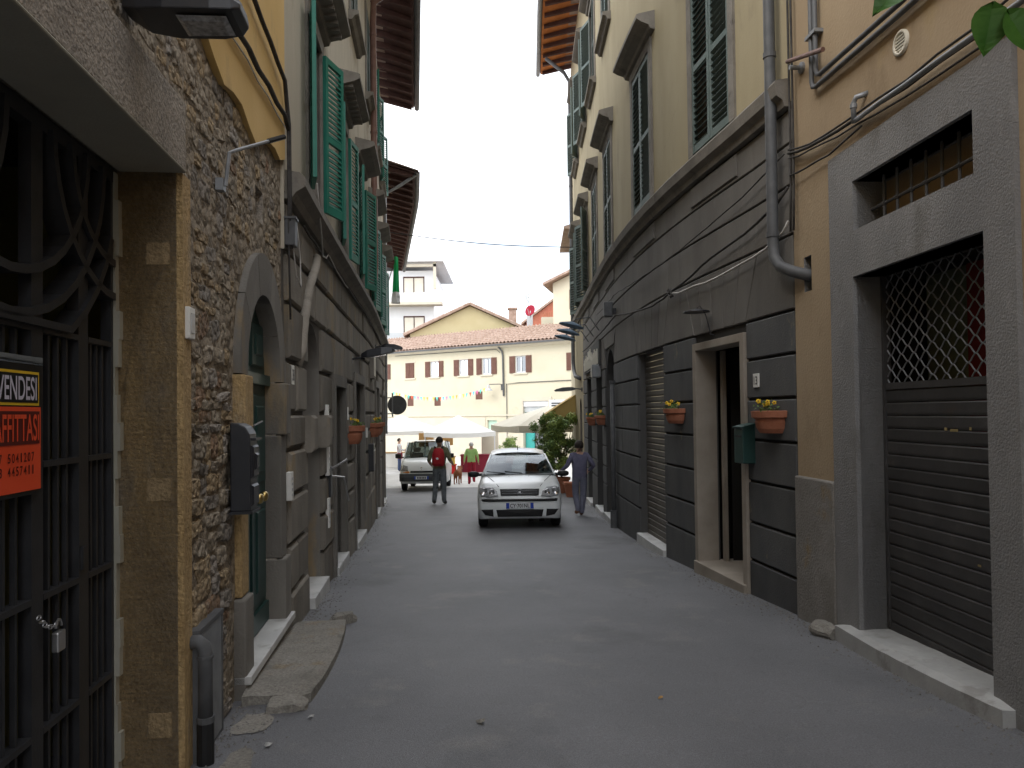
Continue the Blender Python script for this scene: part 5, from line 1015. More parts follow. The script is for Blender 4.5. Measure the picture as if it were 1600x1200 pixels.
# bunting
BU = thing('bunting', 'string of colourful paper pennants hung across the far cream facade', 'bunting', FA.P(13.5, 2.5, .6))
def bl(t): return FA.P(9.2+8.9*t, 3.25+.1*t-1.0*4*t*(1-t)*.55, .6)
mb = MB(); mb.tube([bl(i/20) for i in range(21)], .012, 4); mb.build('string', 'cable_white', BU)
bc = ['bunt_teal', 'bunt_yellow', 'bunt_pink', 'flag_white', 'bunt_blue', 'bunt_orange', 'sign_red', 'bunt_yellow', 'bunt_teal']
for k in range(30):
    t = (k+.5)/30; a = bl(t-.010); b = bl(t+.010); c = (a+b)/2-Vector((random.uniform(-.03, .03), 0, .30)); n_ = FA.nor(13)*.004
    mb = MB(); mb.add([a+n_, b+n_, c+n_, a-n_, b-n_, c-n_], [(0, 1, 2), (3, 5, 4), (0, 3, 4, 1), (1, 4, 5, 2), (2, 5, 3, 0)]); mb.build('pennant', bc[k*7 % 9], BU)
# ---------------------------------------------------------------- buildings behind
def gable_house(name, label, x0, x1, y0, y1, zb, ze, zr, mt, ridge_along='y', win=()):
    th = thing(name, label, 'house', ((x0+x1)/2, y0, zb)); mb = MB(); xm = (x0+x1)/2
    mb.add([(x0, y0, zb), (x1, y0, zb), (x1, y0, ze), (xm, y0, zr), (x0, y0, ze), (x0, y1, zb), (x1, y1, zb), (x1, y1, ze), (xm, y1, zr), (x0, y1, ze)], [(0, 1, 2, 3, 4), (5, 9, 8, 7, 6), (1, 6, 7, 2), (0, 4, 9, 5)]); mb.build('wall', mt, th)
    mb = MB()
    for sx, xe in ((-1, x0), (1, x1)):
        d = (xe-xm)/abs(xe-xm)*.5; sl_ = (zr-ze)/abs(x1-xm)
        for yy in range(int((y1-y0+1)/.5)):
            pass
        mb.add([(xm, y0-.4, zr+.05), (xe+d, y0-.4, ze-.5*sl_+.05), (xe+d, y1, ze-.5*sl_+.05), (xm, y1, zr+.05), (xm, y0-.4, zr+.2), (xe+d, y0-.4, ze-.5*sl_+.2), (xe+d, y1, ze-.5*sl_+.2), (xm, y1, zr+.2)], [(0, 1, 2, 3), (4, 7, 6, 5), (0, 4, 5, 1), (1, 5, 6, 2)])
        n = int(abs(xe-xm)/.4)
    mb.build('roof', 'roof_tile', th)
    mb = MB(); sl_ = (zr-ze)/abs(x1-xm); y_ = y0-.3
    while y_ < y1:
        for sg, xe in ((-1, x0-.5), (1, x1+.5)): mb.tube([(xm, y_, zr+.2), (xe, y_, ze-.5*sl_+.2)], .11, 6)
        y_ += .32
    o = mb.build('roof_tiles', 'roof_tile', th); o['kind'] = 'stuff'
    return th
GH = gable_house('yellow_gable_house', 'yellow gabled house with round window behind the cream terrace', -8.4, 1.6, 61, 72, -1.4, 8.2, 10.5, 'far_wall2')
mb = MB(); T = Matrix.Translation((0.15, 60.98, 7.0)) @ Matrix.Rotation(math.pi/2, 4, 'X'); mb.lathe([(0, 0), (.42, 0), (.5, .03), (.42, .05)], 18, T=T); mb.build('round_window', 'dark_void', GH)
mb = MB(); mb.tube([(2.1, 60.9, 8.0), (2.1, 60.9, 4)], .06, 6); mb.build('downpipe', 'far_grey', GH)
mb = MB(); mb.box(-.2, .5, 66, 66.7, 9.4, 10.9); mb.box(-.3, .6, 65.9, 66.8, 10.9, 11.05); mb.build('chimney', 'roof_tile', GH)
GH2 = gable_house('yellow_side_house', 'smaller yellow house with low tiled roof behind the satellite dishes', 1.9, 9.5, 63, 72, -1.4, 7.4, 9.3, 'far_wall2')
mb = MB(); mb.box(2.6, 3.6, 62.5, 63.4, 7.3, 9.7); mb.build('chimney', 'far_wall', GH2)
mb = MB()
for k in range(5): mb.tube([(2.75+.18*k, 62.9, 9.7), (2.75+.18*k, 62.9, 10.15)], .06, 6)
mb.build('chimney_pots', 'terracotta', GH2)
mb = MB(); mb.box(1.35, 1.85, 62.4, 62.9, 8.2, 10.6); mb.build('vent_stack', 'far_grey', GH2)
def dish(label, p, r, mt):
    th = thing('satellite_dish', label, 'satellite dish', p, 'satellite dishes on the roofs')
    T = Matrix.Translation(p) @ Matrix.Rotation(math.radians(-35), 4, 'Z') @ Matrix.Rotation(math.radians(75), 4, 'X')
    mb = MB(); mb.lathe([(0, -.12*r), (r*.5, -.07*r), (r, .15*r), (r*.97, .18*r), (r*.5, -.03*r), (0, -.08*r)], 18, T=T); mb.build('dish', mt, th, smooth=True)
    mb = MB(); mb.tube([p, p-Vector((0, 0, 1.6))], .04, 6); mb.tube([T @ Vector((0, -r*.8, .1)), T @ Vector((0, 0, r*.9))], .02, 5); mb.build('mast', 'far_grey', th)
dish('dark red satellite dish on the roofs', Vector((1.6, 60, 9.9)), .48, 'maroon'); dish('grey satellite dish on a tall mast above the dark red one', Vector((1.45, 61, 11.2)), .42, 'far_grey')
BG_ = gable_house('brick_gable_house', 'distant house with red brick gable wall', 1.6, 8.6, 76, 84, -1.4, 11.0, 13.6, 'brick_red')
RC = thing('cream_tower_house', 'tall cream house with brown shutter on the right behind the terrace', 'house', (6, 53, -1.4))
mb = MB(); v = [(3.05, 53), (9.5, 49), (12, 56), (5, 60)]; zt_ = [10.9, 13.4, 13.4, 10.9]
vs = [(x, y, -1.4) for x, y in v]+[(x, y, z_) for (x, y), z_ in zip(v, zt_)]; mb.add(vs, [(0, 1, 5, 4), (1, 2, 6, 5), (2, 3, 7, 6), (3, 0, 4, 7)]); mb.build('wall', 'far_wall', RC)
mb = MB(); rv = [(2.3, 52.7, 10.72), (9.8, 48.4, 13.72), (12.4, 56.5, 13.72), (4.2, 60.6, 10.72)]; mb.add(list(rv)+[(x, y, z_+.18) for x, y, z_ in rv], [(0, 1, 2, 3), (4, 7, 6, 5), (0, 4, 5, 1), (1, 5, 6, 2), (2, 6, 7, 3), (3, 7, 4, 0)]); mb.build('roof', 'roof_tile', RC)
wx = Vector((6.45, -4, 0)).normalized(); wn = Vector((-wx.y, wx.x, 0))*-1
def rcp(a, z_, o): return Vector((3.05, 53, z_))+wx*a+Vector((wx.y, -wx.x, 0))*o
for (a, b, mt_, o1, nme) in ((1.35, 1.75, 'shutter_brown', .06, 'shutter'), (1.75, 2.45, 'window_glass', .02, 'window_pane'), (2.45, 2.85, 'shutter_brown', .06, 'shutter')):
    mb = MB(); vs = [rcp(x, z_, o) for x in (a, b) for z_ in (8.9, 10.3) for o in (-.05, o1)]; mb.add(vs, [(0, 1, 3, 2), (4, 6, 7, 5), (0, 4, 5, 1), (2, 3, 7, 6), (1, 5, 7, 3), (0, 2, 6, 4)]); mb.build(nme, mt_, RC)
# modern white block
MBk = thing('white_apartment_block', 'modern white apartment block with balconies far left', 'building', (-11, 80, -1.4))
X0, X1, Y0 = -22, -8.4, 80
mb = MB(); mb.box(X0, X1, Y0, Y0+12, -1.4, 17.2); mb.build('wall', 'far_white', MBk)
mb = MB(); mb.box(X0, -7.2, Y0-1.6, Y0+12.5, 17.9, 18.2); mb.build('roof', 'far_white', MBk)
mb = MB(); mb.box(-8.3, -8.0, Y0-1.2, Y0-.9, 15, 17.9); mb.box(-11.5, -8, Y0-1.2, Y0-.9, 17.4, 17.7); mb.build('roof_frame', 'far_trim', MBk)
for k, z_ in enumerate((5.0, 9.3, 13.6)):
    mb = MB(); mb.box(X0, -7.4, Y0-1.4, Y0, z_-.3, z_); mb.build('balcony_slab', 'far_trim', MBk)
    mb = MB(); mb.box(X0, -7.8, Y0-1.35, Y0-1.28, z_, z_+1.0); mb.build('balcony_panel', 'far_grey' if k != 2 else 'far_white', MBk)
    for x in (-11.6, -16):
        mb = MB(); mb.box(x, x+2.1, Y0-.02, Y0+.04, z_+.1, z_+2.8); w_ = mb.build('window', 'canvas_cream', MBk); mb = MB(); mb.box(x+1.0, x+1.1, Y0-.06, Y0-.02, z_+.1, z_+2.8); mb.box(x-.1, x, Y0-.06, Y0+.04, z_+.1, z_+2.8); mb.box(x+2.1, x+2.2, Y0-.06, Y0+.04, z_+.1, z_+2.8); mb.box(x-.1, x+2.2, Y0-.06, Y0+.04, z_+2.8, z_+2.95); mb.build('window_frame', 'wood_brown', w_)
for (x0_, y0_, x1_, h_) in ((-60, 95, -24, 9), (12, 80, 50, 11), (-14, 110, 10, 9)):
    pass
# ---------------------------------------------------------------- market tents
def tent(name, label, cx, cy, hw, hd, ze, zt, rz=0):
    g = gz(cy); th = thing(name, label, 'tent', (cx, cy, g), 'white market tents'); R_ = Matrix.Translation((cx, cy, g)) @ Matrix.Rotation(rz, 4, 'Z')
    mb = MB(); n = 8; rings = []
    cor = [(-hw, -hd), (hw, -hd), (hw, hd), (-hw, hd)]
    def edge(i, t): a, b = cor[i], cor[(i+1) % 4]; return (a[0]+(b[0]-a[0])*t, a[1]+(b[1]-a[1])*t)
    ring = [edge(i, k/n) for i in range(4) for k in range(n)]
    levels = [(1.0, 0, -.22), (1.0, 0, 0)]+[(1-f, f, 0) for f in (.25, .5, .75, .93)]
    rr = []
    for (s_, f, dz) in levels:
        lv = []
        for j, (x, y) in enumerate(ring):
            k = j % n; sag = -.07*math.sin(math.pi*k/n)*s_
            lv.append(R_ @ Vector((x*s_, y*s_, ze+(zt-ze)*f**1.15+dz+sag+(random.uniform(-.015, .015) if dz else 0))))
        rr.append(lv)
    mb.loft(rr, caps=False); m_ = len(mb.v); mb.add([R_ @ Vector((0, 0, zt))]+rr[-1], [(0, i+1, (i+1) % 32+1) for i in range(32)]); mb.build('canopy', 'canvas_white', th)
    for x, y in cor:
        mb = MB(); mb.tube([R_ @ Vector((x*.97, y*.97, 0)), R_ @ Vector((x*.97, y*.97, ze))], .025, 6); mb.build('leg', 'shirt_white', th)
    return th
tent('market_tent', 'white market tent standing left behind the van', -6.2, 41, 2.1, 1.6, 2.15, 2.95)
tent('market_tent', 'white market tent in the middle of the square beside the old man', -2.75, 37.5, 1.75, 1.6, 2.1, 2.92, .12)
def stallbox(name, label, cat, x0, x1, y0, y1, z0, z1, mt, group=None, lid=None):
    g = gz((y0+y1)/2); th = thing(name, label, cat, ((x0+x1)/2, y0, g+z0), group); mb = MB(); mb.box(x0, x1, y0, y1, g+z0, g+z1); mb.build('body', mt, th, bevel=.02)
    if lid: mb = MB(); mb.box(x0-.03, x1+.03, y0-.03, y1+.03, g+z1, g+z1+.04); mb.build('top', lid, th)
    return th
stallbox('market_table', 'market table under a dark red cloth beside the green-jumper man', 'table', -2.65, -1.2, 37.5, 38.3, 0, .85, 'cloth_maroon', None, 'cloth_maroon')
stallbox('crate', 'bright red crate on the ground under the middle tent', 'crate', -3.5, -2.85, 36.6, 37.2, 0, .42, 'cloth_red', None, 'cloth_red')
stallbox('crate', 'yellow crate stacked on the red crate', 'crate', -3.45, -2.9, 36.65, 37.15, .46, .82, 'box_yellow', None, 'cloth_brown')
stallbox('hanging_cloth', 'brown cloth panel hanging at the back of the left tent', 'cloth', -5.0, -4.2, 39.3, 39.36, 1.25, 1.98, 'cloth_brown')
stallbox('picture_board', 'small brown picture board in the left tent', 'board', -4.0, -3.2, 39.6, 39.66, 1.3, 1.85, 'cloth_brown')
stallbox('market_table', 'white-covered market table behind the man in the white shirt', 'table', -7.6, -6.2, 41.6, 42.4, 0, .8, 'canvas_white', None, 'cloth_brown')
stallbox('stall_screen', 'pale slatted screen at the right of the middle tent', 'screen', -1.65, -.75, 39.2, 39.3, 0, 2.0, 'far_trim', None, 'far_trim')
# cream parasol
PA = thing('parasol', 'large cream square parasol by the restaurant terrace', 'parasol', (1.55, 30.5, gz(30.5)))
R_ = Matrix.Translation((1.55, 30.5, gz(30.5))) @ Matrix.Rotation(.35, 4, 'Z'); cor = [(-2, -1.7), (2, -1.7), (2, 1.7), (-2, 1.7)]
mb = MB(); n = 6; ring = [(cor[i][0]+(cor[(i+1) % 4][0]-cor[i][0])*k/n, cor[i][1]+(cor[(i+1) % 4][1]-cor[i][1])*k/n) for i in range(4) for k in range(n)]; rr = []
for s_, z_, in ((1.0, 2.22), (1.0, 2.45), (.6, 2.80), (.25, 3.05), (.06, 3.2)):
    rr.append([R_ @ Vector((x*s_, y*s_, z_-.05*math.sin(math.pi*(j % n)/n)*(s_ > .5)+(.03*math.sin(j*2.1) if z_ < 2.3 else 0))) for j, (x, y) in enumerate(ring)])
mb.loft(rr); mb.build('canopy', 'canvas_cream', PA)
mb = MB(); mb.tube([R_ @ Vector((0, 0, 0)), R_ @ Vector((0, 0, 3.15))], .04, 8); mb.build('pole', 'wood_brown', PA); mb = MB(); mb.box(-.35, .35, -.35, .35, 0, .1, T=R_); mb.build('base', 'slab_stone', PA)
# awning
AW = thing('shop_awning', 'ochre fabric awning sloping out over the terrace at the street end', 'awning', RW.P(29, 1.5, 0))
mb = MB(); rings = []
for i in range(9):
    q = 29.2+.45*i; rings.append([RW.P(q, 2.18, .0), RW.P(q, 1.83+.02*math.sin(i*2), .55), RW.P(q, 1.47+.02*math.sin(i*3), 1.1), RW.P(q, 1.28, 1.2), RW.P(q, 1.27, 1.18), RW.P(q, 1.44, 1.08), RW.P(q, 1.80, .55), RW.P(q, 2.15, 0)])
mb.loft(rings); mb.build('fabric', 'awning', AW)
for q in (29.22, 32.75):
    mb = MB(); mb.add([RW.P(q, 2.15, 0), RW.P(q, 1.45, 1.08), RW.P(q, 1.28, 1.19), RW.P(q, 1.26, 0), RW.P(q+.02, 2.15, 0), RW.P(q+.02, 1.45, 1.08), RW.P(q+.02, 1.28, 1.19), RW.P(q+.02, 1.26, 0)], [(0, 1, 2, 3), (4, 7, 6, 5), (0, 4, 5, 1), (1, 5, 6, 2), (2, 6, 7, 3)]); mb.build('side_panel', 'awning', AW)
for q in (29.4, 32.6): mb = MB(); mb.tube([RW.P(q, 1.4, 0), RW.P(q, 1.38, 1.05)], .02, 6); mb.build('arm', 'galv', AW)
# parking sign, traffic disc, flag
PS = thing('parking_sign', 'small white sign with a blue disc above the parasol', 'sign', (2.6, 44.9, gz(45)))
mb = MB(); mb.tube([(2.6, 44.9, gz(45)), (2.6, 44.9, 2.4)], .04, 6); mb.build('post', 'galv', PS); mb = MB(); mb.box(2.25, 3.35, 44.82, 44.86, 1.1, 2.35); mb.build('board', 'shirt_white', PS); mb = MB(); mb.lathe([(0, 0), (.3, 0), (.3, .02), (0, .02)], 16, T=Matrix.Translation((2.9, 44.8, 1.5)) @ Matrix.Rotation(math.pi/2, 4, 'X')); mb.build('disc', 'plate_blue', PS)
for z_ in (1.95, 2.1): mb = MB(); mb.box(2.4, 3.2, 44.80, 44.82, z_, z_+.07); mb.build('line_of_text', 'ink', PS)
TS = thing('traffic_sign', 'dark back of a round traffic sign at the left street corner', 'sign', (-3.62, 23.2, -1.04))
mb = MB(); mb.lathe([(0, 0), (.30, 0), (.305, .012), (.30, .024), (0, .024)], 24, T=Matrix.Translation((-3.62, 23.2, 1.87)) @ Matrix.Rotation(math.pi/2, 4, 'X')); mb.build('disc', 'pipe_dark', TS)
mb = MB(); mb.tube([(-3.76, 23.14, 1.5), (-3.76, 23.14, 2.25)], .025, 8); mb.tube([(-3.76, 23.14, 1.6), LW.P(28.2, 1.6, -.02)], .02, 6); mb.tube([(-3.76, 23.14, 2.1), LW.P(28.2, 2.1, -.02)], .02, 6); mb.build('bracket', 'galv', TS)
FLG = thing('flag', 'furled green and white flag hanging at the left street corner', 'flag', LW.P(27.6, 5.2, .3))
mb = MB(); mb.tube([LW.P(27.6, 4.9, -.1), LW.P(27.6, 6.6, .42)], .015, 6); mb.build('pole', 'wood_brown', FLG)
for k, (nme, mt_) in enumerate((('green_band', 'flag_green'), ('white_band', 'flag_white'))):
    mb = MB(); rr = []
    for i in range(7):
        z_ = 6.4-k*1.08-i*(.18 if k == 0 else .06); w_ = .05+.10*min(1, (k*6+i)/9); rr.append([LW.P(27.6+.03*math.sin(i), z_, .36-.02*i*0-w_), LW.P(27.66, z_, .36), LW.P(27.6+.04*math.cos(i*2), z_, .40+w_*.5), LW.P(27.52, z_, .36)])
    mb.loft(rr); mb.build(nme, mt_, FLG)
# ---------------------------------------------------------------- planters and shrubs
def shrub(name, label, p, hgt, rad, nleaf, mts, pot=True, trunk=True, seed=1, group=None, leafr=.05):
    rnd = random.Random(seed); th = thing(name, label, 'shrub', p, group); p = Vector(p)
    z0 = .0
    if pot:
        mb = MB(); mb.lathe([(.15, 0), (.20, .02), (.26, .42), (.30, .44), (.30, .52), (.27, .52), (.25, .46)], 16, T=Matrix.Translation(p)); mb.lathe([(0, .46), (.26, .46)], 16, T=Matrix.Translation(p)); mb.build('pot', 'terracotta', th); z0 = .45
    tr = MB()
    for k in range(7):
        a = rnd.uniform(0, 6.28); e = p+Vector((rad*.6*math.cos(a), rad*.6*math.sin(a), z0+hgt*rnd.uniform(.5, .9))); tr.tube([p+Vector((0, 0, z0)), p+Vector((.12*math.cos(a), .12*math.sin(a), z0+hgt*.3)), e], .022, 6, r2=.007)
    tr.build('trunk', 'bark', th)
    cl = [(Vector((rnd.gauss(0, rad*.42), rnd.gauss(0, rad*.42), z0+hgt*(.18+.78*rnd.random()))), rnd.uniform(.16, .30)*rad*1.2, rnd.random()) for _ in range(60)]
    for mi, mt_ in enumerate(mts):
        mb = MB()
        for k in range(nleaf//len(mts)):
            c, r_, h = rnd.choice(cl)
            if (h > .5) != (mi == 1) and rnd.random() < .75: continue
            d = Vector((rnd.gauss(0, 1), rnd.gauss(0, 1), rnd.gauss(0, 1))).normalized(); q = p+c+d*r_*rnd.random()**.4; q.z = max(q.z, p.z+z0)
            e = Vector((rnd.gauss(0, 1), rnd.gauss(0, 1), rnd.gauss(0, .7))).normalized(); g_ = e.cross(d)
            if g_.length < .1: continue
            g_.normalize(); L_ = leafr*rnd.uniform(.7, 1.4)
            mb.add([q-e*L_, q+g_*L_*.35, q+e*L_, q-g_*L_*.35], [(0, 1, 2, 3)])
        mb.build('crown', mt_, th)
    return th
shrub('oleander_bush', 'tall leafy green bush in a pot in front of the awning', (1.62, 24.6, gz(24.6)), 2.25, .66, 15000, ('leaf', 'leaf2'), seed=3, leafr=.05)
shrub('oleander_bush', 'leafy green bush close behind the tall one by the cream wall', (1.35, 27.0, gz(27)), 2.0, .6, 9000, ('leaf', 'leaf2'), seed=5, leafr=.05)
shrub('potted_shrub', 'small round potted shrub in front of the far cream facade', (-.2, 42.5, gz(42)), 1.15, .55, 5000, ('leaf', 'leaf2'), seed=9)
PT = thing('planter', 'square terracotta planter beside the woman in grey-blue', 'planter', (1.78, 22.6, gz(22.6)))
T = Matrix.Translation((1.78, 22.6, gz(22.6))) @ Matrix.Diagonal((.72, .72, .85, 1)); mb = MB()
mb.add([T @ Vector(v) for v in ((-.2, -.2, 0), (.2, -.2, 0), (.2, .2, 0), (-.2, .2, 0), (-.28, -.28, .45), (.28, -.28, .45), (.28, .28, .45), (-.28, .28, .45))], [(0, 1, 5, 4), (1, 2, 6, 5), (2, 3, 7, 6), (3, 0, 4, 7), (0, 3, 2, 1)]); mb.build('body', 'terracotta', PT)
mb = MB(); mb.box(-.32, .32, -.32, .32, .45, .53, T=T); mb.build('rim', 'terracotta', PT)
# ---------------------------------------------------------------- vehicles
from mathutils.bvhtree import BVHTree
HULL = None
def surf(x, z_):
    h = HULL.ray_cast(Vector((x, -2, z_)), Vector((0, 1, 0)))
    return h[0].y if h[0] is not None and h[0].y < .6 else .22
def wheel(parent, T, r, w_):
    mb = MB(); prof = [(r*.62, -w_/2), (r*.9, -w_/2), (r, -w_*.35), (r, w_*.35), (r*.9, w_/2), (r*.62, w_/2)]
    Rx = T @ Matrix.Rotation(math.pi/2, 4, 'Y'); mb.lathe(prof, 24, T=Rx); o = mb.build('wheel', 'tyre', parent, smooth=False)
    mb = MB(); mb.lathe([(0, w_*.30), (r*.2, w_*.34), (r*.5, w_*.28), (r*.62, w_*.36), (r*.64, w_*.2)], 20, T=Rx); mb.lathe([(0, -w_*.30), (r*.2, -w_*.34), (r*.5, -w_*.28), (r*.62, -w_*.36), (r*.64, -w_*.2)], 20, T=Rx); mb.build('hubcap', 'galv', o)
def interp(tab, y):
    for a, b in zip(tab, tab[1:]):
        if y <= b[0]:
            t = (y-a[0])/(b[0]-a[0]); t = max(0, t); return [a[i]+(b[i]-a[i])*t for i in range(len(a))]
    return list(tab[-1])
def car(name, label, cat, loc, rotz, spec):
    th = thing(name, label, cat, loc); tilt = math.atan(.045)*(1 if loc[1] < 30 else 0)
    T = Matrix.Translation(loc) @ Matrix.Rotation(rotz, 4, 'Z') @ Matrix.Rotation(-tilt, 4, 'X')
    Lp = spec['hull']      # stations (y, halfwidth, zbottom, ztop)
    rings = []; ws = spec['wheel']
    ys_ = sorted(set([s_[0] for s_ in Lp]+[spec['axles'][0]+d for d in (-.36, -.25, 0, .25, .36)]+[spec['axles'][1]+d for d in (-.36, -.25, 0, .25, .36)]))
    for y in ys_:
        _, hw, zb, zt = interp(Lp, y); arch = 0
        for ax in spec['axles']:
            d = abs(y-ax)
            if d < .355: arch = max(arch, math.sqrt(max(0, .355**2-d*d))*.98)
        za = max(zb, ws*.95+arch*.9-.05) if arch > 0 else zb
        k = .93 if y > .3 else .90
        pts = [(0, zb), (hw*.70, zb), (hw*.97, za), (hw, za+(zt-za)*.35), (hw*.985, za+(zt-za)*.65), (hw*k, zt-.05), (hw*(k-.12), zt-.005), (0, zt+.015)]
        rings.append([T @ Vector((x, y, z_)) for x, z_ in pts]+[T @ Vector((-x, y, z_)) for x, z_ in pts[-2:0:-1]])
    mb = MB(); mb.loft(rings); b = mb.build('body', spec['paint'], th, smooth=True); global HULL; Ti = T.inverted(); HULL = BVHTree.FromPolygons([Ti @ Vector(v) for v in mb.v], mb.f)
    # greenhouse
    G = spec['cabin']      # dict: cowl(y,z,hw) roof_front(y,z,hw) roof_mid roof_rear(y,z,hw) tail(y,z,hw)
    cy, cz, cw = G['cowl']; fy, fz, fwid = G['front']; ry, rz_, rw = G['rear']; ty, tz, tw = G['tail']
    def pt(x, y, z_): return T @ Vector((x, y, z_))
    mb = MB(); n = 8; roof = []
    for i in range(9):
        t = i/8; y = fy+(ry-fy)*t; hw = fwid+(rw-fwid)*t; z_ = fz+(rz_-fz)*t+spec.get('crown', .035)*math.sin(math.pi*t)
        roof.append([pt(hw*(2*j/n-1), y+(.05*(1-(2*j/n-1)**2)*(-1 if i == 0 else (1 if i == 8 else 0))), z_+.035*(1-(2*j/n-1)**2)-(.03 if j in (0, n) else 0)) for j in range(n+1)])
    low = [[p-(T.to_3x3() @ Vector((0, 0, .05))) for p in r] for r in roof]
    mb.loft(roof, closed=False, caps=False); mb.loft(low, closed=False, caps=False)
    mb.build('roof', spec['paint'], th, smooth=True)
    def pillar(a, b, w_):
        mbp = MB(); mbp.tube([pt(*a), pt(*b)], w_, 6); return mbp.build('pillar', spec['paint'], th, smooth=True)
    for sg in (-1, 1):
        pillar((sg*cw, cy, cz-.03), (sg*fwid, fy, fz-.02), .032); pillar((sg*tw, ty, tz-.03), (sg*rw, ry, rz_-.02), .05)
        my = (fy+ry)/2+.1; pillar((sg*(cw+tw)/2, my, (cz+tz)/2-.03), (sg*(fwid+rw)/2, my, (fz+rz_)/2-.01), .035)
        mb = MB(); e = .012
        mb.add([pt(sg*(cw-e), cy+.12, cz), pt(sg*(tw-e), ty-.1, tz), pt(sg*(rw-e), ry, rz_-.03), pt(sg*(fwid-e), fy+.05, fz-.03)], [(0, 1, 2, 3)]); mb.build('side_window', 'car_glass', th)
    mb = MB(); ws_ = []
    for i in range(7):
        t = i/6; y0 = cy+(fy-cy)*t; z0 = cz+(fz-.015-cz)*t; hw = cw+(fwid-cw)*t-.02
        ws_.append([pt(hw*(2*j/8-1), y0-.07*(1-(2*j/8-1)**2), z0+.03*math.sin(math.pi*t)) for j in range(9)])
    mb.loft(ws_, closed=False, caps=False); mb.build('windshield', 'car_glass', th, smooth=True)
    mb = MB(); mb.add([pt(-tw, ty, tz), pt(tw, ty, tz), pt(rw, ry, rz_-.03), pt(-rw, ry, rz_-.03)], [(0, 1, 2, 3)]); mb.build('rear_window', 'car_glass', th)
    # dark surround strip under the windscreen, interior
    mb = MB(); mb.add([pt(-cw, cy-.08, cz-.0), pt(cw, cy-.08, cz-.0), pt(cw*.98, cy+.03, cz+.012), pt(-cw*.98, cy+.03, cz+.012)], [(0, 1, 2, 3)]); mb.build('cowl', 'black_plastic', th)
    mb = MB(); mb.box(-cw+.06, cw-.06, cy+.1, cy+.45, cz-.25, cz-.03, T=T); mb.build('dashboard', 'black_plastic', th)
    for sg in (-1, 1):
        mb = MB(); mb.box(sg*.36-.23, sg*.36+.23, fy+.25, fy+.4, cz-.3, cz+.20, T=T); mb.box(sg*.36-.13, sg*.36+.13, fy+.28, fy+.38, cz+.22, cz+.40, T=T); mb.build('seat', 'slate', th, bevel=.04)
    for ax in spec['axles']:
        for sg in (-1, 1): wheel(th, T @ Matrix.Translation((sg*(spec['track']), ax, ws)), ws, .18)
    return th, T
P2 = dict(crown=.085, paint='paint_white', wheel=.30, track=.72, axles=(.66, 3.12),
    hull=[(-.02, .58, .26, .56), (.015, .70, .21, .64), (.07, .765, .19, .715), (.16, .80, .19, .79), (.35, .82, .19, .865), (.75, .83, .19, .95), (1.05, .83, .19, 1.0), (2.2, .83, .19, 1.02), (3.4, .82, .2, 1.03), (3.72, .78, .25, 1.0), (3.84, .68, .32, .9)],
    cabin=dict(cowl=(1.02, 1.01, .73), front=(1.80, 1.41, .575), rear=(3.3, 1.43, .57), tail=(3.66, 1.02, .70)))
CX, CY = .125, 14.05
FI, T = car('hatchback_car', 'white hatchback facing us in the middle of the street', 'car', (CX, CY, gz(CY)), math.radians(.5), P2)
def fpt(x, y, z_): return T @ Vector((x, y, z_))
def panel(name, parent, pts2, mt, off=.02, thick=.03):
    """closed polygon on the nose, given as (x, z)"""
    mb = MB(); n = len(pts2); c = (sum(p[0] for p in pts2)/n, sum(p[1] for p in pts2)/n)
    f = [fpt(x, surf(x, z_)-off, z_) for x, z_ in pts2]; bk = [fpt(x, surf(x, z_)+.08, z_) for x, z_ in pts2]
    ins = [fpt(c[0]+(x-c[0])*.9, surf(c[0]+(x-c[0])*.9, c[1]+(z_-c[1])*.9)-off-.006, c[1]+(z_-c[1])*.9) for x, z_ in pts2]
    vs = bk+f+ins+[fpt(c[0], surf(*c)-off-.01, c[1])]; fs = []
    for r_ in range(2):
        for i in range(n): fs.append((r_*n+i, r_*n+(i+1) % n, (r_+1)*n+(i+1) % n, (r_+1)*n+i))
    for i in range(n): fs.append((2*n+i, 2*n+(i+1) % n, 3*n))
    mb.add(vs, fs); return mb.build(name, mt, parent)
for sg in (-1, 1):
    hl = panel('headlight', FI, [(sg*x, z_) for x, z_ in ((.41, .63), (.58, .605), (.74, .625), (.785, .69), (.775, .775), (.68, .80), (.52, .785), (.44, .72))], 'lamp_glass', .034)
    for (x, z_, r_) in ((.68, .71, .07), (.53, .70, .055)):
        mb = MB(); mb.lathe([(0, .0), (r_*.5, .005), (r_, .012), (r_*1.05, 0)], 14, T=T @ Matrix.Translation((sg*x, surf(x, z_)-.050, z_)) @ Matrix.Rotation(math.pi/2, 4, 'X')); mb.build('reflector', 'chrome', hl)
    panel('fog_recess', FI, [(sg*x, z_) for x, z_ in ((.50, .24), (.66, .27), (.74, .37), (.51, .38))], 'black_plastic', .022)
    mb = MB(); Tm = T @ Matrix.Translation((sg*.93, 1.22, 1.0)); mb.lathe([(0, -.12), (.06, -.11), (.085, -.04), (.085, .05), (.05, .11), (0, .12)], 12, T=Tm @ Matrix.Diagonal((1, .7, .72, 1)) @ Matrix.Rotation(math.pi/2, 4, 'Y')); mm = mb.build('mirror', 'black_plastic', FI, smooth=True)
    mb = MB(); mb.tube([fpt(sg*.76, 1.24, .99), fpt(sg*.86, 1.22, .99)], .03, 8); mb.build('mirror_arm', 'black_plastic', mm)
    mb = MB(); mb.tube([fpt(-sg*.05+sg*.0+(-.32 if sg < 0 else .12), .97, 1.025), fpt((-.65 if sg < 0 else -.28), 1.03, 1.06)], .010, 6); mb.build('wiper', 'black_plastic', FI)
gr = panel('grille', FI, [(-.36, .635), (.36, .635), (.38, .755), (-.38, .755)], 'black_plastic', .024)
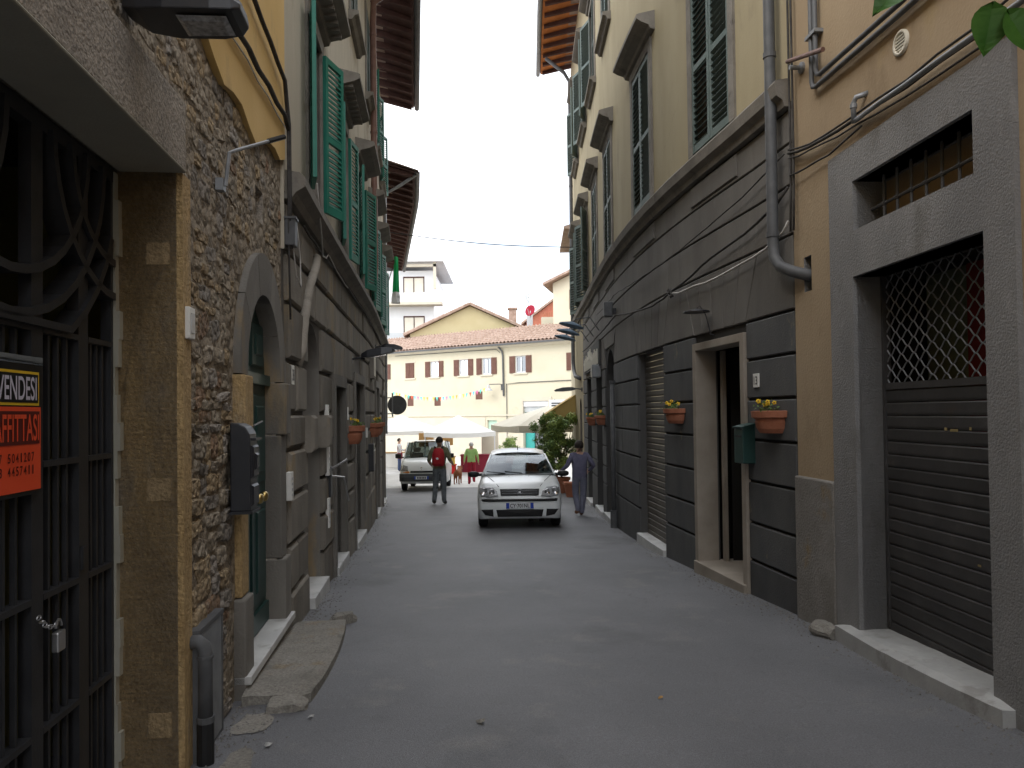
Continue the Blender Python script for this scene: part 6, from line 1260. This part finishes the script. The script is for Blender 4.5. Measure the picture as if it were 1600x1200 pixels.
for z_ in (.675, .715):
    mb = MB(); mb.tube([fpt(-.34, surf(.34, z_)-.036, z_), fpt(0, surf(0, z_)-.034, z_), fpt(.34, surf(.34, z_)-.034, z_)], .004, 6); mb.build('grille_bar', 'galv', gr)
mb = MB(); Te = T @ Matrix.Translation((0, surf(0, .7)-.04, .70)) @ Matrix.Rotation(math.pi/2, 4, 'X'); mb.lathe([(0, .012), (.038, .010), (.040, .008)], 18, 'bumper_grey', T=Te); mb.lathe([(.040, .010), (.052, .014), (.054, 0)], 18, 'galv', T=Te); em = mb.build('emblem', None, gr)
Mt = T @ Matrix.Translation((0, surf(0, .7)-.055, .70)) @ Matrix.Rotation(math.pi/2, 4, 'X')
for dx in (-.018, -.006, .006, .018):
    mb = MB(); mb.box(dx-.003, dx+.003, -.018, .018, 0, .003, T=Mt); mb.build('emblem_bar', 'chrome', gr)
panel('lower_grille', FI, [(-.42, .235), (.42, .235), (.45, .37), (-.45, .37)], 'black_plastic', .022)
mb = MB(); rr = []
for i in range(17):
    x = -.80+1.6*i/16; y = surf(x, .55)-.03; rr.append([fpt(x, y, .525), fpt(x, y-.015, .55), fpt(x, y, .575), fpt(x, y+.1, .55)])
mb.loft(rr); mb.build('bumper_strip', 'black_plastic', FI)
npz = .445; mb = MB(); rr = [[fpt(x, surf(0, npz)-.045, npz-.055), fpt(x, surf(0, npz)-.045, npz+.055), fpt(x, surf(0, npz)-.01, npz+.055), fpt(x, surf(0, npz)-.01, npz-.055)] for x in (-.26, .26)]
mb.loft(rr); npl = mb.build('number_plate', 'plate_white', FI)
for a, b in ((-.26, -.20), (.20, .26)):
    mb = MB(); rr = [[fpt(x, surf(0, npz)-.047, npz-.054), fpt(x, surf(0, npz)-.047, npz+.054), fpt(x, surf(0, npz)-.03, npz+.054), fpt(x, surf(0, npz)-.03, npz-.054)] for x in (a, b)]; mb.loft(rr); mb.build('blue_band', 'plate_blue', npl)
text_obj('characters', 'CY·701NL', .09, 'ink', T @ Matrix.Translation((0, surf(0, npz)-.049, npz)) @ Matrix.Rotation(math.pi/2, 4, 'X'), npl, wh=(.37, .075))
mb = MB(); mb.tube([fpt(0, 1.95, 1.5), fpt(0, 1.98, 1.60)], .012, 6, r2=.004); mb.build('antenna', 'black_plastic', FI)
for sg in (-1, 1):
    mb = MB(); mb.tube([fpt(sg*.40, .16, .80), fpt(sg*.52, .5, .90), fpt(sg*.66, .95, .985)], .006, 5); mb.build('bonnet_seam', 'bumper_grey', FI)
    mb = MB(); mb.lathe([(0, 0), (.012, .004), (.014, 0)], 8, T=T @ Matrix.Translation((sg*.2, .8, .968))); mb.build('washer_jet', 'black_plastic', FI)
# van
K2 = dict(paint='paint_white', wheel=.32, track=.71, axles=(.75, 3.35),
    hull=[(-.02, .55, .40, .60), (.0, .68, .32, .82), (.06, .76, .28, .98), (.2, .80, .26, 1.06), (.6, .83, .26, 1.14), (.9, .83, .26, 1.18), (2.2, .83, .26, 1.2), (3.6, .83, .28, 1.2), (3.95, .8, .35, 1.2), (3.99, .76, .4, 1.15)],
    cabin=dict(cowl=(.92, 1.17, .74), front=(1.45, 1.78, .66), rear=(3.9, 1.80, .68), tail=(3.96, 1.2, .76)))
VX, VY = -3.27, 26.4
KV, T = car('parked_van', 'white van with dark grey bumper parked beyond the man with the red backpack', 'van', (VX, VY, gz(VY)), math.radians(.8), K2)
mb = MB(); rr = []
for i in range(17):
    x = -.82+1.64*i/16; y = surf(x, .5); rr.append([fpt(x, y-.05, .36), fpt(x, y-.07, .50), fpt(x, y-.05, .62), fpt(x, y+.1, .64), fpt(x, y+.1, .34)])
mb.loft(rr); mb.build('bumper', 'bumper_grey', KV)
for sg in (-1, 1):
    panel('headlight', KV, [(sg*x, z_) for x, z_ in ((.48, .72), (.74, .72), (.78, .80), (.76, .90), (.66, .94), (.50, .90))], 'lamp_glass', .022)
    panel('indicator', KV, [(sg*x, z_) for x, z_ in ((.44, .655), (.78, .655), (.80, .715), (.44, .715))], 'orange_lens', .024)
    mb = MB(); Tm = T @ Matrix.Translation((sg*.98, 1.05, 1.25)); mb.box(-.11, .11, -.05, .05, -.08, .09, T=Tm); mm = mb.build('mirror', 'black_plastic', KV, bevel=.03)
    mb = MB(); mb.tube([fpt(sg*.76, 1.08, 1.2), fpt(sg*.9, 1.05, 1.22)], .025, 6); mb.build('mirror_arm', 'black_plastic', mm)
panel('grille', KV, [(-.40, .665), (.40, .665), (.40, .73), (-.40, .73)], 'black_plastic', .022)
mb = MB(); Te = T @ Matrix.Translation((0, surf(0, .82)-.03, .82)) @ Matrix.Rotation(math.pi/2, 4, 'X'); mb.add([Te @ Vector(v) for v in ((0, .06, .01), (.04, 0, .01), (0, -.06, .01), (-.04, 0, .01), (0, .03, .014), (.018, 0, .014), (0, -.03, .014), (-.018, 0, .014))], [(0, 1, 5, 4), (1, 2, 6, 5), (2, 3, 7, 6), (3, 0, 4, 7)]); mb.build('emblem', 'chrome', KV)
mb = MB(); rr = [[fpt(x, -.115, .43), fpt(x, -.115, .54), fpt(x, -.08, .54), fpt(x, -.08, .43)] for x in (-.26, .26)]; mb.loft(rr); npl = mb.build('number_plate', 'plate_white', KV)
for a, b in ((-.26, -.20), (.20, .26)):
    mb = MB(); rr = [[fpt(x, -.117, .431), fpt(x, -.117, .539), fpt(x, -.09, .539), fpt(x, -.09, .431)] for x in (a, b)]; mb.loft(rr); mb.build('blue_band', 'plate_blue', npl)
for k in range(6): mb = MB(); x = -.15+.055*k; rr = [[fpt(x_, -.118, .45), fpt(x_, -.118, .52), fpt(x_, -.112, .52), fpt(x_, -.112, .45)] for x_ in (x, x+.03)]; mb.loft(rr); mb.build('character', 'ink', npl)
mb = MB(); mb.tube([fpt(-.0, 1.5, 1.80), fpt(-.0, 1.55, 1.95)], .010, 6); mb.build('antenna', 'black_plastic', KV)
for x0, x1 in ((-.5, -.02), (.1, .55)): mb = MB(); mb.tube([fpt(x0, .86, 1.19), fpt(x1, .95, 1.23)], .010, 5); mb.build('wiper', 'black_plastic', KV)
# ---------------------------------------------------------------- people and dog
def skin_mesh(name, verts, edges, radii, root):
    me = bpy.data.meshes.new(name); me.from_pydata(verts, edges, []); o = bpy.data.objects.new(name, me); COL.objects.link(o)
    o.modifiers.new('skin', 'SKIN'); sv = me.skin_vertices[0].data
    for i, r_ in enumerate(radii): sv[i].radius = (r_, r_) if not isinstance(r_, tuple) else r_
    for i in range(len(radii)): sv[i].use_root = (i == root)
    o.modifiers['skin'].use_smooth_shade = True; s_ = o.modifiers.new('s', 'SUBSURF'); s_.levels = 2; s_.render_levels = 2
    dg = bpy.context.evaluated_depsgraph_get(); m2 = bpy.data.meshes.new_from_object(o.evaluated_get(dg)); bpy.data.objects.remove(o); m2.name = name
    return m2
def seg_d(p, a, b):
    ab = b-a; t = max(0, min(1, (p-a).dot(ab)/max(1e-9, ab.length_squared))); return (p-(a+ab*t)).length
def person(label, loc, rotz, H, pose, cloth, bulk=1.0, group=None):
    """pose: dict elbow/wrist/knee/ankle pairs (L,R); faces local +Y"""
    th = thing('person', label, 'person', loc, group, rotz); k = H/1.75
    T = Matrix.Translation(loc) @ Matrix.Rotation(rotz, 4, 'Z')
    J = {'pel': (0, 0, .95), 'waist': (0, .0, 1.08), 'chest': (0, .0, 1.30), 'neck': (0, .005, 1.48), 'h0': (0, .02, 1.565), 'h1': (0, .03, 1.66), 'h2': (0, .03, 1.715)}
    for s_, n in ((-1, 'L'), (1, 'R')):
        J['sh'+n] = (s_*.185, 0, 1.415); J['hip'+n] = (s_*.095, 0, .90)
        for q in ('elb', 'wri', 'kne', 'ank'): J[q+n] = pose[q+n]
        e, w_ = Vector(J['elb'+n]), Vector(J['wri'+n]); J['hand'+n] = tuple(w_+(w_-e).normalized()*.075)
        kn, an = Vector(J['kne'+n]), Vector(J['ank'+n]); J['toe'+n] = pose.get('toe'+n, (an.x+s_*.02, an.y+.16, an.z-.055))
    off = pose.get('off', {})
    for q, d in off.items(): J[q] = tuple(Vector(J[q])+Vector(d))
    names = list(J); V = [tuple(Vector(J[q])*k) for q in names]; ix = {q: i for i, q in enumerate(names)}
    B = [('pel', 'waist', 'shirt'), ('waist', 'chest', 'shirt'), ('chest', 'neck', 'shirt'), ('neck', 'h0', 'skin'), ('h0', 'h1', 'skin'), ('h1', 'h2', 'skin')]
    for n in 'LR':
        B += [('chest', 'sh'+n, 'shirt'), ('sh'+n, 'elb'+n, 'shirt'), ('elb'+n, 'wri'+n, 'fore'), ('wri'+n, 'hand'+n, 'hand'), ('pel', 'hip'+n, 'pants'), ('hip'+n, 'kne'+n, 'pants'), ('kne'+n, 'ank'+n, 'pants'), ('ank'+n, 'toe'+n, 'shoe')]
    R_ = {'pel': (.15, .115), 'waist': (.145, .11), 'chest': (.155, .115), 'neck': .055, 'h0': (.068, .08), 'h1': (.078, .093), 'h2': (.055, .065), 'sh': .082, 'elb': .055, 'wri': .036, 'hand': (.036, .022), 'hip': .105, 'kne': .082, 'ank': .064, 'toe': .045}
    rad = []
    for q in names:
        r_ = R_.get(q) or R_[q[:-1]]; f = k*(bulk if q[:3] in ('pel', 'wai', 'che') else 1)
        rad.append(tuple(x*f for x in r_) if isinstance(r_, tuple) else r_*f)
    me = skin_mesh('body', V, [(ix[a], ix[b]) for a, b, c in B], rad, ix['pel'])
    cats = ['shirt', 'skin', 'fore', 'hand', 'pants', 'shoe']; mt_ = {'shirt': cloth['shirt'], 'skin': 'skin', 'fore': cloth.get('fore', cloth['shirt']), 'hand': 'skin', 'pants': cloth['pants'], 'shoe': cloth.get('shoe', 'shoe')}
    bm = bmesh.new(); bm.from_mesh(me); segs = [(Vector(V[ix[a]]), Vector(V[ix[b]]), c) for a, b, c in B]; wz = pose.get('hem', .93)*k
    for f in bm.faces:
        c = f.calc_center_median(); best = min(segs, key=lambda s_: seg_d(c, s_[0], s_[1]))[2]
        if best in ('shirt', 'pants') and abs(c.x) < .22*k and not pose.get('seated'): best = 'shirt' if c.z > wz else 'pants'
        if best == 'shirt' and c.z > 1.455*k and abs(c.x) < .1*k: best = 'skin'
        f.material_index = cats.index(best); f.smooth = True
    # fingers: four and a thumb on each hand, rooted in the palm
    for n in 'LR':
        h_, w_ = Vector(J['hand'+n])*k, Vector(J['wri'+n])*k; d = (h_-w_).normalized(); side = d.cross(Vector((1, 0, 0)));
        if side.length < .2: side = d.cross(Vector((0, 0, 1)))
        side.normalize(); inw = d.cross(side).normalized()*(1 if n == 'L' else -1)
        for i in range(5):
            if i < 4: p0 = h_-d*.01+side*(.024*(i-1.5))*k; p1 = p0+d*(.05, .058, .054, .042)[i]*k; p2 = p1+(d*.7+inw*.7).normalized()*.028*k; rr_ = .0085*k
            else: p0 = w_+d*.02*k-side*.03*k; p1 = p0+(d*.6-side*.8).normalized()*.04*k; p2 = p1+(d*.9+inw*.3).normalized()*.025*k; rr_ = .010*k
            t = MB(); t.tube([p0, p1, p2], rr_, 6, r2=rr_*.75); vs = [bm.verts.new(v) for v in t.v]
            for f in t.f:
                try: ff = bm.faces.new([vs[j] for j in f]); ff.material_index = 1; ff.smooth = True
                except ValueError: pass
    # ears and nose
    for (dx, dy, dz, r_) in ((-.082, .02, 1.635, .024), (.082, .02, 1.635, .024), (0, .122, 1.63, .02)):
        cc = Vector((dx, dy, dz))+Vector(off.get('h1', (0, 0, 0)))
        res = bmesh.ops.create_icosphere(bm, subdivisions=1, radius=r_*k, matrix=Matrix.Translation(cc*k))
        for v in res['verts']:
            for f in v.link_faces: f.material_index = 1; f.smooth = True
    me.materials.clear()
    for q in cats: me.materials.append(M[mt_[q]])
    bm.to_mesh(me); bm.free()
    o = inst('body', me, th, T)
    # hair cap
    hm = bpy.data.meshes.new('hair'); bm = bmesh.new(); bmesh.ops.create_icosphere(bm, subdivisions=3, radius=1); hc = Vector((0, .012, 1.652))+Vector(off.get('h1', (0, 0, 0))); rnd = random.Random(int(H*1000))
    dl = [v for v in bm.verts if v.co.y > .25 and v.co.z < .42 or v.co.z < -.62]; bmesh.ops.delete(bm, geom=dl, context='VERTS'); hs = cloth.get('hairs', 1.0)
    for v in bm.verts: s_ = 1+.05*math.sin(v.co.x*13+v.co.z*9)+rnd.uniform(-.02, .02); v.co = Vector((v.co.x*.094*hs, v.co.y*.112*hs, v.co.z*.108*hs))*s_*k+hc*k
    for f in bm.faces: f.smooth = True
    bm.to_mesh(hm); bm.free(); hm.materials.append(M[cloth['hair']]); inst('hair', hm, th, T)
    return th, T, k, J
# man with the red backpack, walking away
px, py = -2.02, 20.3
walk = dict(elbL=(-.27, -.06, 1.14), wriL=(-.24, .14, 1.02), elbR=(.28, -.03, 1.15), wriR=(.30, .20, 1.05), kneL=(-.11, .05, .50), ankL=(-.13, -.10, .10), kneR=(.10, .02, .50), ankR=(.11, .02, .08))
bp_, T, k, J = person('man in olive T-shirt and grey trousers with a red backpack, walking away', (px, py, gz(py)), math.radians(-4), 1.86, walk, dict(shirt='olive', fore='skin', pants='slate', shoe='shoe', hair='hair_dark'), 1.02)
BP = thing('backpack', 'red backpack on the back of the man in olive', 'backpack', T @ Vector((0, -.15, 1.0)))
rings = []
for (z_, hw, d0, d1) in ((1.0, .13, -.13, -.22), (1.04, .155, -.12, -.27), (1.15, .16, -.12, -.29), (1.30, .15, -.115, -.27), (1.42, .12, -.11, -.22), (1.46, .07, -.12, -.17)):
    rings.append([T @ Vector((x*k, y*k, z_*k)) for x, y in ((-hw, d0), (-hw, (d0+d1)/2), (-hw*.7, d1), (hw*.7, d1), (hw, (d0+d1)/2), (hw, d0))])
mb = MB(); mb.loft(rings); mb.build('bag', 'backpack', BP, smooth=True)
mb = MB(); mb.box(-.10*k, .10*k, -.315*k, -.28*k, 1.06*k, 1.22*k, T=T); mb.build('pocket', 'backpack', BP, bevel=.015)
mb = MB(); mb.lathe([(0, .012), (.03, .01), (.034, 0)], 12, T=T @ Matrix.Translation((0, -.318*k, 1.2*k)) @ Matrix.Rotation(math.pi/2, 4, 'X')); mb.build('badge', 'shirt_white', BP)
for sg in (-1, 1):
    mb = MB(); mb.tube([T @ (Vector(v)*k) for v in ((sg*.06, -.14, 1.42), (sg*.10, -.08, 1.50), (sg*.12, .02, 1.50), (sg*.13, .13, 1.40), (sg*.15, .10, 1.2), (sg*.16, -.08, 1.08))], .018, 6); mb.build('strap', 'black_plastic', BP)
# woman in grey-blue by the right wall
px, py = 1.50, 16.6
person('woman in grey-blue blouse and trousers with short black hair, walking by the right wall', (px, py, gz(py)), math.radians(10), 1.67, dict(elbL=(-.30, -.02, 1.18), wriL=(-.42, .14, 1.04), elbR=(.33, -.10, 1.17), wriR=(.26, .10, 1.05), kneL=(-.09, .06, .50), ankL=(-.06, -.06, .12), kneR=(.09, .02, .50), ankR=(.05, .02, .08), hem=.90), dict(shirt='mauve', pants='mauve_trouser', shoe='rust', hair='hair_dark', hairs=1.14), 1.22)
# old man with the dog
px, py = -1.74, 31.0
om, T, k, J = person('white-haired man in lime jumper and dark red trousers, walking a dog', (px, py, gz(py)), math.radians(3), 1.76, dict(elbL=(-.27, -.06, 1.16), wriL=(-.30, .06, .94), elbR=(.26, -.08, 1.16), wriR=(.29, .03, .93), kneL=(-.09, .02, .50), ankL=(-.09, .0, .08), kneR=(.10, .08, .52), ankR=(.10, -.08, .16), hem=.93), dict(shirt='lime', pants='maroon', shoe='maroon', hair='hair_grey'), 1.15)
lead0 = T @ (Vector(J['handL'])*k)
# man under the left tent, woman under the middle tent
px, py = -5.95, 38.6
wm, T, k, J = person('man in white shirt and jeans standing under the left tent', (px, py, gz(py)), math.radians(-75), 1.74, dict(elbL=(-.24, .02, 1.15), wriL=(-.18, .25, 1.10), elbR=(.24, .04, 1.16), wriR=(.16, .26, 1.14), kneL=(-.10, .02, .50), ankL=(-.10, -.02, .08), kneR=(.10, .03, .50), ankR=(.10, .0, .08)), dict(shirt='shirt_white', pants='denim', hair='hair_dark'))
SB = thing('shoulder_bag', 'dark red bag at the hip of the man in the white shirt', 'bag', T @ Vector((.2, .05, .75)))
mb = MB(); mb.box(.13, .22, -.12, .16, .68, .98, T=T); mb.build('bag', 'cloth_maroon', SB, bevel=.03); mb = MB(); mb.tube([T @ Vector(v) for v in ((.18, -.08, .95), (.12, -.1, 1.3), (-.1, -.02, 1.47), (.02, .12, 1.35), (.18, .12, .95))], .012, 5); mb.build('strap', 'cloth_maroon', SB)
px, py = -3.35, 36.9
person('person in rust-brown clothes leaning over the crates under the middle tent', (-3.55, 37.9, gz(37.9)), math.radians(-60), 1.66, dict(elbL=(-.25, .10, 1.15), wriL=(-.18, .30, 1.02), elbR=(.25, .10, 1.15), wriR=(.16, .30, 1.0), kneL=(-.10, .02, .50), ankL=(-.10, -.02, .08), kneR=(.10, .03, .50), ankR=(.10, .0, .08), off={'chest': (0, .06, -.01), 'neck': (0, .13, -.03), 'h0': (0, .17, -.05), 'h1': (0, .2, -.06), 'h2': (0, .2, -.06), 'shL': (0, .1, -.02), 'shR': (0, .1, -.02)}), dict(shirt='rust', pants='slate', hair='hair_dark'))
# driver
dy = CY
person('driver sitting behind the wheel of the white hatchback', (CX+.36, CY+2.05, gz(CY)-.46), math.radians(180), 1.66, dict(elbL=(-.25, .12, 1.12), wriL=(-.16, .36, 1.16), elbR=(.25, .12, 1.12), wriR=(.14, .36, 1.16), kneL=(-.12, .45, .78), ankL=(-.12, .55, .42), kneR=(.12, .45, .78), ankR=(.12, .55, .42), seated=1), dict(shirt='cloth_maroon', pants='slate', hair='hair_dark'))
# dog
dx, dyy = -2.33, 31.2
DG = thing('dog', 'brown dog on a lead, tail up, beside the man in the lime jumper', 'dog', (dx, dyy, gz(dyy)), None, math.radians(-6))
Td = Matrix.Translation((dx, dyy, gz(dyy))) @ Matrix.Rotation(math.radians(-6), 4, 'Z')
D = {'hipc': (0, -.26, .52), 'belly': (0, .0, .50), 'chest': (0, .24, .50), 'neck': (0, .40, .60), 'head': (.02, .52, .66), 'muz': (.05, .64, .60), 'nose': (.055, .69, .585), 't1': (0, -.36, .58), 't2': (-.02, -.42, .70), 't3': (-.03, -.42, .82)}
E_ = [('hipc', 'belly'), ('belly', 'chest'), ('chest', 'neck'), ('neck', 'head'), ('head', 'muz'), ('muz', 'nose'), ('hipc', 't1'), ('t1', 't2'), ('t2', 't3')]
RD = {'hipc': (.10, .12), 'belly': (.10, .11), 'chest': (.115, .145), 'neck': .085, 'head': .085, 'muz': .045, 'nose': .028, 't1': .03, 't2': .024, 't3': .016}
for s_, n in ((-1, 'L'), (1, 'R')):
    D.update({'th'+n: (s_*.09, -.24, .44), 'st'+n: (s_*.10, -.16, .34), 'hk'+n: (s_*.10, -.32, .20), 'pw'+n: (s_*.10, -.30, .04), 'pt'+n: (s_*.10, -.24, .025), 'sc'+n: (s_*.09, .24, .38), 'el'+n: (s_*.095, .20, .28), 'kn'+n: (s_*.095, .23, .16), 'fp'+n: (s_*.095, .22, .04), 'ft'+n: (s_*.095, .28, .025), 'ea'+n: (s_*.075, .50, .73), 'eb'+n: (s_*.11, .50, .66)})
    E_ += [('hipc', 'th'+n), ('th'+n, 'st'+n), ('st'+n, 'hk'+n), ('hk'+n, 'pw'+n), ('pw'+n, 'pt'+n), ('chest', 'sc'+n), ('sc'+n, 'el'+n), ('el'+n, 'kn'+n), ('kn'+n, 'fp'+n), ('fp'+n, 'ft'+n), ('head', 'ea'+n), ('ea'+n, 'eb'+n)]
    RD.update({'th'+n: .075, 'st'+n: .055, 'hk'+n: .03, 'pw'+n: .028, 'pt'+n: .028, 'sc'+n: .06, 'el'+n: .042, 'kn'+n: .032, 'fp'+n: .028, 'ft'+n: .028, 'ea'+n: .03, 'eb'+n: .02})
nm = list(D); me = skin_mesh('body', [D[q] for q in nm], [(nm.index(a), nm.index(b)) for a, b in E_], [RD[q] for q in nm], nm.index('hipc'))
me.polygons.foreach_set('use_smooth', [True]*len(me.polygons)); me.materials.clear(); me.materials.append(M['dog_fur']); inst('body', me, DG, Td)
mb = MB(); mb.tube([Td @ Vector((0, .36+.0*math.cos(t), .58))+(Td.to_3x3() @ Vector((.095*math.cos(t), .04*math.sin(t), .095*math.sin(t)))) for t in [6.283*i/14 for i in range(15)]], .012, 5); mb.build('collar', 'cloth_maroon', DG)
LD = thing('dog_lead', 'thin dark lead from the hand of the man in lime to the dog', 'lead', lead0)
e = Td @ Vector((.09, .38, .62)); mb = MB(); mb.tube([lead0+(e-lead0)*(i/10)-Vector((0, 0, .22*math.sin(math.pi*i/10))) for i in range(11)], .010, 5); mb.build('strap', 'cable', LD)
